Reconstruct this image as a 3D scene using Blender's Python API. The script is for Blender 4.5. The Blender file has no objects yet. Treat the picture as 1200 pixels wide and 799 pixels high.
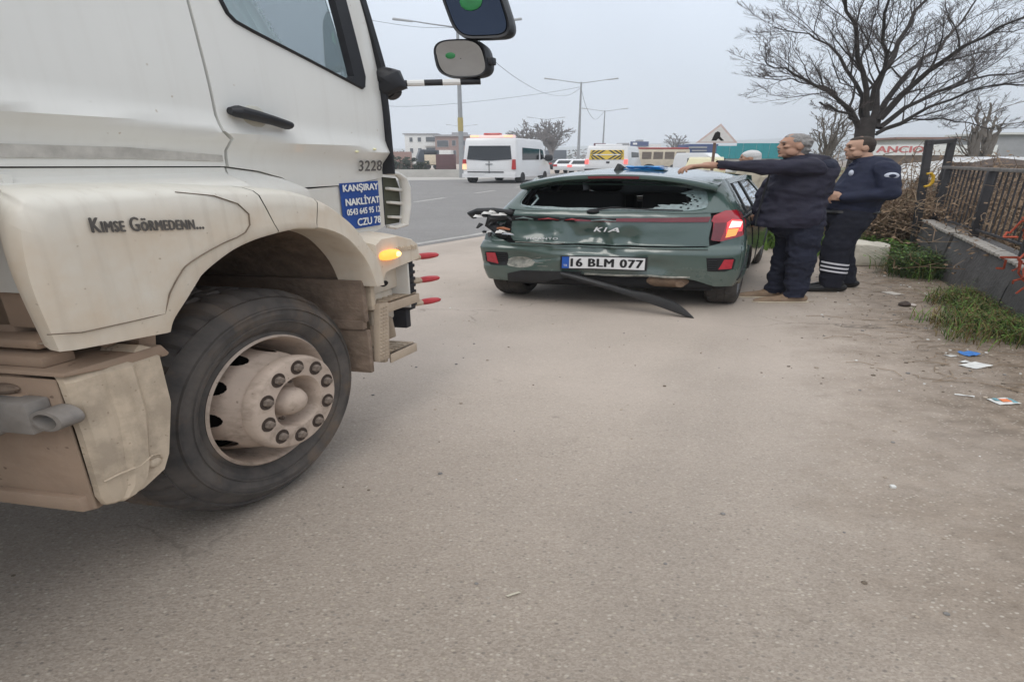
import bpy, bmesh, math, random
from mathutils import Vector, Matrix, noise
R = math.radians
scene = bpy.context.scene
COL = scene.collection
ST = 1.75            # the photograph is stretched sideways: the place is modelled with those wide proportions (world X)

# ---------------------------------------------------------------- camera, sky, sun, exposure
cam_d = bpy.data.cameras.new("camera"); cam = bpy.data.objects.new("camera", cam_d); COL.objects.link(cam)
cam_d.sensor_fit = 'HORIZONTAL'; cam_d.sensor_width = 36.0; cam_d.lens = 18.0
cam_d.clip_start = 0.05; cam_d.clip_end = 6000
EYE = 1.5; PITCH = math.atan(213.5/600)
cam.location = (0, 0, EYE); cam.rotation_euler = (math.pi/2-PITCH, 0, 0)
scene.camera = cam

world = bpy.data.worlds.new("World"); scene.world = world; world.use_nodes = True
nt = world.node_tree; nt.nodes.clear()
wout = nt.nodes.new('ShaderNodeOutputWorld'); bg = nt.nodes.new('ShaderNodeBackground')
sky = nt.nodes.new('ShaderNodeTexSky'); sky.sky_type = 'NISHITA'; sky.sun_disc = False
SUN_EL, SUN_AZ = R(52), R(200)
sky.sun_elevation = SUN_EL; sky.sun_rotation = SUN_AZ; sky.air_density = 1.5; sky.dust_density = 3.0
tc = nt.nodes.new('ShaderNodeTexCoord'); sep = nt.nodes.new('ShaderNodeSeparateXYZ')
ramp = nt.nodes.new('ShaderNodeValToRGB')
el = ramp.color_ramp.elements
el[0].position = 0.0; el[0].color = (.52, .575, .66, 1)
el[1].position = 1.0; el[1].color = (1.13, 1.14, 1.17, 1)
e = el.new(.07); e.color = (.59, .65, .74, 1)
e = el.new(.27); e.color = (.765, .835, .945, 1)
nz = nt.nodes.new('ShaderNodeTexNoise'); nz.inputs['Scale'].default_value = 2.2; nz.inputs['Detail'].default_value = 4
mr = nt.nodes.new('ShaderNodeMapRange'); mr.inputs[1].default_value = .3; mr.inputs[2].default_value = .7; mr.inputs[3].default_value = .93; mr.inputs[4].default_value = 1.06
mul = nt.nodes.new('ShaderNodeVectorMath'); mul.operation = 'SCALE'
ten = nt.nodes.new('ShaderNodeVectorMath'); ten.operation = 'SCALE'; ten.inputs['Scale'].default_value = 10.0
mix = nt.nodes.new('ShaderNodeMix'); mix.data_type = 'RGBA'; mix.inputs[0].default_value = .90; mix.clamp_result = False
L = nt.links.new
L(tc.outputs['Generated'], sep.inputs[0]); L(sep.outputs['Z'], ramp.inputs[0]); L(tc.outputs['Generated'], nz.inputs['Vector'])
L(nz.outputs['Fac'], mr.inputs[0]); L(ramp.outputs['Color'], mul.inputs[0]); L(mr.outputs[0], mul.inputs['Scale'])
L(mul.outputs[0], ten.inputs[0]); L(sky.outputs[0], mix.inputs[6]); L(ten.outputs[0], mix.inputs[7])
L(mix.outputs[2], bg.inputs['Color']); bg.inputs['Strength'].default_value = .1
L(bg.outputs[0], wout.inputs[0])

sun_d = bpy.data.lights.new("sun", 'SUN'); sun = bpy.data.objects.new("sun", sun_d); COL.objects.link(sun)
sun_d.energy = .8; sun_d.angle = R(30); sun_d.color = (1, .96, .9)
sun.rotation_euler = (math.pi/2-SUN_EL, 0, math.pi-SUN_AZ); sun.location = (0, 0, 60)
scene.view_settings.view_transform = 'Standard'; scene.view_settings.look = 'None'
scene.view_settings.exposure = 0.24; scene.view_settings.gamma = 1.0
scene.render.engine = 'CYCLES'
scene.cycles.max_bounces = 6; scene.cycles.diffuse_bounces = 3; scene.cycles.glossy_bounces = 3; scene.cycles.transparent_max_bounces = 12
scene.cycles.caustics_reflective = False; scene.cycles.caustics_refractive = False

# ---------------------------------------------------------------- kit
rnd = random.Random(7)
def lerp(a, b, t): return a+(b-a)*t
def sstep(a, b, x):
    t = min(1, max(0, (x-a)/(b-a))); return t*t*(3-2*t)
def nse(x, y, z=0.0): return noise.noise((x, y, z))

class Frame:
    """local x forward, y left, z up, set down at (x, y) heading phi clockwise from world +Y"""
    def __init__(s, x, y, phi=0.0, z=0.0):
        s.o = Vector((x, y, z)); s.f = Vector((math.sin(phi), math.cos(phi), 0)); s.l = Vector((-math.cos(phi), math.sin(phi), 0))
    def lin(s, v):
        w = s.f*v[0]+s.l*v[1]; return Vector((w.x*ST, w.y, v[2]))
    def base(s): return Vector((s.o.x*ST, s.o.y, s.o.z))
WORLD = Frame(0, 0, 0)
WORLD.f = Vector((1, 0, 0)); WORLD.l = Vector((0, 1, 0))
def plain(x, y, z=0.0):
    F = Frame(x, y, 0, z); F.f = Vector((1, 0, 0)); F.l = Vector((0, 1, 0)); return F

class MB:
    def __init__(s): s.v = []; s.f = []; s.m = []
    def add(s, vs, fs, m=0):
        b = len(s.v); s.v += [tuple(v) for v in vs]
        s.f += [tuple(i+b for i in f) for f in fs]; s.m += [m]*len(fs); return s
    def box(s, x0, x1, y0, y1, z0, z1, m=0):
        return s.add([(x0,y0,z0),(x1,y0,z0),(x1,y1,z0),(x0,y1,z0),(x0,y0,z1),(x1,y0,z1),(x1,y1,z1),(x0,y1,z1)],
                     [(0,3,2,1),(4,5,6,7),(0,1,5,4),(1,2,6,5),(2,3,7,6),(3,0,4,7)], m)
    def prism(s, pts, d0, d1, axis='y', m=0):
        n = len(pts)
        def p(a, b, d): return (a, d, b) if axis == 'y' else ((d, a, b) if axis == 'x' else (a, b, d))
        vs = [p(a, b, d0) for a, b in pts]+[p(a, b, d1) for a, b in pts]
        fs = [tuple(range(n)), tuple(range(2*n-1, n-1, -1))]+[(i, (i+1) % n, n+(i+1) % n, n+i) for i in range(n)]
        return s.add(vs, fs, m)
    def grid(s, rows, m=0, close_u=False, close_v=False):
        nu, nv = len(rows), len(rows[0]); vs = [p for r in rows for p in r]; fs = []
        for i in range(nu if close_u else nu-1):
            for j in range(nv if close_v else nv-1):
                a, b = i*nv+j, i*nv+(j+1) % nv; c, d = ((i+1) % nu)*nv+(j+1) % nv, ((i+1) % nu)*nv+j
                fs.append((a, b, c, d))
        return s.add(vs, fs, m)
    def tube(s, path, r, n=8, m=0, caps=True):
        path = [Vector(p) for p in path]; k = len(path); rr = r if isinstance(r, (list, tuple)) else [r]*k; rows = []
        prev = None
        for i, p in enumerate(path):
            d = (path[min(i+1, k-1)]-path[max(i-1, 0)])
            d = d.normalized() if d.length > 1e-9 else Vector((0, 0, 1))
            if prev is None: a = d.orthogonal().normalized()
            else:
                a = prev-d*prev.dot(d); a = a.normalized() if a.length > 1e-6 else d.orthogonal().normalized()
            prev = a; b = d.cross(a)
            rows.append([p+(a*math.cos(2*math.pi*j/n)+b*math.sin(2*math.pi*j/n))*rr[i] for j in range(n)])
        s.grid(rows, m, close_v=True)
        if caps:
            b = len(s.v)-k*n
            s.f += [tuple(b+j for j in range(n)), tuple(b+(k-1)*n+j for j in reversed(range(n)))]; s.m += [m, m]
        return s
    def lathe(s, prof, c, axis='y', n=48, m=0, skip=None, a0=0.0):
        """prof: (r, d) along axis"""
        rows = []
        for r, d in prof:
            row = []
            for j in range(n):
                a = a0+2*math.pi*j/n; u, w = r*math.cos(a), r*math.sin(a)
                row.append((c[0]+u, c[1]+d, c[2]+w) if axis == 'y' else ((c[0]+d, c[1]+u, c[2]+w) if axis == 'x' else (c[0]+u, c[1]+w, c[2]+d)))
            rows.append(row)
        if skip is None: return s.grid(rows, m, close_v=True)
        vs = [p for r in rows for p in r]; fs = []
        for i in range(len(rows)-1):
            for j in range(n):
                if not skip(i, j): fs.append((i*n+j, i*n+(j+1) % n, (i+1)*n+(j+1) % n, (i+1)*n+j))
        return s.add(vs, fs, m)
    def ball(s, c, r, n=12, k=8, m=0, e=1.0):
        rx, ry, rz = r if isinstance(r, (tuple, list)) else (r, r, r); rows = []
        pw = lambda t: math.copysign(abs(t)**e, t)
        for i in range(k+1):
            t = -math.pi/2+math.pi*i/k
            rows.append([(c[0]+rx*pw(math.cos(t))*pw(math.cos(2*math.pi*j/n)), c[1]+ry*pw(math.cos(t))*pw(math.sin(2*math.pi*j/n)), c[2]+rz*pw(math.sin(t))) for j in range(n)])
        return s.grid(rows, m, close_v=True)
    def sheet(s, outline, f, ucuts=(), vcuts=(), thick=.004, m=0):
        """polygon in (u, v), cut into strips, mapped by f(u, v, depth) and given thickness"""
        bm = bmesh.new(); bm.faces.new([bm.verts.new((u, v, 0)) for u, v in outline])
        for ax, cuts in ((0, ucuts), (1, vcuts)):
            for c in cuts:
                co = [0, 0, 0]; co[ax] = c; no = [0, 0, 0]; no[ax] = 1
                bmesh.ops.bisect_plane(bm, geom=bm.verts[:]+bm.edges[:]+bm.faces[:], plane_co=co, plane_no=no, dist=1e-5)
        big = [q for q in bm.faces if len(q.verts) > 4]
        if big: bmesh.ops.triangulate(bm, faces=big)
        bm.verts.ensure_lookup_table(); bm.verts.index_update()
        n = len(bm.verts); uv = [(v.co.x, v.co.y) for v in bm.verts]
        if thick is None:
            fs = [tuple(v.index for v in q.verts) for q in bm.faces]; bm.free(); return s.add([f(u, v, 0.0) for u, v in uv], fs, m)
        vs = [f(u, v, 0.0) for u, v in uv]+[f(u, v, thick) for u, v in uv]; fs = []
        for q in bm.faces:
            ids = [v.index for v in q.verts]; fs.append(tuple(ids)); fs.append(tuple(i+n for i in reversed(ids)))
        for ed in bm.edges:
            if len(ed.link_faces) == 1:
                a, b = ed.verts[0].index, ed.verts[1].index; fs.append((a, b, b+n, a+n))
        bm.free(); return s.add(vs, fs, m)

def make_mesh(mb, name, mats, frame, bevel=0.0, segs=2, sharp=32, flat=False, offset=(0, 0, 0)):
    me = bpy.data.meshes.new(name)
    off = Vector(offset)
    me.from_pydata([frame.lin(Vector(v)-off) for v in mb.v], [], mb.f)
    mats = mats if isinstance(mats, (list, tuple)) else [mats]
    for q in mats: me.materials.append(q)
    if len(mats) > 1: me.polygons.foreach_set('material_index', mb.m)
    bm = bmesh.new(); bm.from_mesh(me)
    bmesh.ops.remove_doubles(bm, verts=bm.verts[:], dist=1e-6)
    bmesh.ops.recalc_face_normals(bm, faces=bm.faces[:])
    if bevel:
        es = [ed for ed in bm.edges if len(ed.link_faces) == 2 and ed.calc_face_angle(0) > R(30)]
        bmesh.ops.bevel(bm, geom=es, offset=bevel, segments=segs, profile=.5, affect='EDGES', clamp_overlap=True)
    bm.to_mesh(me); bm.free()
    if not flat:
        me.polygons.foreach_set('use_smooth', [True]*len(me.polygons)); me.set_sharp_from_angle(angle=R(sharp))
    return me

def props(o, label=None, cat=None, group=None, kind=None):
    if label: o['label'] = label
    if cat: o['category'] = cat
    if group: o['group'] = group
    if kind: o['kind'] = kind
    return o
def solid(name, mb, mats, frame, parent=None, offset=(0, 0, 0), **kw):
    """one mesh object; parented parts share the thing's base as origin (plus offset)"""
    me = make_mesh(mb, name, mats, frame, offset=offset, **kw)
    o = bpy.data.objects.new(name, me); COL.objects.link(o)
    if parent is None: o.location = frame.base()+frame.lin(offset)
    else:
        o.parent = parent; o.location = frame.lin(Vector(offset)-Vector(parent.get('_off', (0, 0, 0))))
    o['_off'] = tuple(offset)
    return o
def thing(name, frame, label, cat, group=None):
    o = bpy.data.objects.new(name, None); COL.objects.link(o); o.empty_display_size = .2
    o.location = frame.base(); return props(o, label, cat, group)
def again(o, delta, parent=None):
    """a copy sharing the mesh, moved by a world vector"""
    c = o.copy(); COL.objects.link(c)
    if parent is not None: c.parent = parent
    c.location = o.location+Vector(delta); return c
def copy_tree(o, loc, label=None):
    c = o.copy(); COL.objects.link(c); c.location = loc
    if label: c['label'] = label
    for ch in list(o.children):
        k = ch.copy(); COL.objects.link(k); k.parent = c
        for g in list(ch.children):
            q = g.copy(); COL.objects.link(q); q.parent = k
    return c
def text_obj(name, body, f, w, h, mt, frame, parent, bold=0.0, spacing=1.0, shear=0.0, depth=.0012, caps=False):
    """flat lettering: glyphs fitted to a w x h field and mapped by f(u, v, depth)"""
    cu = bpy.data.curves.new(name+'_curve', 'FONT'); cu.body = body; cu.align_x = 'LEFT'; cu.space_character = spacing
    cu.shear = shear; cu.resolution_u = 3
    if caps:
        cu.small_caps_scale = .74
        for q in cu.body_format: q.use_small_caps = True
    to = bpy.data.objects.new(name+'_curve', cu); me0 = bpy.data.meshes.new_from_object(to)
    xs = [v.co.x for v in me0.vertices]; ys = [v.co.y for v in me0.vertices]
    x0, x1, y0, y1 = min(xs), max(xs), min(ys), max(ys)
    uv = [((v.co.x-x0)/(x1-x0)*w, (v.co.y-y0)/(y1-y0)*h) for v in me0.vertices]
    polys = [tuple(p.vertices) for p in me0.polygons]; mb = MB(); bb = bold*h
    for q, (du, dv) in enumerate(((0, 0), (bb, 0), (-bb, 0), (0, bb*.5), (0, -bb*.5)) if bold else ((0, 0),)):   # heavier strokes: the glyphs laid again a hair aside
        mb.add([f(u+du, v+dv, -depth-.00012*q) for u, v in uv], polys)
    bpy.data.objects.remove(to); bpy.data.curves.remove(cu); bpy.data.meshes.remove(me0)
    return solid(name, mb, mt, frame, parent, flat=True)

def spline(pts, n):
    """Catmull-Rom through tuples, n samples"""
    k = len(pts); out = []
    for i in range(n):
        t = i/(n-1)*(k-1); j = min(int(t), k-2); u = t-j
        p0, p1, p2, p3 = pts[max(j-1, 0)], pts[j], pts[j+1], pts[min(j+2, k-1)]
        out.append(tuple(.5*(2*b+(c-a)*u+(2*a-5*b+4*c-d)*u*u+(3*b-a-3*c+d)*u**3) for a, b, c, d in zip(p0, p1, p2, p3)))
    return out
def plin(tab, x):
    if x <= tab[0][0]: return tab[0][1]
    for (a, va), (b, vb) in zip(tab, tab[1:]):
        if x <= b: return lerp(va, vb, (x-a)/(b-a))
    return tab[-1][1]
def frange(a, b, n): return [lerp(a, b, i/(n-1)) for i in range(n)]

# ---------------------------------------------------------------- materials
def mat(name, col, rough=.6, var=.12, scale=8, spec=.4, metal=0.0, dirt=None, bump=None, coat=0.0, emit=None, alpha=None, col2=None, trans=0.0, dthr=(.32, .62, .35, 1), splat=None, streak=0.0):
    """dirt = (colour, cover 0..1, noise scale, z low, z high): dust lying thicker low down; bump = (scale, strength, distance)"""
    m = bpy.data.materials.new(name); m.use_nodes = True; t = m.node_tree; b = t.nodes['Principled BSDF']; N = t.nodes.new; Lk = t.links.new
    b.inputs['Roughness'].default_value = rough; b.inputs['Metallic'].default_value = metal; b.inputs['Specular IOR Level'].default_value = spec
    b.inputs['Coat Weight'].default_value = coat; b.inputs['Coat Roughness'].default_value = .08
    tcn = N('ShaderNodeTexCoord'); mp = N('ShaderNodeMapping'); mp.inputs['Scale'].default_value = (1/ST, 1, 1); Lk(tcn.outputs['Object'], mp.inputs[0])
    n1 = N('ShaderNodeTexNoise'); n1.inputs['Scale'].default_value = scale; n1.inputs['Detail'].default_value = 6; n1.inputs['Roughness'].default_value = .6; Lk(mp.outputs[0], n1.inputs['Vector'])
    rp = N('ShaderNodeMapRange'); rp.inputs[1].default_value = .3; rp.inputs[2].default_value = .7; Lk(n1.outputs['Fac'], rp.inputs[0])
    mx = N('ShaderNodeMix'); mx.data_type = 'RGBA'; c = Vector(col)
    c2 = Vector(col2) if col2 else c*(1+var)
    c1 = c if col2 else c*(1-var)
    mx.inputs[6].default_value = (*c1, 1); mx.inputs[7].default_value = (*c2, 1); Lk(rp.outputs[0], mx.inputs[0]); cur = mx.outputs[2]
    if dirt:
        dc, cover, ds, z0, z1 = dirt
        n2 = N('ShaderNodeTexNoise'); n2.inputs['Scale'].default_value = ds; n2.inputs['Detail'].default_value = 8; n2.inputs['Roughness'].default_value = .65; Lk(mp.outputs[0], n2.inputs['Vector'])
        sp = N('ShaderNodeSeparateXYZ'); Lk(tcn.outputs['Object'], sp.inputs[0])
        zr = N('ShaderNodeMapRange'); zr.inputs[1].default_value = z0; zr.inputs[2].default_value = z1; zr.inputs[3].default_value = 1; zr.inputs[4].default_value = 0; Lk(sp.outputs['Z'], zr.inputs[0])
        nm = N('ShaderNodeMapRange'); nm.inputs[1].default_value, nm.inputs[2].default_value, nm.inputs[3].default_value, nm.inputs[4].default_value = dthr; Lk(n2.outputs['Fac'], nm.inputs[0])
        ml = N('ShaderNodeMath'); ml.operation = 'MULTIPLY'; Lk(zr.outputs[0], ml.inputs[0]); Lk(nm.outputs[0], ml.inputs[1])
        m3 = N('ShaderNodeMath'); m3.operation = 'MULTIPLY'; m3.inputs[1].default_value = cover; Lk(ml.outputs[0], m3.inputs[0])
        mx2 = N('ShaderNodeMix'); mx2.data_type = 'RGBA'; mx2.inputs[7].default_value = (*dc, 1); Lk(m3.outputs[0], mx2.inputs[0]); Lk(cur, mx2.inputs[6]); cur = mx2.outputs[2]
        rr = N('ShaderNodeMapRange'); rr.inputs[3].default_value = rough; rr.inputs[4].default_value = .92; Lk(m3.outputs[0], rr.inputs[0]); Lk(rr.outputs[0], b.inputs['Roughness'])
        if coat:
            cr = N('ShaderNodeMapRange'); cr.inputs[3].default_value = coat; cr.inputs[4].default_value = 0; Lk(m3.outputs[0], cr.inputs[0]); Lk(cr.outputs[0], b.inputs['Coat Weight'])
    if streak:   # runs left by rain
        ms = N('ShaderNodeMapping'); ms.inputs['Scale'].default_value = (34/ST, 34, 1.6); Lk(tcn.outputs['Object'], ms.inputs[0])
        n4 = N('ShaderNodeTexNoise'); n4.inputs['Scale'].default_value = 1; n4.inputs['Detail'].default_value = 4; Lk(ms.outputs[0], n4.inputs['Vector'])
        r4 = N('ShaderNodeMapRange'); r4.inputs[1].default_value = .52; r4.inputs[2].default_value = .72; r4.inputs[4].default_value = streak; Lk(n4.outputs['Fac'], r4.inputs[0])
        m4 = N('ShaderNodeMix'); m4.data_type = 'RGBA'; m4.inputs[7].default_value = (.36, .285, .205, 1); Lk(r4.outputs[0], m4.inputs[0]); Lk(cur, m4.inputs[6]); cur = m4.outputs[2]
    if splat:    # thrown mud: (colour, share of cells, cells per metre)
        vo_ = N('ShaderNodeTexVoronoi'); vo_.inputs['Scale'].default_value = splat[2]; Lk(mp.outputs[0], vo_.inputs['Vector']); sc_ = N('ShaderNodeSeparateColor'); Lk(vo_.outputs['Color'], sc_.inputs[0])
        d1 = N('ShaderNodeMapRange'); d1.inputs[1].default_value = .12; d1.inputs[2].default_value = .26; d1.inputs[3].default_value = 1; d1.inputs[4].default_value = 0; n5 = N('ShaderNodeTexNoise'); n5.inputs['Scale'].default_value = splat[2]*1.6; n5.inputs['Detail'].default_value = 4; Lk(mp.outputs[0], n5.inputs['Vector']); a5 = N('ShaderNodeMath'); a5.operation = 'MULTIPLY_ADD'; a5.inputs[1].default_value = .9; Lk(n5.outputs['Fac'], a5.inputs[0]); Lk(vo_.outputs['Distance'], a5.inputs[2]); s5 = N('ShaderNodeMath'); s5.operation = 'SUBTRACT'; s5.inputs[1].default_value = .42; Lk(a5.outputs[0], s5.inputs[0]); Lk(s5.outputs[0], d1.inputs[0])
        d2 = N('ShaderNodeMath'); d2.operation = 'GREATER_THAN'; d2.inputs[1].default_value = 1-splat[1]; Lk(sc_.outputs[0], d2.inputs[0])
        d3 = N('ShaderNodeMath'); d3.operation = 'MULTIPLY'; Lk(d1.outputs[0], d3.inputs[0]); Lk(d2.outputs[0], d3.inputs[1])
        d4 = N('ShaderNodeMath'); d4.operation = 'MULTIPLY'; d4.inputs[1].default_value = .75; Lk(d3.outputs[0], d4.inputs[0])
        m5 = N('ShaderNodeMix'); m5.data_type = 'RGBA'; m5.inputs[7].default_value = (*splat[0], 1); Lk(d4.outputs[0], m5.inputs[0]); Lk(cur, m5.inputs[6]); cur = m5.outputs[2]
    Lk(cur, b.inputs['Base Color'])
    if bump:
        nb = N('ShaderNodeTexNoise'); nb.inputs['Scale'].default_value = bump[0]; nb.inputs['Detail'].default_value = 5; Lk(mp.outputs[0], nb.inputs['Vector'])
        bn = N('ShaderNodeBump'); bn.inputs['Strength'].default_value = bump[1]; bn.inputs['Distance'].default_value = bump[2]; Lk(nb.outputs['Fac'], bn.inputs['Height']); Lk(bn.outputs[0], b.inputs['Normal'])
    if emit: b.inputs['Emission Color'].default_value = (*emit[0], 1); b.inputs['Emission Strength'].default_value = emit[1]
    if trans: b.inputs['Transmission Weight'].default_value = trans
    if alpha is not None: b.inputs['Alpha'].default_value = alpha
    return m
def glass_mat(name, tint, seethrough, rough=.03):
    m = bpy.data.materials.new(name); m.use_nodes = True; t = m.node_tree; t.nodes.clear(); N = t.nodes.new; Lk = t.links.new
    o = N('ShaderNodeOutputMaterial'); tr = N('ShaderNodeBsdfTransparent'); tr.inputs[0].default_value = (*tint, 1)
    gl = N('ShaderNodeBsdfGlossy'); gl.inputs['Roughness'].default_value = rough; gl.inputs[0].default_value = (.9, .95, 1, 1)
    fr = N('ShaderNodeFresnel'); fr.inputs[0].default_value = 1.5
    mr_ = N('ShaderNodeMapRange'); mr_.inputs[1].default_value = 0; mr_.inputs[2].default_value = .6; mr_.inputs[3].default_value = 1-seethrough; mr_.inputs[4].default_value = 1
    mx = N('ShaderNodeMixShader'); Lk(fr.outputs[0], mr_.inputs[0]); Lk(mr_.outputs[0], mx.inputs[0]); Lk(tr.outputs[0], mx.inputs[1]); Lk(gl.outputs[0], mx.inputs[2]); Lk(mx.outputs[0], o.inputs[0])
    return m
# ---------------------------------------------------------------- ground and road
WALL_A, WALL_B = (3.58, 7.99), (2.70, 4.49)       # foot of the concrete wall, far end and where it leaves the frame
def ground_mat(name, base, dusty):
    m = bpy.data.materials.new(name); m.use_nodes = True; t = m.node_tree; b = t.nodes['Principled BSDF']; N = t.nodes.new; Lk = t.links.new
    b.inputs['Specular IOR Level'].default_value = .3
    tcn = N('ShaderNodeTexCoord'); mp = N('ShaderNodeMapping'); mp.inputs['Scale'].default_value = (1/ST, 1, 1); Lk(tcn.outputs['Object'], mp.inputs[0])
    def nz(sc, det=4, ro=.6):
        n = N('ShaderNodeTexNoise'); n.inputs['Scale'].default_value = sc; n.inputs['Detail'].default_value = det; n.inputs['Roughness'].default_value = ro; Lk(mp.outputs[0], n.inputs['Vector']); return n.outputs['Fac']
    def mrange(x, a, c, lo=0, hi=1):
        q = N('ShaderNodeMapRange'); q.inputs[1].default_value = a; q.inputs[2].default_value = c; q.inputs[3].default_value = lo; q.inputs[4].default_value = hi; Lk(x, q.inputs[0]); return q.outputs[0]
    def mixc(f, a, c, mode='MIX'):
        q = N('ShaderNodeMix'); q.data_type = 'RGBA'; q.blend_type = mode
        if isinstance(f, float): q.inputs[0].default_value = f
        else: Lk(f, q.inputs[0])
        for k, v in ((6, a), (7, c)):
            if isinstance(v, tuple): q.inputs[k].default_value = (*v, 1)
            else: Lk(v, q.inputs[k])
        return q.outputs[2]
    def mth(op, a, c):
        q = N('ShaderNodeMath'); q.operation = op
        for k, v in ((0, a), (1, c)):
            if isinstance(v, (int, float)): q.inputs[k].default_value = v
            else: Lk(v, q.inputs[k])
        return q.outputs[0]
    B = Vector(base)
    c = mixc(mrange(nz(.55, 5), .32, .68), tuple(B*.90), tuple(B*1.09))
    c = mixc(mrange(nz(3.1, 6, .7), .35, .65), c, mixc(.5, c, tuple(B*.8)))
    # aggregate: pale and dark chips in the worn binder
    vo = N('ShaderNodeTexVoronoi'); vo.inputs['Scale'].default_value = 82; Lk(mp.outputs[0], vo.inputs['Vector'])
    sepc = N('ShaderNodeSeparateColor'); Lk(vo.outputs['Color'], sepc.inputs[0])
    chip = mth('MULTIPLY', mrange(vo.outputs['Distance'], .22, .42, 1, 0), mrange(sepc.outputs[0], .72, .80))
    chipd = mth('MULTIPLY', mrange(vo.outputs['Distance'], .25, .45, 1, 0), mrange(sepc.outputs[1], .80, .88))
    vo2 = N('ShaderNodeTexVoronoi'); vo2.inputs['Scale'].default_value = 210; Lk(mp.outputs[0], vo2.inputs['Vector'])
    sep2 = N('ShaderNodeSeparateColor'); Lk(vo2.outputs['Color'], sep2.inputs[0])
    c = mixc(mrange(sep2.outputs[0], 0, 1, 0, .75), mixc(.22, c, (.05, .045, .04)), mixc(.28, c, (.62, .57, .50)))
    c = mixc(mth('MULTIPLY', chip, .5), c, mixc(sepc.outputs[2], (.60, .55, .47), (.50, .44, .34)))
    c = mixc(mth('MULTIPLY', chipd, .42), c, (.085, .08, .075))
    # sparse dark specks and oil spots
    vo3 = N('ShaderNodeTexVoronoi'); vo3.inputs['Scale'].default_value = 5.5; Lk(mp.outputs[0], vo3.inputs['Vector'])
    sep3 = N('ShaderNodeSeparateColor'); Lk(vo3.outputs['Color'], sep3.inputs[0])
    spot = mth('MULTIPLY', mrange(mth('ADD', vo3.outputs['Distance'], mrange(nz(30), 0, 1, -.05, .05)), .03, .11, 1, 0), mrange(sep3.outputs[0], .74, .78))
    c = mixc(mth('MULTIPLY', spot, .55), c, (.07, .062, .055))
    if dusty:
        sx = N('ShaderNodeSeparateXYZ'); Lk(mp.outputs[0], sx.inputs[0])
        ux, uy = WALL_B[0]-WALL_A[0], WALL_B[1]-WALL_A[1]; ln = math.hypot(ux, uy); nx, ny = -uy/ln, ux/ln   # towards +x of the wall
        dd = mth('ADD', mth('ADD', mth('MULTIPLY', sx.outputs[0], nx), mth('MULTIPLY', sx.outputs[1], ny)), -(nx*WALL_A[0]+ny*WALL_A[1]))
        w = mth('ADD', dd, mth('MULTIPLY', mth('SUBTRACT', nz(1.6, 7, .68), .5), 1.5))
        # shade by the truck and lens vignetting painted in: colour pales with distance
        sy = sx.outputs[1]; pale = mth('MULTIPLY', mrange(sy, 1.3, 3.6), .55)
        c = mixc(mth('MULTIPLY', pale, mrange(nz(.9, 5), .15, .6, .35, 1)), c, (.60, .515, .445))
        soil = mrange(w, -1.25, -.45)
        sc_ = mixc(mrange(nz(9, 7, .7), .35, .65), (.125, .092, .062), (.29, .23, .175))
        sc_ = mixc(mth('MULTIPLY', chip, .7), sc_, (.5, .46, .4))
        c = mixc(mth('MULTIPLY', soil, .92), c, sc_)
        # trails of blown soil
        tr = mrange(nz(2.3, 8, .72), .60, .72); near = mrange(dd, -2.2, -.7)
        c = mixc(mth('MULTIPLY', mth('MULTIPLY', tr, near), .75), c, (.17, .135, .10))
    if dusty:
        # tracks worn along the way of travel, faint wheel-blackened bands and a few thin cracks
        ang = R(16); al = mth('SUBTRACT', mth('MULTIPLY', sx.outputs[0], math.cos(ang)), mth('MULTIPLY', sy, math.sin(ang)))
        wv = N('ShaderNodeTexNoise'); wv.noise_dimensions = '1D'; wv.inputs['Scale'].default_value = 1.3; wv.inputs['Detail'].default_value = 3; Lk(mth('ADD', al, mth('MULTIPLY', nz(.4, 3), .7)), wv.inputs['W'])
        c = mixc(mth('MULTIPLY', mrange(wv.outputs['Fac'], .52, .68), .15), c, (.17, .15, .13))
        vc = N('ShaderNodeTexVoronoi'); vc.feature = 'DISTANCE_TO_EDGE'; vc.inputs['Scale'].default_value = .55
        wp = N('ShaderNodeTexNoise'); wp.inputs['Scale'].default_value = 2.5; wp.inputs['Detail'].default_value = 6; Lk(mp.outputs[0], wp.inputs['Vector'])
        av = N('ShaderNodeVectorMath'); av.operation = 'MULTIPLY_ADD'; av.inputs[1].default_value = (.7, .7, .7); Lk(wp.outputs['Color'], av.inputs[0]); Lk(mp.outputs[0], av.inputs[2]); Lk(av.outputs[0], vc.inputs['Vector'])
        crk = mth('MULTIPLY', mrange(vc.outputs['Distance'], .002, .007, 1, 0), mrange(nz(.7, 3), .50, .60))
        c = mixc(mth('MULTIPLY', crk, .6), c, (.10, .085, .07))
        c = mixc(mth('MULTIPLY', mrange(nz(1.7, 7, .72), .58, .74), .35), c, (.50, .44, .37))
    Lk(c, b.inputs['Base Color'])
    Lk(mrange(nz(3), .3, .7, .72, .9), b.inputs['Roughness'])
    h = mth('ADD', mth('MULTIPLY', nz(140, 3), .5), mth('MULTIPLY', vo.outputs['Distance'], -.6))
    bn = N('ShaderNodeBump'); bn.inputs['Strength'].default_value = .55; bn.inputs['Distance'].default_value = .006; Lk(h, bn.inputs['Height']); Lk(bn.outputs[0], b.inputs['Normal'])
    return m
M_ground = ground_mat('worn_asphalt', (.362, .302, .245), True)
M_road = ground_mat('road_asphalt', (.22, .215, .213), False)
M_paint = mat('road_paint', (.40, .385, .36), .85, .25, 9)
mb = MB(); xs = [-3000, -200, -30, -8, 0, 8, 30, 200, 3000]; ys = [-40, -8, 0, 6, 14, 40, 120, 600, 5000]
mb.grid([[(x, y, 0) for y in ys] for x in xs])
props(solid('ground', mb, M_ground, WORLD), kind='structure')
mb = MB(); near = [(-5.2, 0), (-3.0, 5.0), (-.97, 9.3), (-.35, 10.6), (2.2, 18), (14, 60), (70, 260)]
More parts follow.
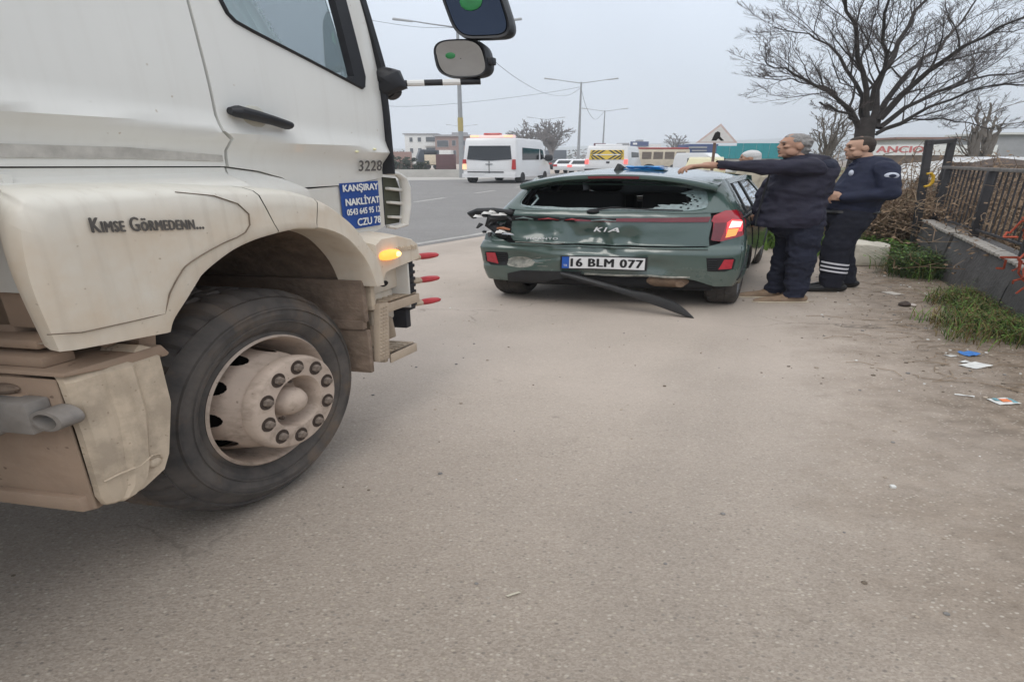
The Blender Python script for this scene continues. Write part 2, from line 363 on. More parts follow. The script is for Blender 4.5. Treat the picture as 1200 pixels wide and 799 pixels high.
far = [(-40, 0), (-40, 24), (-9, 36.6), (-4.72, 38.5), (-1.5, 41), (6, 70), (52, 260)]
mb.grid([[(a[0], a[1], .004), (b[0], b[1], .004)] for a, b in zip(near, far)])
props(solid('road', mb, M_road, WORLD), kind='structure')
def stripe(name, pts, w):
    mb = MB(); rows = []
    for i, p in enumerate(pts):
        a, b = pts[max(i-1, 0)], pts[min(i+1, len(pts)-1)]; d = Vector((b[0]-a[0], b[1]-a[1])).normalized()
        rows.append([(p[0]-d.y*w/2, p[1]+d.x*w/2, .008), (p[0]+d.y*w/2, p[1]-d.x*w/2, .008)])
    mb.grid(rows); props(solid(name, mb, M_paint, WORLD), kind='structure')
stripe('edge_line', [(-3.05, 5.2), (-1.12, 9.35), (-.46, 10.75), (1.9, 17.6)], .10)
for a in ((-2.75, 16.1), (-2.02, 19.35), (-.95, 24.4), (.1, 29.2)):
    stripe('lane_dash', [a, (a[0]+.46, a[1]+2.16)], .13)
# ---------------------------------------------------------------- the truck
TF = Frame(-.615, 2.075, R(16.1)); WR = .4925
DUST = (.42, .345, .262)
M_cab = mat('cab_paint', (.79, .785, .74), .28, .025, 2.5, dirt=((.56, .48, .38), .5, 5, 1.3, 1.56), coat=.5, splat=((.5, .43, .34), .015, 60), streak=.05)
M_fend = mat('fender_paint', (.74, .71, .63), .40, .05, 3, dirt=((.64, .525, .395), .9, 4.5, 1.28, 1.40), coat=.25, bump=(5, .12, .01), splat=((.40, .31, .22), .07, 70), streak=.16)
M_dusty = mat('dusty_metal', (.44, .345, .255), .9, .16, 7, dirt=((.50, .415, .32), .8, 16, 0, 1.4), bump=(40, .35, .01))
M_rust = mat('caked_mud', (.20, .145, .108), .95, .42, 9, dirt=((.27, .205, .15), .6, 22, 0, 2.0), bump=(26, .8, .02))
M_boxmud = mat('mud_pink_steel', (.34, .24, .17), .9, .18, 6, dirt=((.40, .30, .225), .8, 14, 0, 1.4), bump=(40, .3, .008), splat=((.15, .10, .07), .12, 45), streak=.3)
M_step = mat('step_plastic', (.60, .49, .365), .75, .14, 4, dirt=((.24, .19, .145), .85, 6, .1, 1.6), dthr=(.48, .60, 0, .8), bump=(60, .2, .006), splat=((.30, .225, .16), .16, 80), streak=.35)
M_black = mat('black_plastic', (.020, .021, .025), .5, .2, 12)
M_dark = mat('dark_void', (.012, .011, .010), .9, .2, 5)
M_seam = mat('seam_shadow_gap', (.03, .026, .022), .9, .2, 9)
M_rubber = mat('tyre_rubber', (.042, .040, .040), .8, .3, 5, col2=(.15, .128, .110), dirt=((.22, .145, .088), .75, 5.5, .70, 1.4), dthr=(.52, .70, .0, .75), bump=(50, .3, .006))
M_rim = mat('dusty_rim', (.52, .415, .335), .72, .10, 10, dirt=((.21, .16, .12), .8, 16, -.2, 1.4), dthr=(.50, .64, 0, .9), splat=((.22, .165, .12), .16, 75), bump=(70, .25, .004))
M_nutseat = mat('recess_shade', (.06, .042, .032), .8, .3, 40)  # dark colour painted for the shade inside the countersunk nut holes
M_nut = mat('wheel_nut_steel', (.23, .185, .15), .6, .3, 30, metal=.3)
M_blue = mat('sticker_blue', (.022, .075, .30), .45, .12, 9)
M_white = mat('white_vinyl', (.80, .80, .78), .5, .04, 9)
M_ink = mat('grey_letter_vinyl', (.105, .095, .085), .6, .25, 30)
M_glass = glass_mat('cab_glass', (.95, 1, 1), .90)
M_truemirror = mat('true_mirror', (.46, .49, .52), .03, .02, 3, metal=1.0)
M_mirrorglass = mat('mirror_glass', (.040, .050, .072), .10, .1, 3, metal=1.0)  # dark tint stands in for dark surroundings reflected in the mirror
M_curtain = mat('curtain_cloth', (.80, .93, .91), .9, .05, 12)
M_windscr = glass_mat('windscreen_glass', (.30, .34, .34), .80)
M_tassel = mat('curtain_fringe', (.74, .86, .85), .9, .15, 40)
M_red = mat('red_peg_plastic', (.45, .035, .04), .35, .15, 20)
M_amber = mat('amber_lens', (.8, .28, .05), .25, .1, 20, emit=((1, .36, .06), 1.3))
M_amber_core = mat('amber_bulb', (1, .6, .2), .3, .05, 20, emit=((1, .62, .18), 2.6))
M_green = mat('green_reflection', (.03, .22, .07), .5, .2, 25)  # green reflection in the mirrors, painted as a plain disc
M_interior = mat('cab_lining', (.09, .09, .10), .9, .1, 6)
M_pipe = mat('grey_casting', (.20, .19, .18), .7, .25, 18, dirt=((.42, .35, .28), .6, 20, 0, 1.6))

truck = thing('truck', TF, 'dusty white truck with a mud-caked front wheel and blue sticker, nearest on the left', 'truck')
def crease(x): return 1.611-.0665*(x+.595)
def side(x, z, d=0.0):
    """cab side: crease at belt height, leaning in above"""
    zc = crease(x)
    y = .008+.020*sstep(zc+.015, zc-.06, z)-.012*math.exp(-((z-zc-.02)/.03)**2)
    y += .055*max(0, z-1.7)**1.4
    y += .018*sstep(.78, .93, x)**2
    return (x, y+d, z)
zcuts = [1.44+.03*i for i in range(14)]+[1.95+.1*i for i in range(9)]
xcuts = [-1.0+.12*i for i in range(17)]+[.78, .84, .9]
# dark shell behind the panels shows in the gaps; the far side and roof close the cab
mb = MB()
mb.grid([[(x, .05, z) for z in frange(1.38, 1.85, 5)] for x in frange(-1.25, .86, 8)])
mb.grid([[(x, .05+.055*max(0, z-1.7)**1.4, z) for z in frange(1.85, 2.95, 5)] for x in frange(-1.25, -.03, 5)])
solid('door_gap', mb, M_seam, TF, truck)
mb = MB(); mb.box(-1.3, .86, 2.2, 2.3, 1.0, 2.95); mb.box(-1.3, -1.24, .06, 2.2, 1.0, 2.95); mb.prism([(-1.3, 2.95), (.62, 2.95), (.55, 3.02), (-1.25, 3.08)], .06, 2.3)

solid('cab_shell', mb, M_cab, TF, truck, bevel=.012)
mb = MB(); mb.box(.80, .88, .14, 2.2, 1.12, 1.86); mb.box(.90, .93, .12, 2.2, 1.44, 1.88)
solid('front_panel', mb, M_cab, TF, truck, bevel=.02)
mb = MB(); mb.box(-1.0, -.3, .3, .9, 1.1, 1.9); mb.box(-1.0, -.75, .3, .9, 1.9, 2.5); mb.box(.45, .79, .15, 2.1, 1.2, 1.75); mb.box(-1.2, .6, .1, 2.2, 2.88, 2.93)
solid('cab_interior', mb, M_interior, TF, truck, bevel=.03)
# side panel behind the door
o1 = [(-1.25, 1.487), (.022, 1.472), (.020, 1.567), (-.018, 1.592), (-.021, 1.75), (-.028, 2.02), (-.05, 2.95), (-1.25, 2.95)]
mb = MB(); mb.sheet(o1, side, xcuts, zcuts, .025); solid('side_panel', mb, M_cab, TF, truck, sharp=40)
# door: pillar, body below the window, header
o2 = [(.035, 1.470), (.158, 1.452), (.257, 1.423), (.341, 1.376), (.62, 1.376), (.905, 1.405), (.892, 1.60), (.886, 1.817), (.892, 1.90), (.815, 2.214), (.64, 2.86),
      (.60, 2.86), (.70, 2.30), (.765, 1.88), (.752, 1.835), (.735, 1.826), (.451, 1.902), (.20, 1.966), (.134, 1.986), (.110, 2.006), (.096, 2.04), (.085, 2.30), (.075, 2.86), (-.04, 2.86), (-.017, 2.02), (-.009, 1.75), (-.006, 1.597), (.031, 1.572)]
mb = MB(); mb.sheet(o2, side, xcuts, zcuts, .03); mb.sheet([(-.04, 2.863), (.64, 2.863), (.61, 2.95), (-.043, 2.95)], side, (), (), .03)
door = solid('door', mb, M_cab, TF, truck, sharp=40)
# lower front panel under the door line, behind the fender
o3 = [(.30, 1.366), (.62, 1.3725), (.900, 1.4015), (.893, 1.142), (.60, 1.10), (.30, 1.2)]
mb = MB(); mb.sheet(o3, lambda x, z, d: (side(x, z)[0], side(x, z)[1]+.004+d, z), xcuts, [1.15+.04*i for i in range(7)], .03); solid('corner_panel', mb, M_cab, TF, truck, sharp=40)
o4 = [(-1.25, 1.4825), (.021, 1.4675), (.03, 1.40), (-1.25, 1.40)]
mb = MB(); mb.sheet(o4, lambda x, z, d: (x, .032-.05*sstep(1.45, 1.40, z)+d, z), xcuts, [1.41+.01*i for i in range(7)], .03); solid('sill_panel', mb, M_cab, TF, truck, sharp=40)
o5 = [(.034, 1.4655), (.158, 1.447), (.257, 1.418), (.341, 1.371), (.36, 1.30), (.036, 1.36)]
mb = MB(); mb.sheet(o5, lambda x, z, d: (x, .035-.03*sstep(1.45, 1.36, z)+d, z), xcuts, [1.36+.02*i for i in range(6)], .03); solid('sill_panel', mb, M_cab, TF, truck, sharp=40)
# dust band rubbed along the side panel
mb = MB(); mb.sheet([(-1.2, 1.508), (-.3, 1.500), (.012, 1.490), (.012, 1.512), (-.3, 1.535), (-1.2, 1.548)], lambda x, z, d: (x, side(x, z)[1]-.0025+d, z), xcuts, [1.5, 1.51, 1.52, 1.53], .002)
solid('rubbing_strip', mb, mat('scuffed_grey', (.50, .475, .43), .8, .22, 18), TF, truck)
# pillar, windscreen edge
mb = MB(); mb.tube([(.905, .065, 1.15), (.915, .065, 1.60), (.905, .085, 1.90), (.835, .10, 2.214), (.66, .14, 2.95)], [.018, .018, .022, .024, .024], 8)
mb.sheet([(.903, 1.42), (.896, 1.60), (.889, 1.817), (.895, 1.90), (.818, 2.214), (.644, 2.86), (.680, 2.86), (.852, 2.214), (.928, 1.90), (.904, 1.79), (.908, 1.60), (.912, 1.42)], lambda x, z, d: (x, .004+.055*max(0, z-1.7)**1.4+d, z), (), zcuts, .05)
solid('pillar_seal', mb, M_black, TF, truck)
mb = MB(); mb.sheet([(.905, 1.42), (.918, 1.72), (.926, 1.72), (.922, 1.42)], lambda x, z, d: (x, .055+d, z), (), (), .25); solid('corner_strip', mb, M_cab, TF, truck)
mb = MB(); mb.add([(.93, .13, 1.88), (.93, 2.2, 1.88), (.66, 2.15, 2.9), (.66, .17, 2.9)], [(0, 1, 2, 3)]); solid('windscreen', mb, M_windscr, TF, truck)
# window
win = [(.765, 1.88), (.752, 1.835), (.735, 1.826), (.451, 1.902), (.20, 1.966), (.134, 1.986), (.110, 2.006), (.096, 2.04), (.085, 2.30), (.075, 2.86), (.60, 2.86), (.70, 2.30)]
mb = MB(); mb.sheet(win, lambda x, z, d: (side(x, z)[0], side(x, z)[1]+.014+d, z), (.3, .5), zcuts, None); solid('door_window', mb, M_glass, TF, truck)
mb = MB(); mb.sheet([(.600, 2.86), (.700, 2.30), (.765, 1.88), (.752, 1.832), (.735, 1.823), (.655, 1.845), (.688, 1.872), (.632, 2.28), (.53, 2.86)], lambda x, z, d: (side(x, z)[0], side(x, z)[1]-.004+d, z), (), zcuts, .02)
mb.tube([(side(x, z)[0], side(x, z)[1]-.001, z) for x, z in [(.735, 1.825), (.451, 1.901), (.20, 1.965), (.134, 1.985), (.110, 2.005), (.096, 2.04), (.085, 2.3), (.075, 2.86)]], .006, 6)
solid('window_seal', mb, M_black, TF, truck)
# curtain with fringe inside the window
mb = MB(); rows = []; edge = [(.505, 1.90), (.44, 1.965), (.385, 2.05), (.335, 2.13), (.30, 2.22), (.26, 2.35), (.2, 2.55), (.15, 2.8)]
for i in range(25):
    z = lerp(1.885, 2.84, i/24); xe = plin([(b, a) for a, b in edge], z); rows.append([(lerp(.07, xe, j/26), .085+.055*max(0, z-1.7)**1.4+.010*math.sin(j*1.7+z*3), z) for j in range(27)])
mb.grid(rows); cur = solid('curtain', mb, M_curtain, TF, truck)
mb = MB(); k = 0
for i in range(30):
    z = lerp(1.905, 2.5, i/29); x = plin([(b, a) for a, b in edge], z); y = .08+.055*max(0, z-1.7)**1.4
    q = .75+.5*rnd.random(); mb.add([(x-.012, y, z+.010), (x-.012, y, z-.012), (x+.024*q, y-.004, z-.020), (x+.028*q, y, z-.004)], [(0, 1, 2, 3)]); mb.ball((x+.022*q, y, z-.012), (.010, .006, .009), 6, 4)
solid('fringe', mb, M_tassel, TF, cur)
# handle
mb = MB(); mb.ball((.138, .010, 1.652), (.052, .006, .046), 20, 8, e=.8); cup = mb
solid('handle_cup', cup, mat('cup_shade', (.60, .58, .50), .5, .05, 5), TF, door)  # darker cream painted for the shade in the handle recess
mb = MB(); mb.tube([(.020, -.006, 1.668), (.035, -.014, 1.668), (.10, -.018, 1.657), (.18, -.018, 1.643), (.245, -.014, 1.630), (.262, -.004, 1.627)], [.013, .021, .020, .0175, .017, .010], 12)
solid('handle', mb, M_black, TF, door)
mb = MB(); mb.ball((.100, -.034, 1.658), (.006, .003, .004), 8, 5); solid('lock', mb, M_white, TF, door)
for x, z in ((.752, 1.545), (.64, 1.532)):
    mb = MB(); mb.ball((x, side(x, z)[1]-.002, z), (.010, .004, .005), 8, 5); solid('paint_chip', mb, mat('cream_chip', (.85, .82, .5), .5, .1, 9), TF, truck)
# badge 3228
text_obj('badge', '3228', lambda u, v, d: (.675+u, side(.75, 1.47)[1]-.006+d, 1.440+v), .165, .050, M_ink, TF, door, bold=.05, spacing=1.1, shear=.18, depth=.006)
# blue sticker with its writing
def stk(u, v, d): x, z = .564+u, 1.152+v; return (x, side(x, max(z, 1.0))[1]-.002+d, z)
mb = MB(); mb.sheet([(0, .005), (.255, .005), (.262, .120), (.263, .236), (0, .233)], stk, (.06, .12, .18, .22), (.06, .12, .18), .0015); sticker = solid('sticker', mb, M_blue, TF, truck)
sticker['label'] = 'blue sticker with white letters beside the front corner'
for body, u0, v0, w, h in (('KANŞIRAY', .012, .184, .238, .043), ('NAKLİYAT', .020, .125, .232, .044), ('0543 645 95 12', .022, .077, .230, .030), ('CZU 78', .085, .019, .165, .036)):
    text_obj('lettering', body, lambda u, v, d, u0=u0, v0=v0: stk(u0+u, v0+v, -.0025+d), w, h, M_white, TF, sticker, bold=.06)
# fender loft
prs = [((-.750, .985), (-.445, .955)), ((-.768, 1.19), (-.425, .995)), ((-.762, 1.34), (-.372, 1.053)), ((-.742, 1.405), (-.335, 1.095)), ((-.69, 1.430), (-.298, 1.13)),
       ((-.465, 1.430), (-.20, 1.182)), ((-.297, 1.424), (-.115, 1.208)), ((-.125, 1.411), (-.03, 1.221)), ((.045, 1.396), (.06, 1.228)), ((.156, 1.374), (.14, 1.222)),
       ((.279, 1.317), (.225, 1.206)), ((.398, 1.219), (.324, 1.160)), ((.476, 1.113), (.400, 1.083)), ((.546, 1.016), (.452, 1.000)), ((.572, .885), (.488, .895))]
FS = spline([a+b for a, b in prs], 449)
TROW = [(0, .10), (0, .02), (.012, -.025), (.05, -.058), (.11, -.080), (.20, -.089), (.45, -.091), (.80, -.092), (.95, -.094), (1.0, -.090), (1.012, -.06), (1.012, .02)]
def fpt(i, t, dy=0.0):
    q = FS[i]; ty = plin(TROW, t); return (lerp(q[0], q[2], t), ty+dy, lerp(q[1], q[3], t))
def fend(i0, i1, mt, nm, t0=0):
    mb = MB(); rows = []
    for i in range(i0, i1+1):
        q = FS[i]; w_ = 1-sstep(96, 160, i); rows.append([(lerp(q[0], q[2], t)+max(0, y+.08)*1.05*w_*(1 if t < .5 else 0), y, lerp(q[1], q[3], t)) for t, y in TROW])
    mb.grid(rows); return solid(nm, mb, mt, TF, truck, sharp=50)
f1 = fend(0, 234, M_fend, 'fender'); fend(235, 302, M_fend, 'fender'); fend(303, 448, M_fend, 'fender')
mb = MB(); mb.grid([[(lerp(FS[i][0], FS[i][2], t), plin(TROW, t)+.006, lerp(FS[i][1], FS[i][3], t)) for t in (0.02, .05, .11, .2, .5, .8, .99)] for i in range(230, 308, 3)])
solid('fender_gap', mb, M_seam, TF, truck)
# closing faces: the fender's rear wall and underside
mb = MB(); mb.grid([[(lerp(-.750, -.445, t), y, lerp(.985, .955, t)) for y in (-.088, -.03, .02)] for t in frange(.30, 1, 6)])
solid('fender_back', mb, M_fend, TF, truck)
# seam along the bottom and up inside the arch lip
mb = MB(); sm = [(-.742, 1.043), (-.669, 1.026), (-.55, 1.022), (-.452, 1.020)]
mb.tube([(x, -.0905-.0015, z) for x, z in sm]+[fpt(i, .87, -.002) for i in range(60, 186, 10)]+[fpt(194, .84, -.002), fpt(206, .74, -.002), fpt(214, .55, -.002), fpt(212, .35, -.002), fpt(200, .20, -.001), fpt(180, .13, -.0)], .0018, 5)
solid('seam', mb, mat('seam_dust', (.17, .13, .095), .9, .3, 20), TF, truck)
# dusty writing on the fender
text_obj('lettering', 'Kimse Görmedenn...', lambda u, v, d: (-.585+u, -.0925+d, 1.300-.026*u/.3+v), .305, .042, M_ink, TF, f1, bold=.05, spacing=1.08, caps=True)
# wheel well
mb = MB(); rows = []
for i in range(40, 449, 12):
    q = FS[i]; rows.append([(q[2], -.085, q[3]+.004), (q[2]*1.02, .10, q[3]+.03), (q[2]*1.02, .55, q[3]+.03)])
mb.grid(rows); mb.box(-.55, .52, .55, .58, .35, 1.3)
solid('wheel_arch_liner', mb, M_rust, TF, truck)
mb = MB(); mb.box(.470, .500, -.055, .5, .705, .925); mb.box(.465, .495, -.05, .5, .665, .715); mb.box(.480, .505, -.055, .5, .42, .66); solid('splash_guard', mb, M_rust, TF, truck, bevel=.006)
mb = MB(); mb.box(-.5, .4, .62, .74, .62, .86); mb.box(-.09, .09, .25, 1.9, WR-.09, WR+.09); solid('axle', mb, M_rust, TF, truck, bevel=.01)
# chassis run, load body and rear wheels further back: unseen, added to shade the ground
mb = MB(); mb.box(-6.2, .5, .62, .72, .62, .86); mb.box(-6.2, .5, 1.58, 1.68, .62, .86); mb.box(-6.2, -1.45, .0, 2.3, 1.0, 1.12); solid('chassis_frame', mb, M_rust, TF, truck)
mb = MB(); mb.box(-6.3, -1.5, -.02, 2.32, 1.12, 2.7)
for k in range(6): mb.box(-6.2+.9*k, -6.1+.9*k, -.07, -.02, 1.15, 2.65)
solid('unseen_load_body', mb, M_dusty, TF, truck, bevel=.01)

def wheel(cx, y0, sgn, nuts=True):
    """sgn -1: outer face towards -y"""
    c = (cx, 0, WR-.008); pr = lambda L_: [(r, y0+(d if sgn < 0 else -d)) for r, d in L_]
    wh = bpy.data.objects.new('wheel', None); COL.objects.link(wh); wh.parent = truck; wh.location = (0, 0, 0)
    prof = [(.270, .035), (.280, .004), (.292, -.002), (.305, .004), (.330, -.012), (.348, -.0155), (.350, -.020), (.356, -.0205), (.358, -.017), (.385, -.022), (.405, -.0195), (.407, -.024), (.413, -.0225), (.415, -.0165), (.430, -.012), (.455, .008), (.462, .004), (.470, .012), (.484, .026), (.4915, .044),
            (.4925, .060), (.4925, .083), (.480, .087), (.480, .094), (.4925, .098), (.4925, .128), (.480, .132), (.480, .139), (.4925, .143), (.4925, .170), (.480, .174), (.480, .181), (.4925, .185),
            (.4925, .215), (.484, .234), (.462, .252), (.43, .27), (.36, .275), (.28, .255)]
    tread = {k+8 for k in (9, 10, 11, 12, 13, 16, 17, 20, 21, 24, 25, 26)}; n = 216; mb = MB(); rows = []
    for i, (r, d) in enumerate(prof):
        row = []
        for j in range(n):
            rr = r-(.012 if i in tread and j % 6 in ((1, 2) if i < 23 or i > 31 else (4, 5)) else 0); a = 2*math.pi*(j+(.0 if i in (17, 18, 19) else .9*(i % 3)*.2))/n
            row.append((cx+rr*math.cos(a), y0+(d if sgn < 0 else -d), max(0.0, c[2]+rr*math.sin(a))))
        rows.append(row)
    mb.grid(rows, close_v=True); solid('tyre', mb, M_rubber, TF, wh, sharp=28)
    q = [(.292, -.004), (.284, -.010), (.277, -.004), (.270, .012), (.265, .05), (.252, .075), (.247, .14), (.240, .142)]
    cone = [(.240, .142)]+[(lerp(.234, .212, k/30), lerp(.088, .006, k/30)) for k in range(31)]+[(.203, -.012), (.196, -.030), (.194, -.036), (.203, -.040), (.2065, -.048), (.206, -.066), (.201, -.074), (.194, -.077), (.118, -.077), (.111, -.070), (.108, -.05), (.104, -.012), (.0, -.010)]
    nn = 720 if nuts else 180; half = [0]+[nn/360*8.6*math.sqrt(max(0, 1-((k-14.5)/14.9)**2)) for k in range(30)]+[0, 0]; per = nn//10
    def skip(i, j):
        k = i-len(q)
        return 0 <= k < len(half) and half[k] and min((j % per), per-(j % per)) < half[k]
    mb = MB(); mb.lathe(pr(q+cone), c, n=nn, skip=skip); solid('rim', mb, M_rim, TF, wh, sharp=35)
    mb = MB(); mb.lathe(pr([(.0, .16), (.24, .16)]), c, n=32); solid('brake_drum', mb, M_dark, TF, wh)
    if nuts:
        mb = MB(); mb.lathe(pr([(.066, -.012), (.066, -.045), (.060, -.062), (.045, -.078), (.025, -.086), (.0, -.088)]), c, n=32); mb.lathe(pr([(.082, -.011), (.082, -.02), (.066, -.024)]), c, n=32)
        solid('hub_cap', mb, M_rim, TF, wh, sharp=50)
        a0 = 2*math.pi*.35/10; off0 = Vector((.158*math.cos(a0), 0, .158*math.sin(a0))); cc = Vector((cx, y0, WR-.008)); first = None; ring = None
        for k in range(10):
            a = a0+2*math.pi*k/10; off = Vector((.158*math.cos(a), 0, .158*math.sin(a)))
            if first is None:
                mb = MB(); p = cc+off
                mb.lathe([(.0310, -.0772), (.0305, -.0790), (.026, -.0782), (.016, -.0775)], p, n=18); ring = solid('nut_seat', mb, M_nutseat, TF, wh)
                mb = MB(); mb.lathe([(.0175, -.074), (.0175, -.083), (.013, -.085), (.0125, -.091), (.0, -.092)], p, n=6, a0=.3); first = solid('wheel_nut', mb, M_nut, TF, wh, flat=True)
            else:
                again(first, TF.lin(off-off0)); again(ring, TF.lin(off-off0))
        for k in range(8):
            a = 2*math.pi*k/8; mb = MB(); mb.ball((cx+.090*math.cos(a), y0-.020, WR-.008+.090*math.sin(a)), .009, 6, 4); solid('hub_bolt', mb, M_nut, TF, wh)
    return wh
wheel(0, 0, -1); wheel(0, 2.32, 1, False); wheel(-4.2, 0, -1, False); wheel(-4.2, 2.32, 1, False)
# bumper corner
mb = MB(); pts = [(.575, 1.085), (.62, 1.110), (.74, 1.108), (.86, 1.070), (.895, 1.045), (.905, 1.00), (.900, .962), (.70, .945), (.635, .938), (.60, .885), (.570, .89)]
rows = []
for y, dz, dx in ((-.062, 0, 0), (-.055, .006, .004), (-.02, .016, .012), (.06, .030, .03), (.3, .04, .055), (2.0, .04, .055), (2.3, .02, .02)):
    rows.append([(x+(dx if x > .85 else 0), y, z+(dz if z > 1.03 else 0)) for x, z in pts])
mb.grid(rows, close_v=True); k = len(mb.v); mb.f += [tuple(range(len(pts))), tuple(range(k-len(pts), k))]; mb.m += [0, 0]
bumper = solid('bumper', mb, M_fend, TF, truck, sharp=40)
mb = MB(); mb.box(.655, .86, .0, .5, .80, .945); mb.box(.66, .84, .012, .5, .62, .80); solid('bumper_recess', mb, M_fend, TF, truck, bevel=.012)
mb = MB(); mb.ball((.745, -.002, .845), (.030, .006, .016), 16, 6); solid('tow_hole', mb, M_dark, TF, truck)
mb = MB(); mb.box(.865, .915, -.035, .45, .66, .95); mb.box(.86, .90, -.02, .4, .55, .66)
for k in range(7): mb.box(.868, .918, -.040, -.034, .68+.038*k, .70+.038*k)
solid('headlight_grille', mb, M_black, TF, truck, bevel=.004)
mb = MB(); mb.box(.852, .866, -.040, .3, .68, .94); solid('grille_edge', mb, M_cab, TF, truck, bevel=.003)
# unreadable raised maker's letters on the bumper top: a row of low studs
mb = MB()
for k in range(11):
    x = .705+.0165*k; mb.box(x, x+.010, -.066, -.058, 1.030-.06*(x-.7), 1.048-.06*(x-.7)+.004*(k % 3))
solid('embossed_row', mb, M_step, TF, bumper)
# amber side light
mb = MB(); mb.ball((.655, -.066, 1.025), (.064, .022, .026), 20, 10, e=.75); lamp = solid('side_light', mb, M_amber, TF, truck)
mb = MB(); mb.ball((.680, -.086, 1.026), (.020, .006, .014), 12, 6); solid('bulb', mb, M_amber_core, TF, lamp)
# steps: open treads
def tread(z0, x0, x1, y0, y1, drop):
    st = None; mb = MB(); ny, nx = 5, 6
    def fr(x, y): return z0-drop*(x-x0)
    for j in range(ny+1):
        y = lerp(y0, y1, j/ny); mb.prism([(x0, fr(x0, y)), (x1, fr(x1, y)), (x1, fr(x1, y)-.02), (x0, fr(x0, y)-.02)], y-.010, y+.010)
    mb.box(x0-.012, x0+.012, y0, y1, z0-.045, z0+.003); mb.box(x1-.010, x1+.012, y0, y1, fr(x1, 0)-.045, fr(x1, 0)+.003)
    mb.prism([(x0, z0), (x1, fr(x1, 0)), (x1, fr(x1, 0)-.05), (x0, z0-.05)], y0-.016, y0-.010)
    st = solid('step', mb, M_dusty, TF, truck, bevel=.003)
    for i in range(1, nx):
        x = lerp(x0, x1, i/nx)
        for j in range(ny):
            ya, yb = lerp(y0, y1, j/ny), lerp(y0, y1, (j+1)/ny); mb = MB(); mb.box(x-.010, x+.010, ya+.008, yb-.008, fr(x, 0)-.012, fr(x, 0)+.002); solid('tread_bar', mb, M_step, TF, st)
tread(.765, .63, .89, -.045, .16, .02); tread(.475, .62, .84, -.045, .18, .03)
mb = MB(); mb.prism([(.560, .78), (.628, .775), (.600, .462), (.522, .470)], -.066, -.045)
strip = solid('knurled_strip', mb, M_dusty, TF, truck, bevel=.004)
mb = MB()
for k in range(15):
    for q in range(3):
        t = (k+.5)/15; xa = lerp(.540, .563, 1-t)+.0+q*.021-.012*t; mb.ball((lerp(.568, .532, t)+q*.019, -.0665, lerp(.768, .480, t)), (.006, .004, .006), 6, 4)
solid('knurl', mb, M_dusty, TF, strip)['kind'] = 'stuff'
mb = MB(); mb.tube([(.74, .05, .66), (.78, .04, .62), (.80, .04, .52), (.76, .05, .50)], [.03, .045, .045, .02], 8); mb.box(.66, .74, .02, .1, .50, .66); solid('step_bracket', mb, M_dusty, TF, truck, bevel=.006)
mb = MB(); mb.box(.54, .57, -.05, .3, .75, .92); solid('step_post', mb, M_step, TF, truck, bevel=.006)
# red marker pegs
for z in (.958, .818, .682):
    mb = MB(); mb.tube([(.905, -.005, z), (.945, -.022, z), (.965, -.031, z)], [.013, .019, .019], 10); pg = solid('marker_peg', mb, M_step, TF, truck)
    mb = MB(); mb.tube([(.964, -.031, z), (.985, -.040, z), (1.015, -.053, z), (1.045, -.066, z), (1.056, -.071, z)], [.014, .019, .019, .014, .005], 10); solid('peg_tip', mb, M_red, TF, pg)
# grille frame at the front corner with slats
mb = MB(); mb.tube([(.935, .05, 1.425), (.985, .03, 1.420), (1.030, .03, 1.395), (1.050, .03, 1.345), (1.045, .03, 1.24), (1.020, .03, 1.135), (.960, .04, 1.125), (.925, .05, 1.135)], [.010, .012, .015, .018, .018, .015, .011, .009], 10)
gr = solid('grille_frame', mb, M_cab, TF, truck)
mb = MB(); mb.box(.90, .93, .08, 2.1, 1.13, 1.42); mb.sheet([(.905, 1.145), (1.025, 1.145), (1.045, 1.24), (1.045, 1.34), (1.02, 1.395), (.905, 1.405)], lambda x, z, d: (x, .05+d, z), (), (), .02)
solid('grille_back', mb, mat('olive_dark', (.075, .075, .05), .8, .2, 9), TF, truck)
for z in (1.350, 1.275, 1.195):
    mb = MB(); mb.prism([(.93, z), (1.035, z-.012), (1.035, z-.030), (.93, z-.014)], .035, 2.1); solid('grille_slat', mb, M_cab, TF, gr, bevel=.003)
# step box behind the wheel
mb = MB(); rows = []
for z, x0, x1, y in ((.885, -.692, -.455, -.050), (.87, -.700, -.450, -.062), (.70, -.700, -.455, -.066), (.52, -.702, -.498, -.066), (.47, -.702, -.520, -.064), (.435, -.690, -.585, -.060), (.422, -.680, -.61, -.05)):
    rows.append([(x0+.03, y+.036, z), (x0+.004, y+.026, z), (x0+.003, y+.012, z), (x0+.016, y+.002, z), (x0+.034, y, z), (lerp(x0, x1, .35), y+.001, z), (lerp(x0, x1, .42), y-.006, z), (lerp(x0, x1, .62), y-.006, z), (lerp(x0, x1, .68), y+.001, z), (x1-.008, y, z), (x1, y+.008, z), (x1, .06, z)])
mb.grid(rows); sb = solid('step_housing', mb, M_step, TF, truck, sharp=28)
mb = MB(); mb.tube([(-.695, -.066, .530), (-.66, -.070, .535), (-.60, -.070, .530), (-.56, -.070, .546), (-.535, -.066, .535), (-.528, -.066, .515)], .003, 5); mb.ball((-.552, -.066, .512), (.020, .006, .018), 12, 6); solid('housing_rivet', mb, M_step, TF, sb)
mb = MB(); mb.prism([(-.705, .892), (-.43, .860), (-.42, .868), (-.44, .905), (-.70, .905)], -.058, 1.0); mb.box(-.70, -.69, -.032, 1.0, .42, .88); mb.prism([(-.72, .47), (-.69, .47), (-.60, .42), (-.68, .405), (-.72, .42)], -.02, 1.0); mb.box(-.72, -.69, .03, 1.0, .80, .83); mb.box(-.69, -.45, .05, .9, .50, .88)
solid('step_box', mb, M_boxmud, TF, truck, bevel=.006)
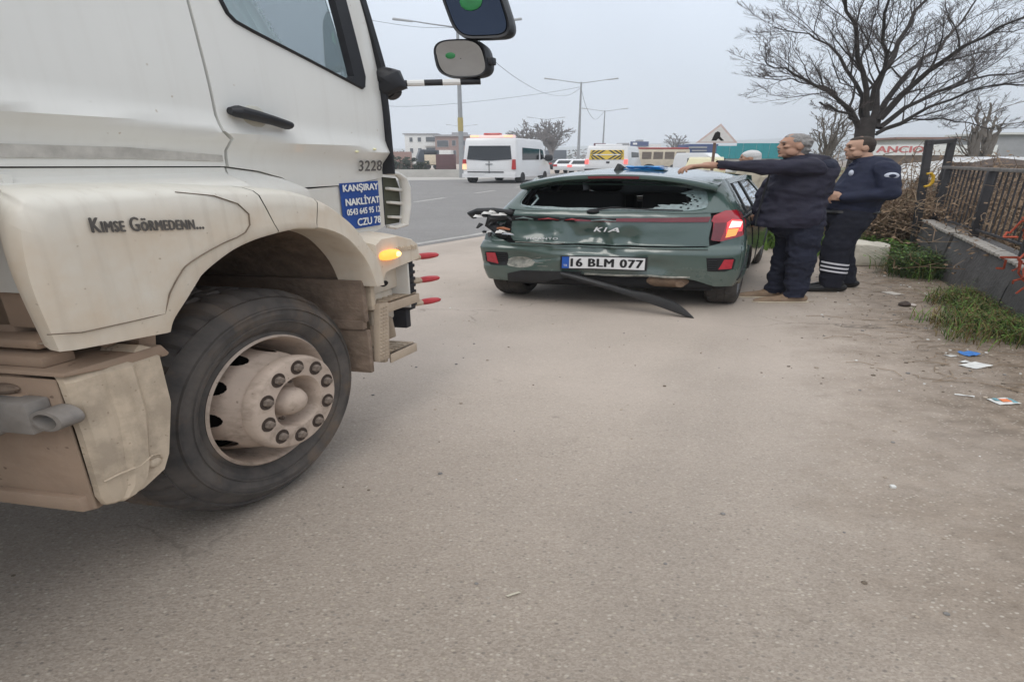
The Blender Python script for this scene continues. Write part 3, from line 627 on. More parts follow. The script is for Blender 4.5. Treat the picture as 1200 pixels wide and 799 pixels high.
mb = MB(); mb.prism([(-.52, .905), (-.44, .875), (-.43, .883), (-.50, .925)], -.056, .02); mb.ball((-.47, -.03, .905), (.014, .008, .008), 8, 5); solid('top_plate', mb, M_step, TF, truck, bevel=.003)
# casting with a pipe on the rear wall
mb = MB(); mb.box(-.76, -.70, -.012, .085, .722, .827); mb.box(-.77, -.72, .07, .5, .782, .832); mb.ball((-.75, .10, .727), (.05, .045, .03), 12, 6); cst = solid('casting', mb, M_pipe, TF, truck, bevel=.016)
mb = MB(); mb.lathe([(.020, .01), (.033, .01), (.033, -.045), (.024, -.047), (.022, .01), (.0, .012)], (-.71, -.042, .772), 'x', 24); solid('pipe', mb, M_pipe, TF, cst)
mb = MB(); mb.ball((-.71, .07, .845), (.02, .03, .016), 10, 6); solid('bolt', mb, M_rust, TF, truck)
# chassis pieces between fender and step box
mb = MB(); mb.box(-.60, -.45, .12, .5, .90, 1.16); mb.box(-.60, -.55, .02, 1.0, 1.0, 1.115); mb.box(-.66, -.58, .02, 1.0, .955, .985); mb.box(-.68, -.60, .0, 1.0, .905, .94); mb.prism([(-.47, .88), (-.42, .88), (-.40, .99), (-.46, 1.0)], -.03, .10)
mb.tube([(-.53, .01, .93), (-.50, -.02, .965)], .022, 8)
solid('cab_mount', mb, M_boxmud, TF, truck, bevel=.008)
mb = MB(); mb.sheet([(-.03, 1.12), (-.9, 1.12), (-.9, 1.46), (-.03, 1.46)], lambda y, z, d: (-.62+d, -y-.01, z), (), (), .02); solid('rear_skirt', mb, M_cab, TF, truck)
# mirrors
mb = MB(); mb.tube([(.900, .035, 1.925), (.915, .01, 1.90), (.92, -.005, 1.86), (.905, .03, 1.83)], [.03, .05, .048, .03], 10); mb.box(.885, .935, -.015, .07, 1.845, 1.935)
mr_ = bpy.data.objects.new('mirror_assembly', None); COL.objects.link(mr_); mr_.parent = truck
solid('mirror_bracket', mb, M_black, TF, mr_, bevel=.008)
mb = MB(); mb.tube([(.945, .02, 1.83), (.965, .012, 1.825)], [.030, .034], 16); mb.ball((.935, .03, 1.833), (.03, .03, .03), 12, 8); solid('horn', mb, mat('worn_black', (.06, .055, .055), .55, .3, 20), TF, mr_)
arm = [(.93, -.0, 1.868), (1.0, -.19, 1.878)]
for a, b, mt in ((0, .22, M_black), (.22, .47, M_white), (.47, .74, M_black), (.74, 1.0, M_white), (1.0, 1.3, M_black)):
    P = lambda t: Vector(arm[0]).lerp(Vector(arm[1]), t); mb = MB(); mb.tube([P(a), P(b)], .0155, 10); solid('arm_band', mb, mt, TF, mr_)
def mirror(yc, zc, hw, hh, tilt, e, xx=1.0, mg=M_mirrorglass, down=0.0):
    rows = []; mbh = MB()
    for dx, s in ((-.008, .93), (-.012, 1.0), (.02, 1.03), (.07, .97), (.11, .72), (.125, .3)):
        row = []
        for j in range(36):
            a = 2*math.pi*j/36; cu, sv = math.cos(a), math.sin(a); u = math.copysign(abs(cu)**e, cu)*hw*s; v = math.copysign(abs(sv)**e, sv)*hh*s
            row.append((xx+dx, yc+u+tilt*v, zc+v))
        rows.append(row)
    mbh.grid(rows, close_v=True); mbh.f.append(tuple(range(5*36, 6*36))); mbh.m.append(0)
    h = solid('mirror_housing', mbh, M_black, TF, truck, sharp=50)
    mbg = MB(); ring = []
    for s, dx in ((.90, -.0085), (.5, -.0065), (.02, -.006)):
        ring.append([])
        for j in range(36):
            a = 2*math.pi*j/36; cu, sv = math.cos(a), math.sin(a); u = math.copysign(abs(cu)**e, cu)*hw*s; v = math.copysign(abs(sv)**e, sv)*hh*s
            ring[-1].append((xx+dx-down*v, yc+u+tilt*v, zc+v))
    mbg.grid(ring, close_v=True); solid('mirror_glass', mbg, mg, TF, h, sharp=60); return h
h1 = mirror(-.196, 1.985, .080, .088, .10, .62, 1.0, M_truemirror, .17)
h2 = mirror(-.243, 2.225, .088, .155, .22, .45, .99)
mb = MB(); mb.ball((.980, -.236, 2.232), (.004, .034, .040), 20, 6); solid('green_reflection', mb, M_green, TF, h2)
mb = MB(); mb.ball((.990, -.165, 2.0), (.003, .016, .016), 12, 5); solid('green_reflection', mb, M_green, TF, h1)
mb = MB(); mb.box(1.0, 1.04, -.292, -.272, 1.955, 1.99); solid('mirror_tab', mb, M_black, TF, h1, bevel=.005)
# ---------------------------------------------------------------- the damaged car
CF = Frame(.648, 5.672, R(18))
M_carp = mat('green_car_paint', (.052, .090, .078), .22, .05, 3, spec=.5, coat=1.0, dirt=((.30, .27, .23), .28, 6, -.1, .75))
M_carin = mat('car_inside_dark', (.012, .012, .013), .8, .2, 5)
M_trim = mat('black_trim', (.013, .014, .016), .5, .2, 14, dirt=((.16, .14, .12), .14, 9, 0, .6))
M_cartyre = mat('car_tyre', (.026, .026, .027), .85, .2, 30, dirt=((.13, .11, .09), .6, 14, -.2, .7))
M_alloy = mat('alloy_rim', (.16, .16, .165), .45, .15, 20, metal=.6)
M_lens = mat('red_lens', (.32, .012, .022), .12, .1, 12, coat=1.0)
M_lensd = mat('dark_red_lens', (.14, .006, .012), .15, .15, 12, coat=1.0)
M_lit = mat('lit_brake_lamp', (1, .5, .45), .3, .02, 9, emit=((1, .46, .38), 1.5))
M_litring = mat('glowing_red', (.8, .05, .06), .2, .02, 9, emit=((1, .04, .05), .55), coat=1)
M_orange = mat('orange_lamp', (.9, .3, .1), .3, .02, 9, emit=((1, .30, .07), .75))
M_chrome = mat('chrome', (.75, .76, .78), .15, .03, 9, metal=1.0)
M_chromew = mat('bright_chrome_letter', (.80, .82, .84), .3, .03, 9, metal=.35)
M_plate = mat('plate_white', (.72, .72, .72), .45, .06, 20)
M_plateblue = mat('plate_blue', (.02, .10, .42), .4, .05, 20)
M_letter = mat('plate_black', (.012, .012, .014), .5, .1, 20)
M_cglass = glass_mat('car_glass', (.30, .36, .35), .70)
M_wind = glass_mat('car_windscreen', (.78, .88, .84), .86)
M_shard = mat('crazed_glass', (.17, .23, .23), .18, .3, 40, spec=.8, bump=(90, .6, .008), coat=.5)
M_scrape = mat('scraped_primer', (.40, .38, .33), .8, .45, 26, col2=(.11, .12, .105))
M_exh = mat('rusty_exhaust', (.20, .135, .09), .75, .4, 15)
M_bluep = mat('blue_plastic', (.02, .30, .68), .35, .12, 12)

car = thing('damaged_car', CF, 'crashed green hatchback with smashed rear window and hanging bumper strip', 'car')
YC = -.017
Wt = [(.2, .765), (.35, .797), (.6, .802), (.75, .790), (.9, .765), (1.0, .725), (1.15, .662), (1.25, .617), (1.33, .578), (1.40, .50)]
Xt = [(.18, -.37), (.27, -.415), (.45, -.435), (.60, -.430), (.65, -.405), (.668, -.365), (.85, -.335), (.95, -.315), (1.0, -.275), (1.24, -.085), (1.40, .02)]
DD, NN = .34, 4.6
def dent(y, z):
    d = .075*math.exp(-((y-.10)/.10)**2-((z-.74)/.09)**2)+.045*math.exp(-((y+.12)/.07)**2-((z-.72)/.10)**2)
    d += .032*math.exp(-((y-.42)/.17)**2-((z-.80)/.11)**2)+.06*math.exp(-((y-.52)/.12)**2-((z-.50)/.07)**2)-.03*math.exp(-((y-.02)/.05)**2-((z-.78)/.12)**2)
    d += .05*math.exp(-((y-.05)/.16)**2-((z-.60)/.05)**2)+.03*math.exp(-((y+.30)/.12)**2-((z-.47)/.08)**2)
    fold = lambda yc, w: max(0, 1-abs(y-yc-.25*(z-.76))/w)
    d += (.034*fold(.03, .05)-.022*fold(-.05, .06)+.020*fold(.20, .05)-.016*fold(.33, .06))*sstep(.92, .80, z)*sstep(.55, .66, z)
    d += .014*max(0, 1-abs(z-.575-.10*(y-.1))/.035)*sstep(-.15, .1, y)+.012*max(0, 1-abs(z-.50+.22*(y-.4))/.03)*sstep(.1, .3, y)
    k = sstep(1.02, .94, z)*sstep(-.62, -.35, y)
    return (d+.011*nse(y*5.2, z*7.1, 3.3)+.003*nse(y*13, z*11, 9.1))*k
def rear(y, z, d=0.0):
    W, x0 = plin(Wt, z), plin(Xt, z); a = abs(y)
    if a <= .965*W: x = x0+.03*(a/W)**2+DD*(1-(1-(a/W)**NN)**(1/NN)); yy = a
    else:
        o = a-.965*W; xa = x0+.03+DD*(1-(1-.965**NN)**(1/NN)); x = xa+o*1.05; yy = W*lerp(.965, 1, sstep(0, .22, o))
    x += dent(y, z)
    # depth runs inwards: forward near the middle, sideways at the corners
    t = sstep(.80, 1.0, a/W); return (x+d*(1-.8*t), YC+math.copysign(yy-d*.8*t, y), z)
def sidef(sg):
    def g(x, z, d=0.0):
        W, x0 = plin(Wt, z), plin(Xt, z); t = min(1, max(0, (x-x0-.02)/DD)); yy = W*(1-(1-t)**NN)**(1/NN)
        yy *= 1-.10*sstep(2.3, 3.3, x); return (x, YC+sg*(yy-d), z)
    return g
yc = frange(-.86, .86, 120); zc_ = frange(.22, 1.3, 76)
# bumper, wrapped round both corners
o = [(-.97, .31), (-.93, .245), (-.66, .270), (-.55, .335), (-.38, .375), (.0, .375), (.20, .350), (.34, .270), (.62, .245), (.92, .235), (.98, .29), (.99, .45), (.97, .60), (.86, .70), (.74, .735), (.66, .69), (.60, .655), (.30, .650), (0, .645), (-.30, .650), (-.58, .662), (-.66, .70), (-.80, .70), (-.99, .64), (-1.0, .45)]
def bump_f(y, z, d): 
    p = rear(y, z, d-.012); k = sstep(.55, .8, y); return (p[0]-.035*k*sstep(.4, .7, z), p[1]+.02*k, p[2]+.0)
mb = MB(); mb.sheet(o, bump_f, yc, zc_, .012); bumper_c = solid('rear_bumper', mb, M_carp, CF, car, sharp=45)
mb = MB(); mb.tube([bump_f(y, .645-.004*math.cos(y*5), -.004) for y in frange(-.60, .58, 24)], .010, 8); solid('bumper_lip', mb, M_carp, CF, bumper_c)
# gap behind
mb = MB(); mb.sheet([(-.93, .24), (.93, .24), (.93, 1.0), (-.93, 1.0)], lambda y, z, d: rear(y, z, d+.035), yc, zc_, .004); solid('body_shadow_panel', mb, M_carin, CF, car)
# tailgate: lower panel, then the frame round the broken window
tg = [(-.60, .672), (-.40, .664), (0, .660), (.4, .664), (.58, .672), (.605, .72), (.610, .90), (.60, .985), (-.575, .985), (-.595, .90), (-.590, .75)]
mb = MB(); mb.sheet(tg, lambda y, z, d: rear(y, z, d-.004), yc, zc_, .012); gate = solid('tailgate', mb, M_carp, CF, car, sharp=45)
def ring_pts(cx, cz, hw, hh, top, e, n=72):
    out = []
    for i in range(n):
        a = 2*math.pi*i/n; u = math.copysign(abs(math.cos(a))**e, math.cos(a)); v = math.copysign(abs(math.sin(a))**e, math.sin(a))
        out.append((cx+hw*u*(1-top*v), cz+hh*v))
    return out
R0 = ring_pts(.008, 1.118, .640, .136, .06, .22); R1 = ring_pts(.020, 1.118, .560, .122, .05, .42); R2 = ring_pts(.03, 1.118, .535, .112, .05, .5)
mb = MB(); rows = []
for t, dd in ((0, .01), (0, -.008), (.12, -.012), (.8, -.012), (1.0, -.006), (1.0, .02)):
    rows.append([rear(lerp(a[0], b[0], t), lerp(a[1], b[1], t), dd) for a, b in zip(R0, R1)])
mb.grid(rows, close_v=True); solid('window_surround', mb, M_carp, CF, gate, sharp=50)
# what is left of the glass: a ragged band, widest on the right and along the foot
mb = MB(); rows = [[], [], []]
for i, (a, b) in enumerate(zip(R1, ring_pts(.03, 1.118, .43, .06, .05, .7))):
    ang = 2*math.pi*i/72; right = sstep(.05, .9, -math.cos(ang)); foot = sstep(.3, 1, -math.sin(ang)); jag = .5+.5*nse(i*.9, 1.7)+.25*nse(i*2.3, 5)
    k = min(.95, max(.04, (.82*right+.38*foot+.06)*(.55+.6*jag)))
    if math.sin(ang) > .55: k *= .25
    for q, t in enumerate((0, .5, 1)): rows[q].append(rear(lerp(a[0], b[0], k*t), lerp(a[1], b[1], k*t), .004+.004*nse(i, q*3)))
mb.grid(rows, close_v=True); solid('glass_remains', mb, M_shard, CF, gate, flat=True)
for k in range(16):
    y, z = -.50+.10*rnd.random(), 1.02+.15*rnd.random(); mb = MB(); p = rear(y, z, -.004); mb.ball(p, (.004, .008, .006), 6, 4); solid('glass_crumb', mb, M_carin, CF, gate)
mb = MB(); mb.tube([rear(.50, 1.03, .0), rear(.475, 1.10, -.005), rear(.50, 1.13, .01)], .007, 6); solid('torn_strip', mb, M_shard, CF, gate)
mb = MB(); mb.tube([rear(.12, .998, -.02), rear(-.02, 1.03, -.025), rear(-.16, 1.018, -.02), rear(-.42, 1.010, -.01)], [.012, .008, .007, .005], 6); mb.ball(rear(.10, .99, -.02), (.03, .04, .02), 10, 6); solid('wiper', mb, M_trim, CF, gate)
# light bar, broken towards the left
mb = MB(); mb.sheet([(-.575, .905), (-.3, .898), (.02, .893), (.20, .888), (.20, .915), (.02, .925), (-.3, .938), (-.585, .955)], lambda y, z, d: rear(y, z, d-.018), yc, zc_, .02); solid('light_bar', mb, M_lensd, CF, gate)
mb = MB(); mb.sheet([(.20, .880), (.62, .878), (.62, .930), (.20, .925)], lambda y, z, d: rear(y, z, d-.006+.01*nse(y*20, z*20)), yc, zc_, .02); mb.tube([rear(y, .915+.02*nse(y*9, 2), -.016) for y in frange(-.05, .6, 16)], .010, 6); solid('broken_bar_back', mb, M_carin, CF, gate)
for a, b in ((.58, .47), (.43, .30), (.26, .17), (.10, -.05)):
    mb = MB(); mb.tube([rear(a, .900, -.016), rear((a+b)/2, .905+.01*rnd.random(), -.022), rear(b, .900, -.016)], [.006, .009, .004], 6); solid('lens_fragment', mb, M_lens if a < .44 and a > .2 else M_shard, CF, gate)
# lettering and emblem
def flat_spot(y0, y1, z0, z1):
    return min(rear(lerp(y0, y1, a), lerp(z0, z1, b))[0] for a in (0, .25, .5, .75, 1) for b in (0, .5, 1))-.010
xk, xp = flat_spot(.07, -.08, .795, .84), flat_spot(.485, .29, .69, .72)
for ch, u0, w_ in (('K', 0, .052), ('I', .060, .018), ('A', .084, .066)):
    text_obj('lettering', ch, lambda u, v, d, u0=u0: (xk+d, YC+.072-u0-u, .795+v-.02*u), w_, .044, M_chromew, CF, gate, bold=.05, shear=.3, depth=.004)
text_obj('lettering', 'PICANTO', lambda u, v, d: (xp+d, YC+.485-u, .693+v+.04*u), .195, .024, M_chromew, CF, gate, bold=.04, spacing=1.15, depth=.003)
# quarter panels, sides, pillars
xq = [-.42+.012*i for i in range(30)]+[.05*i for i in range(68)]; zq = frange(.2, 1.32, 36)
def arch(cx, r, n=14): return [(cx+r*math.cos(math.pi*i/(n-1)), .285+r*math.sin(math.pi*i/(n-1))) for i in range(n)]
for sg in (1, -1):
    g = sidef(sg); low = [(-.295, .70), (-.272, .80), (-.25, .93)]
    out = low+[(1.0, .93), (2.35, .93), (2.95, .86), (3.18, .70), (3.2, .30)]+[(2.82, .22)]+arch(2.48, .335)+[(2.13, .22), (.43, .22)]+arch(.08, .335)+[(-.262, .34), (-.262, .70)]
    mb = MB(); mb.sheet(out, lambda x, z, d: g(x, z, d), xq, zq, .02); sd = solid('body_side', mb, M_carp, CF, car, sharp=40)
    mb = MB(); mb.sheet([(-.235, .935), (.10, .935), (.26, 1.24), (.28, 1.30), (.06, 1.30), (.035, 1.26)], g, xq, zq, .02); mb.sheet([(.262, 1.25), (1.72, 1.25), (1.80, 1.235), (2.32, .935), (2.42, .935), (1.86, 1.30), (.282, 1.30)], g, xq, zq, .02)
    solid('window_frame', mb, M_carp, CF, car, sharp=40)
    for pp in ([(.90, .935), (1.00, .935), (1.02, 1.25), (.93, 1.25)], [(.30, .935), (.36, .935), (.46, 1.25), (.40, 1.25)]):
        mb = MB(); mb.sheet(pp, g, xq, zq, .015); solid('door_pillar', mb, M_trim, CF, car)
    for pl in ([(.10, .935), (.30, .935), (.40, 1.25), (.26, 1.25)], [(.36, .935), (.90, .935), (.93, 1.25), (.46, 1.25)], [(1.0, .935), (2.31, .935), (1.79, 1.24), (1.02, 1.25)]):
        mb = MB(); mb.sheet(pl, lambda x, z, d: g(x, z, d+.008), xq, zq, None); solid('side_window', mb, M_cglass, CF, car)
    mb = MB(); mb.tube([g(x, .935, -.004) for x in frange(-.1, 2.35, 20)], .008, 6); solid('window_trim', mb, M_trim, CF, car)
    mb = MB(); mb.tube([g(.80, .82, -.002), g(.83, .825, -.03), g(.97, .825, -.03), g(1.0, .82, -.002)], .012, 8); solid('door_handle', mb, M_chrome, CF, sd)
    mb = MB(); mb.tube([g(.98, z, -.0015) for z in frange(.26, .93, 12)], .004, 4); mb.tube([g(.34, z, -.0015) for z in frange(.60, .93, 7)], .004, 4); solid('door_seam', mb, M_carin, CF, sd)
    for ax in (.08, 2.48):
        mb = MB(); mb.tube([g(ax+.335*math.cos(a), .285+.335*math.sin(a), .004) for a in frange(0.1, 3.04, 20)], .012, 6); solid('arch_trim', mb, M_trim, CF, sd)
    mb = MB(); mb.ball((1.95, YC+sg*.86, .99), (.06, .09, .06), 12, 8, e=.7); mb.tube([(1.98, YC+sg*.70, .95), (1.97, YC+sg*.80, .97)], .02, 6); solid('door_mirror', mb, M_trim, CF, car)
# roof with its spoiler
ZR = [(-.24, 1.350), (-.1, 1.366), (.2, 1.392), (.6, 1.405), (1.1, 1.405), (1.5, 1.39), (1.9, 1.34)]
def roof(x, y): return plin(ZR, x)-.105*(abs(y)/.58)**2.3
mb = MB(); mb.grid([[(x+.06*(abs(y)/.58)**2*(1 if x < -.2 else 0), YC+y, roof(x, y)) for y in frange(-.592, .592, 33)] for x in [-.235, -.21, -.15]+frange(-.1, 1.9, 18)])
mb.grid([[(x+.06*(abs(y)/.58)**2*w, YC+y*sc, roof(-.235, y)-dz) for y in frange(-.592, .592, 33)] for x, dz, w, sc in ((-.235, 0, 1, 1), (-.240, .012, 1, 1), (-.236, .040, 1, .995), (-.215, .052, 1, .985), (-.06, .075, 1, .97))])
solid('roof', mb, M_carp, CF, car, sharp=50)
mb = MB(); mb.sheet([(-.145, -.012), (.15, -.012), (.155, .012), (-.15, .012)], lambda y, v, d: (-.246+d, YC+y, roof(-.235, y)-.028+v), frange(-.14, .14, 6), (), .01); solid('brake_light_strip', mb, M_lensd, CF, car)
mb = MB(); mb.prism([(.08, 1.38), (.30, 1.395), (.16, 1.445), (.11, 1.45)], -.022, .022); 
for i, v in enumerate(mb.v): mb.v[i] = (v[0], v[1]*(1 if v[2] < 1.42 else .3)+.035, v[2])
solid('antenna_fin', mb, M_trim, CF, car, bevel=.006)
# inside: floor, seats, parcel shelf, dash
mb = MB(); mb.box(-.2, 2.6, -.70, .68, .30, .36); mb.box(2.25, 2.6, -.66, .64, .36, .90); mb.box(-.15, .35, -.58, .55, .86, .88)
mb.grid([[(x, YC+y*.985, roof(x, y)-.03) for y in frange(-.56, .56, 9)] for x in frange(.0, 1.85, 8)]); solid('cabin_lining', mb, M_carin, CF, car)
for sg in (1, -1):
    mb = MB(); mb.prism([(.42, .40), (.95, .40), (.98, .60), (.62, .62), (.48, 1.15), (.38, 1.14)], YC+sg*.36-.30, YC+sg*.36+.30); solid('rear_seat', mb, M_carin, CF, car, bevel=.04)
    mb = MB(); mb.prism([(1.25, .40), (1.80, .42), (1.80, .60), (1.45, .60), (1.30, 1.08), (1.18, 1.07)], YC+sg*.36-.23, YC+sg*.36+.23); st = solid('front_seat', mb, M_carin, CF, car, bevel=.05)
    mb = MB(); mb.ball((1.22, YC+sg*.36, 1.17), (.05, .13, .08), 14, 8, e=.7); solid('headrest', mb, M_carin, CF, st)
mb = MB(); mb.grid([[(x, YC+y*(1.13-.0*x), z-.05*(y/.58)**2) for y in frange(-.56, .56, 9)] for x, z in ((1.9, 1.335), (2.15, 1.19), (2.42, .98))]); solid('windscreen', mb, M_wind, CF, car)
mb = MB(); mb.grid([[(x, YC+y, z-.05*(y/.7)**2) for y in frange(-.70, .70, 11)] for x, z in ((2.42, .975), (2.8, .93), (3.05, .86), (3.18, .70), (3.2, .25))]); solid('bonnet', mb, M_carp, CF, car)
mb = MB(); mb.box(-.30, 3.1, -.66, .63, .20, .30); solid('underbody', mb, M_carin, CF, car, bevel=.02)
# wheels
def car_wheel(cx, sg):
    wh = bpy.data.objects.new('wheel', None); COL.objects.link(wh); wh.parent = car
    y0 = YC+sg*.775; c = (cx, 0, .283); q = lambda L_: [(r, y0-sg*d) for r, d in L_]
    n = 120; prof = [(.190, .02), (.20, .004), (.235, -.004), (.268, .006), (.284, .022), (.290, .035), (.290, .06), (.284, .062), (.284, .070), (.290, .072), (.290, .105), (.284, .107), (.284, .115), (.290, .117), (.290, .15), (.282, .168), (.25, .19), (.20, .18)]
    mb = MB(); rows = []
    for i, (r, d) in enumerate(prof): rows.append([(cx+(r-(.006 if 4 <= i <= 15 and j % 4 == 0 else 0))*math.cos(2*math.pi*j/n), y0-sg*d, max(0, .283+(r-(.006 if 4 <= i <= 15 and j % 4 == 0 else 0))*math.sin(2*math.pi*j/n))) for j in range(n)])
    mb.grid(rows, close_v=True); solid('tyre', mb, M_cartyre, CF, wh, sharp=30)
    mb = MB(); mb.lathe(q([(.198, .006), (.190, .012), (.182, .03), (.175, .10), (.0, .11)]), c, n=40); solid('rim', mb, M_alloy, CF, wh)
    for k in range(5):
        a = 2*math.pi*k/5+.3; mb = MB(); mb.tube([(cx+r*math.cos(a), y0-sg*d, .283+r*math.sin(a)) for r, d in ((.03, .02), (.1, .018), (.186, .022))], [.03, .022, .028], 8); solid('spoke', mb, M_alloy, CF, wh)
for cx in (.08, 2.48):
    for sg in (1, -1): car_wheel(cx, sg)
# right tail lamp, lit
tl = [(-.612, .728), (-.66, .720), (-.75, .765), (-.835, .835), (-.850, .905), (-.79, .985), (-.70, 1.012), (-.645, 1.010), (-.598, .965), (-.590, .915), (-.603, .90)]
yl = frange(-.86, -.58, 24); zl = frange(.72, 1.02, 20)
mb = MB(); mb.sheet(tl, lambda y, z, d: rear(y, z, d-.020), yl, zl, .03); lampc = solid('tail_lamp', mb, M_lens, CF, car, sharp=40)
mb = MB(); mb.sheet([(-.605, .733), (-.655, .727), (-.665, .80), (-.668, .90), (-.61, .898)], lambda y, z, d: rear(y, z, d-.0225), yl, zl, .004); solid('lamp_housing', mb, M_lensd, CF, lampc)
mb = MB(); mb.sheet([(-.676, .80), (-.745, .815), (-.748, .918), (-.690, .930), (-.672, .90)], lambda y, z, d: rear(y, z, d-.0245), yl, zl, .004); solid('lamp_glow', mb, M_litring, CF, lampc)
mb = MB(); mb.sheet([(-.683, .848), (-.733, .855), (-.738, .905), (-.690, .915)], lambda y, z, d: rear(y, z, d-.027), yl, zl, .004); solid('brake_lamp', mb, M_lit, CF, lampc)
mb = MB(); mb.sheet([(-.678, .755), (-.722, .775), (-.728, .843), (-.682, .836)], lambda y, z, d: rear(y, z, d-.0255), yl, zl, .004); solid('turn_lamp', mb, M_orange, CF, lampc)
# left tail lamp: torn housing and splinters
mb = MB(); mb.sheet([(.60, .70), (.88, .74), (.88, .93), (.80, .985), (.62, .985)], lambda y, z, d: rear(y, z, d+.02), frange(.6, .9, 12), frange(.7, 1, 10), .01); cav = solid('lamp_cavity', mb, M_carin, CF, car)
mb = MB(); mb.tube([(-.26, .60, .955), (-.31, .70, .975), (-.33, .79, .970), (-.32, .835, .945), (-.28, .835, .90)], [.03, .035, .035, .032, .018], 9); mb.tube([(-.30, .62, .92), (-.33, .70, .90), (-.30, .72, .83), (-.32, .66, .77), (-.29, .64, .70)], [.04, .045, .04, .035, .03], 8)
for k in range(10):
    p = Vector((-.30-.05*rnd.random(), .60+.18*rnd.random(), .74+.22*rnd.random())); mb.tube([p, p+Vector((-.03, .05*rnd.uniform(-1, 1), .05*rnd.uniform(-1, 1)))], [.018, .008], 5)
solid('torn_lamp_housing', mb, M_trim, CF, cav, sharp=25)
for k, (y, z, s_) in enumerate(((.775, .925, .032), (.71, .960, .040), (.66, .945, .034), (.68, .975, .026), (.62, .95, .03), (.62, .775, .03), (.585, .750, .04), (.64, .765, .024))):
    mb = MB(); p = (-.372-.01*(k % 2), y, z); mb.add([(p[0], p[1]-s_, p[2]-.010), (p[0]-.01, p[1]+s_, p[2]-.008), (p[0]+.0, p[1]+s_*.6, p[2]+.018), (p[0]-.008, p[1]-s_*.4, p[2]+.014), (p[0]+.02, p[1], p[2])], [(0, 1, 2, 3), (0, 1, 4), (1, 2, 4), (2, 3, 4), (3, 0, 4)]); solid('lamp_splinter', mb, M_white if k != 6 else M_chrome, CF, cav, flat=True)
mb = MB(); mb.tube([(-.35, .66, .80), (-.36, .62, .805), (-.355, .58, .79)], [.012, .016, .010], 6); solid('bulb_holder', mb, mat('copper_brown', (.35, .13, .06), .5, .2, 9), CF, cav)
# reflectors
for sg, pts, red in ((1, [(.60, .42), (.705, .41), (.735, .44), (.735, .545), (.70, .56), (.60, .555)], [(.655, .43), (.722, .445), (.722, .545), (.672, .548)]),
                     (-1, [(-.615, .43), (-.705, .425), (-.745, .45), (-.75, .545), (-.735, .565), (-.60, .565)], [(-.672, .45), (-.733, .455), (-.738, .548), (-.695, .548)])):
    mb = MB(); mb.sheet(pts, lambda y, z, d: bump_f(y, z, d-.003), frange(-.9, .9, 60), frange(.38, .6, 10), .003); po = solid('reflector_pocket', mb, M_carin, CF, bumper_c)
    mb = MB(); mb.sheet(red, lambda y, z, d: bump_f(y, z, d-.009), frange(-.9, .9, 60), frange(.38, .6, 10), .008); solid('reflector', mb, mat('reflector_red', (.42, .03, .045), .25, .15, 30, coat=.6), CF, po)
    for k in range(5):
        z = .445+.023*k; mb = MB(); mb.tube([bump_f(sg*.615, z, -.006), bump_f(sg*.66, z, -.006)], .004, 4); solid('vent_bar', mb, M_trim, CF, po)
# scraped patch
mb = MB(); pts = [(.52+.10*math.cos(a)*(1+.25*nse(math.cos(a)*2, math.sin(a)*2)), .455+.055*math.sin(a)*(1+.3*nse(math.sin(a)*3, 4))) for a in frange(0, 2*math.pi*.97, 30)]
mb.sheet(pts, lambda y, z, d: bump_f(y, z, d-.0025), frange(.3, .7, 16), frange(.38, .53, 12), .002); solid('scraped_patch', mb, M_scrape, CF, bumper_c)
for a in (((.42, .46), (.36, .465)), ((.45, .49), (.38, .52)), ((.35, .49), (.31, .50)), ((.40, .43), (.33, .43))):
    mb = MB(); mb.tube([bump_f(*a[0], -.003), bump_f(*a[1], -.003)], .003, 4); solid('scratch', mb, M_scrape, CF, bumper_c)
mb = MB(); mb.tube([bump_f(y, .664+.014*nse(y*11, 1), -.006) for y in frange(.25, .56, 12)], [.004+.004*abs(nse(i*1.3, 2)) for i in range(12)], 5); solid('scuffed_edge', mb, M_scrape, CF, bumper_c)
# plate
def plate(u, v, d): return (-.475-.012*math.sin(u*6)+d+.02*u*0, .215-u*.96, .425+v+.012*u/.515+.006*math.sin(u*7))
mb = MB(); mb.sheet([(-.012, -.010), (.527, -.010), (.527, .128), (-.012, .128)], lambda u, v, d: plate(u, v, d+.003), frange(0, .515, 14), (), .012); pf = solid('plate_frame', mb, M_letter, CF, car)
mb = MB(); mb.sheet([(.047, 0), (.515, .0), (.515, .118), (.047, .118)], plate, frange(.06, .5, 12), (), .004); solid('number_plate', mb, M_plate, CF, pf)
mb = MB(); mb.sheet([(0, 0), (.045, .0), (.045, .118), (0, .118)], plate, (), (), .004); solid('blue_band', mb, M_plateblue, CF, pf)
text_obj('lettering', '16 BLM 077', lambda u, v, d: plate(.060+u, .019+v, d-.0015), .442, .082, M_letter, CF, pf, bold=.05, spacing=1.12, depth=.002)
text_obj('lettering', 'TR', lambda u, v, d: plate(.010+u, .018+v, d-.0015), .026, .022, M_plate, CF, pf)
# dropped lower trim: left stub, and the strip that has come off and slopes to the ground
mb = MB(); mb.sheet([(.12, .345), (.30, .285), (.36, .245), (.60, .235), (.60, .33), (.50, .375), (.12, .385)], lambda y, z, d: rear(y, z, d-.02), frange(.1, .62, 16), frange(.23, .4, 8), .03); solid('diffuser_stub', mb, M_trim, CF, car, sharp=40)
mb = MB(); rows = []; A, B_ = Vector((-.47, .23, .365)), Vector((-.60, -.60, .0))
for i in range(19):
    t = i/18; p = A.lerp(B_, t); p.z += .02*math.sin(t*3.1); w = plin([(0, .022), (.1, .034), (.55, .048), (.64, .078), (.85, .088), (.92, .065), (1, .006)], t)
    rows.append([(p.x+.02, p.y, p.z+w), (p.x-.02, p.y-.01, p.z+w*.95), (p.x-.035, p.y-.015, p.z+w*.3), (p.x-.03, p.y-.01, max(.002, p.z-.012)), (p.x+.012, p.y, max(.002, p.z-.01)), (p.x+.005, p.y, p.z+w*.4)])
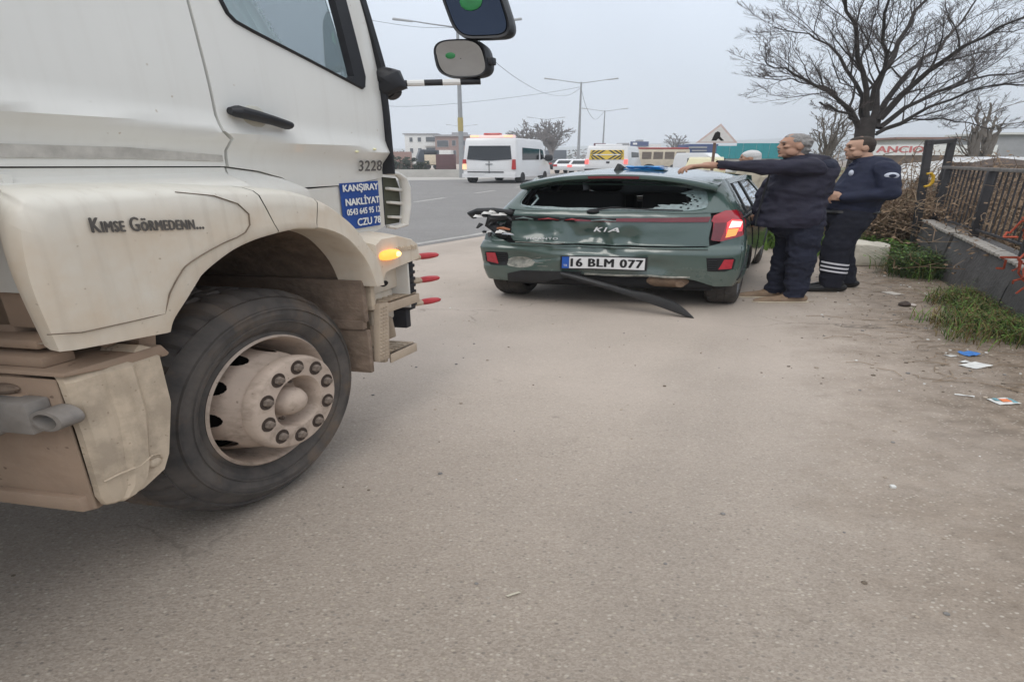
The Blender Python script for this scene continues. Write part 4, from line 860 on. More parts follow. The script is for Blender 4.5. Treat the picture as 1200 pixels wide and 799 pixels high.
mb.grid(rows, close_v=True); solid('hanging_strip', mb, M_trim, CF, car, sharp=40)
mb = MB(); mb.tube([rear(y, .365+.01*nse(y*6, 3), -.015) for y in frange(-.52, .1, 14)], [.012]*14, 6); solid('torn_edge', mb, M_scrape, CF, car)
mb = MB(); mb.tube([(-.30, -.24, .305), (-.33, -.33, .315), (-.33, -.47, .315), (-.30, -.54, .31)], [.05, .075, .075, .04], 14); mb.tube([(-.33, -.46, .30), (-.44, -.49, .29)], .028, 10); solid('exhaust', mb, M_exh, CF, car)
mb = MB(); mb.sheet([(-.62, .28), (-.5, .345), (-.2, .36), (.1, .35), (.1, .25), (-.62, .22)], lambda y, z, d: (-.27+d, y, z), (), (), .01); solid('bumper_carrier', mb, M_carin, CF, car)
# blue plastic lying on the roof
PF = Frame(*(CF.o+CF.f*.26+CF.l*-.115).xy, R(18))
mb = MB()
for q, (dx, dy, dz, sc) in enumerate(((0, 0, 0, 1), (.012, -.006, .013, .93), (-.01, .010, .026, .86))):   # three loose folds, one on the other
    rows = []
    for i in range(17):
        y = lerp(.125, -.125, i/16)*sc+dy; rows.append([(x*sc+dx, y, 1.386+dz+h+.007*nse(y*20, x*9, q*3)+.010*sstep(.09, .125, abs(y))*(q % 2)) for x, h in ((-.10, .0), (-.105, .007), (-.06, .011), (0, .012), (.06, .011), (.09, .006))])
    mb.grid(rows)
blue = solid('plastic_sheet', mb, M_bluep, PF, sharp=60)
props(blue, 'folded bright blue plastic lying on the green car roof', 'plastic sheet')
# ---------------------------------------------------------------- people: one continuous skin, clothes over it
M_skin = mat('skin', (.42, .24, .165), .55, .10, 16, bump=(60, .15, .004))
M_skin2 = mat('skin_paler', (.47, .285, .20), .55, .08, 16, bump=(60, .15, .004))
M_hairg = mat('grey_hair', (.26, .25, .24), .8, .35, 60, bump=(90, .7, .008))
M_haird = mat('dark_cropped_hair', (.045, .035, .028), .85, .3, 80, bump=(120, .5, .004))
M_jacket = mat('navy_padded_jacket', (.016, .015, .030), .75, .25, 7, bump=(14, .6, .02))
M_hood = mat('hood_navy', (.012, .015, .034), .7, .25, 7, bump=(14, .6, .02))
M_trous = mat('navy_trousers', (.010, .012, .026), .85, .25, 6, bump=(10, .9, .04))
M_uni = mat('uniform_navy', (.013, .017, .040), .8, .2, 6, bump=(11, .7, .02))
M_unitr = mat('uniform_trousers', (.008, .009, .018), .85, .2, 6, bump=(9, .7, .02))
M_loafer = mat('brown_suede', (.22, .145, .088), .8, .25, 18, dirt=((.42, .36, .3), .5, 20, -.05, .1))
M_boot = mat('black_boot', (.012, .012, .013), .4, .2, 14)
M_patch = mat('badge_white', (.50, .53, .60), .6, .12, 60)
M_reflect = mat('reflective_stripe', (.62, .62, .66), .45, .05, 30)
M_eye = mat('eye_dark', (.02, .016, .014), .3, .1, 30)
M_lip = mat('lips', (.30, .125, .10), .5, .1, 30)
M_paper = mat('white_paper', (.78, .78, .78), .7, .04, 20)
M_beige = mat('beige_coat', (.50, .44, .34), .85, .1, 8, bump=(12, .5, .02))

def blob(name, items, mt, frame, parent=None, vox=.012, smooth=3, wrinkle=0.0, ws=14.0, cut=None):
    """capsules (p, q, r0, r1[, squash]) and balls (c, (rx, ry, rz)) fused into one skin"""
    mb = MB()
    for it in items:
        if len(it) == 2: mb.ball(it[0], it[1], 18, 12)
        else:
            p, q, r0, r1 = Vector(it[0]), Vector(it[1]), it[2], it[3]; n = 7
            path, rr = [], []
            L_ = max((q-p).length, 1e-4); d = (q-p)/L_
            for a in (-90, -60, -30): path.append(p+d*r0*math.sin(R(a))); rr.append(max(.0008, r0*math.cos(R(a))))
            for k in range(n): path.append(p.lerp(q, k/(n-1))); rr.append(lerp(r0, r1, k/(n-1)))
            for a in (30, 60, 90): path.append(q+d*r1*math.sin(R(a))); rr.append(max(.0008, r1*math.cos(R(a))))
            b0 = len(mb.v); mb.tube(path, rr, 14)
            if len(it) > 4:   # widen along local y about the axis
                for i in range(b0, len(mb.v)):
                    v = Vector(mb.v[i]); t = (v-p).dot(d); ax = p+d*t; mb.v[i] = (v.x, ax.y+(v.y-ax.y)*it[4], v.z)
    me = bpy.data.meshes.new('tmp'); me.from_pydata(mb.v, [], mb.f); o = bpy.data.objects.new('tmp', me); COL.objects.link(o)
    m = o.modifiers.new('r', 'REMESH'); m.mode = 'VOXEL'; m.voxel_size = vox
    if smooth: s_ = o.modifiers.new('s', 'SMOOTH'); s_.iterations = smooth; s_.factor = .5
    dg = bpy.context.evaluated_depsgraph_get(); dg.update(); ev = o.evaluated_get(dg); m2 = bpy.data.meshes.new_from_object(ev)
    vs = [v.co.copy() for v in m2.vertices]; ns = [v.normal.copy() for v in m2.vertices]; fs = [tuple(p.vertices) for p in m2.polygons]
    bpy.data.objects.remove(o); bpy.data.meshes.remove(me); bpy.data.meshes.remove(m2)
    if wrinkle:
        for i, v in enumerate(vs):
            w = nse(v.x*ws*.6, v.y*ws*.6, v.z*ws)+.5*nse(v.x*ws*1.7, v.y*ws*1.7, v.z*ws*2.3+7)-abs(nse(v.x*ws*.5+3, v.y*ws*.5, v.z*ws*.8+2))*.8
            vs[i] = v+ns[i]*wrinkle*w
    out = MB()
    if cut:
        keep = [cut(v) for v in vs]; fs = [f for f in fs if all(keep[i] for i in f)]; used = sorted({i for f in fs for i in f}); mp = {i: k for k, i in enumerate(used)}
        vs = [vs[i] for i in used]; fs = [tuple(mp[i] for i in f) for f in fs]
    out.add(vs, fs); return solid(name, out, mt, frame, parent, sharp=180)

def head_items(c, yaw=0.0, nod=0.0, beard=0.0):
    """skull, jaw, nose, ears, lips' swell, chin about the head's centre; face towards +x turned by yaw"""
    M = Matrix.Rotation(yaw, 3, 'Z') @ Matrix.Rotation(nod, 3, 'Y'); c = Vector(c)
    P = lambda x, y, z: tuple(c+M @ Vector((x, y, z)))
    it = [(P(-.010, 0, .030), (.088, .077, .098)), (P(.022, 0, -.030), (.058, .060, .085)), (P(.036, 0, -.078), (.034, .044, .036)), (P(.056, 0, .045), P(.058, 0, .040), .027, .027, 1.5),
          (P(.074, 0, .026), P(.086, 0, -.012), .008, .012), (P(.084, 0, -.017), (.011, .016, .009)), (P(.074, 0, -.047), (.010, .022, .010)), (P(.071, 0, -.064), (.011, .022, .010)), (P(.062, 0, -.094), (.014, .022, .018))]
    for s in (1, -1):
        it += [(P(-.012, s*.076, .0), (.020, .010, .032)), (P(.056, s*.045, -.005), (.020, .020, .016)), (P(.016, s*.052, -.055), (.038, .015, .035))]
    return it, P
def hand_items(w, d, up, side_, curl=.35, size=1.0, spread=1.0):
    """palm and five bent fingers from the wrist w, fingers running along d, back of the hand towards up, thumb on side_"""
    w, d, up, side_ = (Vector(q) for q in (w, d, up, side_)); k = size; it = [(tuple(w), tuple(w+d*.03*k), .027*k, .026*k)]
    for j, (o, ln, r) in enumerate(((.032, .074, .0088), (.011, .083, .0092), (-.011, .077, .0088), (-.031, .060, .0078))):
        a = w+d*.035*k+side_*o*.7*k; b = w+d*.092*k+side_*o*k*spread; it.append((tuple(a), tuple(b), .016*k, .0118*k)); p = b; ang = .12
        for s, f in enumerate((.46, .31, .23)):
            ang += curl*(.6+.25*s)*(1+.12*j); dd = d*math.cos(ang)-up*math.sin(ang)+side_*o*1.2*(1 if s == 0 else .4); q = p+dd.normalized()*ln*f*k; it.append((tuple(p), tuple(q), r*k*(1-.08*s), r*k*(.94-.1*s))); p = q
    a = w+d*.030*k+side_*.024*k; b = a+(d*.45+side_*.75-up*.25).normalized()*.042*k; c = b+(d*.85+side_*.35-up*.25).normalized()*.032*k; e = c+(d*.95-up*.25).normalized()*.024*k
    it += [(tuple(a), tuple(b), .0165*k, .0125*k), (tuple(b), tuple(c), .0118*k, .0105*k), (tuple(c), tuple(e), .0102*k, .0085*k)]
    return it
def face_details(P, frame, body, skin, mouth=True):
    for s in (1, -1):
        mb = MB(); mb.ball(P(.071, s*.033, .017), (.007, .013, .006), 10, 6); solid('eye', mb, M_eye, frame, body)
        mb = MB(); mb.tube([P(.079, s*.014, .037), P(.078, s*.032, .041), P(.066, s*.054, .036)], [.003, .004, .002], 6); solid('eyebrow', mb, M_haird if skin is M_skin2 else M_hairg, frame, body)
    mb = MB(); mb.tube([P(.074, -.024, -.056), P(.081, 0, -.0555), P(.074, .024, -.056)], [.002, .0038, .002], 6); solid('lips', mb, M_lip, frame, body)

# --- grey-haired man leaning his hand on the car roof, facing left
GF = Frame(1.715, 5.63, R(-90))
man = thing('person', GF, 'grey-haired man in dark navy hooded jacket resting his hand on the green car roof', 'person', None)
hc = (.068, .015, 1.615); hi, HP = head_items(hc, R(6), R(-4))
WR_ = Vector((.565, .205, 1.437)); D_ = Vector((.985, .05, -.06)).normalized(); UP_ = Vector((.1, 0, .99)); SD_ = Vector((0, -1, 0))
body = hi+[((.02, .01, 1.44), (.045, .012, 1.53), .062, .057), ((-.01, 0, 1.36), (.0, 0, 1.10), .13, .145, 1.35), ((.0, 0, 1.10), (-.01, 0, .92), .14, .15, 1.2),
        ((-.02, .17, 1.42), (.27, .235, 1.425), .058, .046), ((.27, .235, 1.425), tuple(WR_), .044, .028), ((-.02, -.17, 1.42), (.12, -.22, 1.15), .056, .045), ((.10, -.22, 1.15), (.16, -.17, .93), .043, .028),
        ((-.05, .095, .90), (-.075, .105, .50), .088, .060), ((-.075, .105, .50), (-.07, .115, .09), .058, .040), ((-.05, -.095, .90), (-.05, -.10, .50), .088, .060), ((-.05, -.10, .50), (-.01, -.10, .09), .058, .040),
        ((-.09, .115, .05), (.06, .125, .035), .038, .03), ((-.02, -.10, .05), (.13, -.11, .035), .038, .03)]
body += hand_items(WR_, D_, UP_, SD_, .42, 1.28, 1.3)+hand_items((.16, -.17, .93), (.2, .1, -.95), (0, -1, 0), (1, 0, 0), .5)
b1 = blob('body', body, M_skin, GF, man, vox=.0058, smooth=2); face_details(HP, GF, b1, M_skin)
hair = [(HP(-.035, 0, .040), (.080, .083, .088)), (HP(-.062, 0, -.02), (.045, .066, .060)), (HP(-.01, 0, .088), (.074, .064, .042)), (HP(-.0, .055, .055), (.04, .026, .04)), (HP(-.0, -.055, .055), (.04, .026, .04))]
blob('hair', hair, M_hairg, GF, b1, vox=.008, smooth=2, wrinkle=.008, ws=40)
mous = [(HP(.082, 0, -.038), (.009, .026, .008)), (HP(.060, 0, -.100), (.016, .024, .012))]
blob('moustache', mous, M_hairg, GF, b1, vox=.004, smooth=1)
jk = [((-.065, 0, 1.39), (-.02, 0, 1.20), .165, .195, 1.22), ((.02, 0, 1.38), (.02, 0, 1.2), .14, .17, 1.3), ((.0, 0, 1.20), (.004, 0, .86), .185, .222, 1.12), ((-.03, .13, 1.43), (.0, -.13, 1.43), .085, .085), ((.02, .01, 1.42), (.035, .012, 1.48), .10, .084),
      ((-.03, .175, 1.415), (.27, .238, 1.415), .088, .070), ((.27, .238, 1.415), (.555, .205, 1.438), .068, .046), ((-.02, -.175, 1.42), (.12, -.225, 1.15), .085, .068), ((.12, -.225, 1.15), (.16, -.17, .95), .066, .045), ((.01, 0, .90), (.01, 0, .83), .222, .218, 1.1)]
j1 = blob('jacket', jk, M_jacket, GF, man, vox=.010, smooth=3, wrinkle=.019, ws=9, cut=lambda v: v.z > .815 and (v.x < .552))
hd = [((-.095, 0, 1.43), (.125, .165, .100)), ((-.135, 0, 1.365), (.085, .125, .105)), ((-.02, .10, 1.475), (.08, .075, 1.475), .045, .035), ((-.02, -.10, 1.475), (.08, -.075, 1.475), .045, .035), ((-.14, .05, 1.39), (-.13, -.05, 1.33), .075, .055), ((.085, .05, 1.475), (.085, -.05, 1.475), .032, .032)]
blob('hood', hd, M_hood, GF, j1, vox=.010, smooth=3, wrinkle=.010, ws=14)
mb = MB(); mb.tube([(.205, .12, 1.40), (.215, .10, 1.20), (.225, .05, .9), (.225, .05, .83)], .006, 5); solid('zip', mb, M_black, GF, j1)
tr = [((-.02, 0, .92), (-.015, 0, .84), .16, .165, 1.15), ((-.065, .085, .86), (-.075, .105, .50), .122, .098), ((-.075, .105, .50), (-.075, .115, .15), .098, .080), ((-.075, .115, .15), (-.065, .118, .065), .080, .074), ((-.06, -.085, .86), (-.05, -.10, .50), .122, .098), ((-.05, -.10, .50), (-.015, -.10, .15), .098, .076), ((-.015, -.10, .15), (.0, -.10, .07), .076, .070)]
blob('trousers', tr, M_trous, GF, man, vox=.010, smooth=2, wrinkle=.016, ws=12, cut=lambda v: v.z > .055)
for (x, y) in ((-.045, .118), (.02, -.105)):
    s = [((x-.075, y, .040), (x+.05, y+.004, .040), .041, .043), ((x+.05, y+.004, .036), (x+.175, y+.006, .026), .043, .030), ((x+.175, y+.006, .022), (x+.215, y+.004, .020), .029, .018), ((x-.06, y, .065), (x+.03, y, .06), .040, .036)]
    sh = blob('shoe', s, M_loafer, GF, man, vox=.007, smooth=2, cut=None)
    mb = MB(); mb.prism([(x-.115, y-.038), (x+.05, y-.044), (x+.20, y-.034), (x+.238, y), (x+.20, y+.042), (x+.05, y+.048), (x-.115, y+.038)], .0, .014, 'z'); solid('sole', mb, M_beige, GF, sh, bevel=.004)

# --- policeman behind him, arms folded at the belt, facing left
PF_ = Frame(2.245, 6.10, R(-86))
pol = thing('person', PF_, 'policeman in navy uniform with shoulder badge and white stripes on trouser leg', 'person', None)
hc = (.035, .01, 1.605); hi, HP = head_items(hc, R(4), R(2))
body = hi+[((-.045, .01, 1.42), (-.0, .01, 1.53), .066, .060), ((-.08, 0, 1.36), (-.01, 0, 1.08), .15, .165, 1.35), ((-.01, 0, 1.08), (-.0, 0, .92), .16, .155, 1.15),
        ((-.10, .19, 1.40), (-.135, .265, 1.14), .060, .050), ((-.135, .265, 1.14), (.10, .17, 1.085), .046, .032), ((-.09, -.19, 1.40), (-.12, -.25, 1.14), .060, .050), ((-.12, -.25, 1.14), (.12, -.12, 1.09), .046, .032),
        ((-.0, .10, .90), (.085, .11, .50), .090, .062), ((.085, .11, .50), (.055, .12, .09), .060, .042), ((-.0, -.10, .90), (.0, -.10, .50), .090, .062), ((.0, -.10, .50), (-.10, -.11, .09), .060, .042), ((.03, .12, .05), (.19, .125, .04), .04, .03), ((-.11, -.11, .05), (.04, -.115, .04), .04, .03)]
body += hand_items((.10, .17, 1.085), (.75, -.6, .1), (.2, .3, .9), (.1, -.1, .95), .75)+hand_items((.12, -.12, 1.09), (.6, .75, 0), (.3, -.2, .9), (.1, .1, .95), .75)
b2 = blob('body', body, M_skin2, PF_, pol, vox=.0058, smooth=2); face_details(HP, PF_, b2, M_skin2)
hair = [(HP(-.028, 0, .042), (.076, .080, .088)), (HP(-.05, 0, .0), (.050, .066, .060)), (HP(-.006, 0, .084), (.068, .060, .042)), (HP(-.006, .064, .03), (.022, .014, .05)), (HP(-.006, -.064, .03), (.022, .014, .05))]
blob('hair', hair, M_haird, PF_, b2, vox=.007, smooth=2)
bd = [(HP(.036, 0, -.086), (.036, .046, .033)), (HP(.015, .054, -.056), (.034, .012, .035)), (HP(.015, -.054, -.056), (.034, .012, .035)), (HP(.079, 0, -.038), (.007, .024, .006))]
blob('stubble', bd, mat('stubble', (.17, .105, .078), .8, .25, 60), PF_, b2, vox=.006, smooth=2)
jk = [((-.085, 0, 1.37), (-.02, 0, 1.10), .165, .188, 1.32), ((-.02, 0, 1.10), (-.005, 0, .95), .186, .176, 1.15), ((-.09, .15, 1.41), (-.09, -.15, 1.41), .078, .078), ((-.05, .01, 1.40), (-.02, .01, 1.475), .10, .078), ((-.10, .19, 1.40), (-.135, .27, 1.14), .090, .076), ((-.135, .27, 1.14), (.09, .173, 1.085), .074, .056), ((-.09, -.19, 1.40), (-.12, -.255, 1.14), .090, .076), ((-.12, -.255, 1.14), (.10, -.13, 1.09), .070, .048)]
j2 = blob('uniform_jacket', jk, M_uni, PF_, pol, vox=.010, smooth=3, wrinkle=.010, ws=9, cut=lambda v: v.z > .90)
mb = MB(); mb.tube([(-.13, .0, 1.46), (-.07, .085, 1.472), (.02, .075, 1.455), (.058, .01, 1.43), (.02, -.06, 1.455), (-.07, -.07, 1.472), (-.13, 0, 1.46)], .022, 8); solid('collar', mb, M_uni, PF_, j2)
mb = MB(); mb.ball((-.118, .288, 1.325), (.047, .022, .036), 20, 8); pt = solid('shoulder_badge', mb, M_patch, PF_, j2)
mb = MB(); mb.ball((-.118, .306, 1.325), (.024, .008, .018), 16, 8); solid('badge_centre', mb, M_uni, PF_, pt)
mb = MB(); mb.ball((.072, .085, 1.345), (.016, .030, .036), 14, 8); solid('chest_badge', mb, M_patch, PF_, j2)
mb = MB(); mb.tube([(.155*math.cos(a)-.005, .175*math.sin(a), .925) for a in frange(0, 6.28, 30)], .024, 6); solid('belt', mb, M_boot, PF_, pol)
tr = [((-.005, 0, .95), (-.0, 0, .86), .168, .166, 1.15), ((-.0, .09, .88), (.08, .11, .50), .130, .105), ((.08, .11, .50), (.06, .12, .15), .104, .088), ((.06, .12, .15), (.062, .12, .075), .086, .078), ((-.0, -.09, .88), (.0, -.10, .50), .130, .105), ((.0, -.10, .50), (-.085, -.11, .15), .104, .084), ((-.085, -.11, .15), (-.09, -.11, .07), .082, .076)]
t2 = blob('uniform_trousers', tr, M_unitr, PF_, pol, vox=.011, smooth=3, wrinkle=.010, ws=11, cut=lambda v: v.z > .055)
for k in range(3):
    z = .335-.045*k; mb = MB(); rows = []
    for a in frange(R(20), R(175), 12):
        r = .101+.006*k*0; rows.append([(.07+r*math.cos(a), .115+r*math.sin(a), z+h+.022*math.cos(a)) for h in (0, .020)])
    mb.grid(rows); solid('reflective_stripe', mb, M_reflect, PF_, t2)
for (x, y) in ((.065, .122), (-.085, -.112)):
    s = [((x-.07, y, .048), (x+.05, y+.002, .046), .047, .048), ((x+.05, y+.002, .042), (x+.165, y+.004, .034), .047, .036), ((x+.165, y+.004, .03), (x+.20, y, .028), .036, .026), ((x-.04, y, .10), (x+.0, y, .06), .05, .05)]
    blob('boot', s, M_boot, PF_, pol, vox=.007, smooth=2)
PPF = Frame(2.110, 6.02, R(-86), 1.105)
mb = MB(); rows = []
for i in range(6): rows.append([(-.05+.02*i, .05*j/4-.02, .012*math.sin(j*.9)+.028*i*.2) for j in range(5)])
mb.grid(rows); props(solid('paper', mb, M_paper, PPF), 'small white paper held in the policeman\'s folded hands', 'paper')
# --- bystander seen past the car
BF = Frame(2.27, 8.9, R(-80))
by = thing('person', BF, 'short white-haired bystander in a pale coat standing beyond the parked green car', 'person')
hc = (.05, 0, 1.50); hi, HP = head_items(hc, 0, 0)
b3 = blob('body', hi+[((.0, 0, 1.30), (.03, 0, 1.42), .06, .055), ((-.0, 0, 1.25), (0, 0, .85), .13, .15, 1.3), ((0, .17, 1.3), (.02, .22, 1.02), .055, .045), ((.02, .22, 1.02), (.12, .2, .82), .042, .03), ((0, -.17, 1.3), (.02, -.22, 1.02), .055, .045), ((.02, -.22, 1.02), (.12, -.2, .82), .042, .03), ((0, .09, .85), (.0, .1, .07), .09, .05), ((0, -.09, .85), (0, -.1, .07), .09, .05), ((-.02, .1, .045), (.16, .1, .035), .04, .03), ((-.02, -.1, .045), (.16, -.1, .035), .04, .03)]+hand_items((.12, .2, .82), (.2, 0, -.98), (0, 1, 0), (1, 0, 0))+hand_items((.12, -.2, .82), (.2, 0, -.98), (0, -1, 0), (1, 0, 0)), M_skin, BF, by, vox=.009, smooth=2)
face_details(HP, BF, b3, M_skin)
blob('hair', [(HP(-.02, 0, .045), (.097, .086, .088)), (HP(-.05, 0, .0), (.065, .074, .075))], mat('white_hair', (.58, .57, .56), .8, .12, 60), BF, b3, vox=.01, smooth=2, wrinkle=.004, ws=40)
blob('coat', [((-.0, 0, 1.28), (0, 0, .75), .155, .20, 1.25), ((0, .17, 1.3), (.02, .225, 1.02), .08, .065), ((.02, .225, 1.02), (.11, .2, .85), .062, .05), ((0, -.17, 1.3), (.02, -.225, 1.02), .08, .065), ((.02, -.225, 1.02), (.11, -.2, .85), .062, .05)], M_beige, BF, by, vox=.014, smooth=3, wrinkle=.008, ws=10, cut=lambda v: v.z > .62)
blob('trousers', [((0, .09, .8), (0, .1, .07), .12, .085), ((0, -.09, .8), (0, -.1, .07), .12, .085)], M_trous, BF, by, vox=.014, smooth=3, cut=lambda v: v.z > .05)
# ---------------------------------------------------------------- right side: wall, fence, hedge, weeds, litter
def at(px, py, Y):
    """the point at depth Y seen at a given spot of the 1200 x 799 survey of the place"""
    x, y = (px-600)/1050, (399.5-py)/600; c, s = math.cos(PITCH), math.sin(PITCH); d = Vector((x, c+y*s, -s+y*c)); return Vector((0, 0, EYE))+d*(Y/d.y)
WF = Frame(WALL_A[0], WALL_A[1], R(194.1))
M_conc = mat('old_grey_concrete', (.135, .130, .128), .92, .22, 5, dirt=((.07, .065, .06), .7, 3.5, .1, .9), bump=(25, .5, .02))
M_cap = mat('pale_cap_stone', (.42, .39, .35), .9, .2, 14, bump=(50, .4, .01))
M_iron = mat('dark_iron', (.045, .043, .045), .7, .3, 14)
M_rail = mat('weathered_rail', (.19, .175, .16), .7, .25, 14)
M_yellow = mat('yellow_paint', (.55, .33, .02), .5, .12, 20)
M_twig = mat('dry_twig', (.185, .125, .082), .9, .35, 9)
M_twig2 = mat('pale_dry_stem', (.27, .20, .135), .9, .3, 9)
M_deadleaf = mat('dead_leaf', (.215, .145, .090), .9, .45, 11)
M_grass = mat('grass_green', (.12, .22, .036), .7, .4, 13)
M_grass2 = mat('weed_dark_green', (.045, .085, .022), .7, .4, 13)
M_weedbrown = mat('withered_weed', (.17, .125, .05), .8, .4, 13)
M_leafpale = mat('pale_leaf', (.30, .36, .16), .6, .25, 12)
M_sack = mat('pale_stone', (.52, .485, .41), .85, .12, 6, bump=(12, .6, .03))
M_orange = mat('orange_red_strap', (.42, .085, .045), .7, .3, 14)
wlab = {0: 'far section of the low grey concrete wall, beside the gate post', 1: 'middle section of the low grey concrete wall under the fence', 2: 'nearest section of the low grey concrete wall, at the right edge'}
for k, (s0, s1, lean) in enumerate(((-.02, 1.20, .0), (1.235, 3.05, .02), (3.08, 5.2, .0))):
    mb = MB(); z0, z1 = lerp(.60, .49, s0/3.3), lerp(.60, .49, min(s1, 3.3)/3.3); rows = []
    for i in range(13):
        s = lerp(s0, s1, i/12); z = lerp(z0, z1, i/12)+.004*nse(s*7, k); rows.append([(s, -.02+.01*nse(s*3, 1, k), 0), (s, .0+.012*nse(s*3, 4, k), z*.5), (s, .02+lean, z), (s, .21+lean, z), (s, .24, 0)])
    mb.grid(rows, close_v=True); mb.f += [tuple(range(5)), tuple(range(len(mb.v)-5, len(mb.v)))]; mb.m += [0, 0]
    F2 = Frame(*(WF.o+WF.f*s0).xy, R(194.1)); 
    for i, v in enumerate(mb.v): mb.v[i] = (v[0]-s0, v[1], v[2])
    w = solid('concrete_wall', mb, M_conc, F2, sharp=30); props(w, wlab[k], 'concrete wall', 'sections of the low wall')
    n = int((s1-s0)/.105); st = None
    for i in range(n):
        s = .02+.105*i; z = lerp(z0, z1, i/n)
        mb = MB(); mb.box(s, s+.078, .0+lean, .10+lean, z-.012, z+.026); solid('cap_stone', mb, M_cap, F2, w, bevel=.008, segs=1)
# railing on the wall
fence = thing('railing', WF, 'dark iron railing with a weathered top rail standing on the low wall', 'railing')
mb = MB(); mb.box(-.25, 5.0, .095, .135, 1.355, 1.395); solid('rail', mb, M_rail, WF, fence, bevel=.005)
mb = MB(); mb.box(-.25, 5.0, .105, .125, .645, .67); solid('rail', mb, M_iron, WF, fence, bevel=.004)
for s in (-.05, 1.45, 2.80, 4.2):
    mb = MB(); mb.box(s-.032, s+.032, .085, .145, .50, 1.355); solid('post', mb, M_iron, WF, fence, bevel=.005)
mb = MB(); mb.tube([(.07, .115, .66), (.07, .115, 1.36)], .0075, 6); bar = solid('bar', mb, M_iron, WF, fence)
for i in range(1, 36):
    if abs(.07+.14*i-1.45) > .05 and abs(.07+.14*i-2.8) > .05: again(bar, WF.lin((.14*i, 0, 0)))
# gate frame: leaning iron hoop
a, b = at(1073, 285, 8.05), at(1089, 167, 8.05); c, d = at(1116, 165, 8.5), at(1100, 235, 8.5)
GFr = plain(a.x, a.y); gate_t = thing('gate_frame', GFr, 'leaning dark iron gate frame like an upside down U beyond the wall end', 'gate frame')
L0 = lambda p: tuple(Vector((p.x-a.x, p.y-a.y, p.z)))
a.z = 0
for n_, p, q in (('post', a, b), ('post', d, c), ('crossbar', b, c)):
    P, Q = Vector(L0(p)), Vector(L0(q)); ext = (Q-P).normalized()*.03; P -= ext; Q += ext
    mb = MB(); mb.tube([P, Q], .040, 4); solid(n_, mb, M_iron, GFr, gate_t, flat=True)
h = [at(1086, 204, 7.9), at(1091, 203, 7.9), at(1094, 207, 7.9), at(1092.5, 214, 7.9), at(1089, 217.5, 7.9), at(1083, 219, 7.9)]
HF = plain(h[0].x, h[0].y, h[0].z); mb = MB(); mb.tube([(p.x-h[0].x, p.y-h[0].y, p.z-h[0].z) for p in h], .016, 8)
props(solid('hook', mb, M_yellow, HF), 'yellow painted metal hook hanging by the gate post', 'hook')

# dry brambles: stems and dead leaves
def bramble(x, y, hgt, rad, n, seed, label, leaf=1.0, mt=None, stems=None):
    rr = random.Random(seed); F = plain(x, y); t = thing('dry_bush', F, label, 'bush', 'dry brambles behind the railing')
    mb = MB(); ml = MB(); mp = MB()
    for i in range(n):
        a = rr.uniform(0, 6.283); r0 = rad*.5*rr.random(); p = Vector((r0*math.cos(a), r0*math.sin(a), 0)); d = Vector((rr.gauss(0, .30), rr.gauss(0, .30), 1)).normalized(); path = [p.copy()]; L_ = hgt*rr.uniform(.55, 1.1); seg = 6
        for k in range(seg):
            d = (d+Vector((rr.gauss(0, .20), rr.gauss(0, .20), rr.gauss(-.10, .13)))).normalized(); p = p+d*L_/seg; path.append(p.copy())
            if k > 0:
                for _ in range(2):
                    q = p+Vector((rr.gauss(0, .10), rr.gauss(0, .10), rr.gauss(.04, .09))); (mb if rr.random() < .6 else mp).tube([p, (p+q)/2+Vector((rr.gauss(0, .02), 0, rr.gauss(0, .02))), q], [.0045, .0035, .002], 3, caps=False)
            for _ in range(int(5*leaf)):
                c = p+Vector((rr.gauss(0, .09), rr.gauss(0, .09), rr.gauss(0, .08))); u = Vector((rr.gauss(0, 1), rr.gauss(0, 1), rr.gauss(0, 1))).normalized(); v = u.orthogonal().normalized(); s = rr.uniform(.012, .028)
                ml.add([c-u*s, c+v*s*.6, c+u*s, c-v*s*.6], [(0, 1, 2, 3)])
        (mb if rr.random() < .5 else mp).tube(path, [.010-.0012*k for k in range(len(path))], 4, caps=False)
    solid('stems', mb, M_twig, F, t, flat=True)['kind'] = 'stuff'; solid('pale_stems', mp, M_twig2, F, t, flat=True)['kind'] = 'stuff'; solid('dead_leaves', ml, mt or M_deadleaf, F, t, flat=True)['kind'] = 'stuff'
    return t
spots = [(3.50, 8.9, 1.50, .55, 90), (3.35, 9.7, 1.45, .6, 80), (3.95, 8.75, 1.50, .5, 80), (4.25, 8.1, 1.45, .5, 80), (4.05, 7.4, 1.25, .45, 70), (3.95, 6.6, 1.25, .45, 70), (3.85, 5.9, 1.25, .4, 70), (4.55, 7.2, 1.40, .5, 70), (4.5, 6.3, 1.35, .5, 60), (3.75, 5.25, 1.1, .4, 55), (4.2, 9.6, 1.62, .6, 70), (4.9, 8.6, 1.55, .6, 60), (3.2, 10.6, 1.40, .6, 60)]
BLAB = ['brown bramble bush just behind the leaning gate frame', 'brown bramble bush right behind the policeman', 'brown bramble bush between the gate frame legs', 'brown bramble bush over the gate end of the top rail', 'brown bramble bush behind the first railing bars', 'brown bramble bush behind the second railing post', 'brown bramble bush above the pale leaved plants', 'taller brown bramble bush set back behind the second railing post', 'brown bramble bush set back near the scrap heap', 'low brown bramble bush beside the orange-red straps', 'tall brown bramble bush rising against the red lettered banner', 'tall brown bramble bush set back beyond the gate frame', 'brown bramble bush farthest along, seen past the policeman']
for i, (x, y, hg, ra, n) in enumerate(spots):
    bramble(x, y, hg, ra, n, 40+i, BLAB[i])

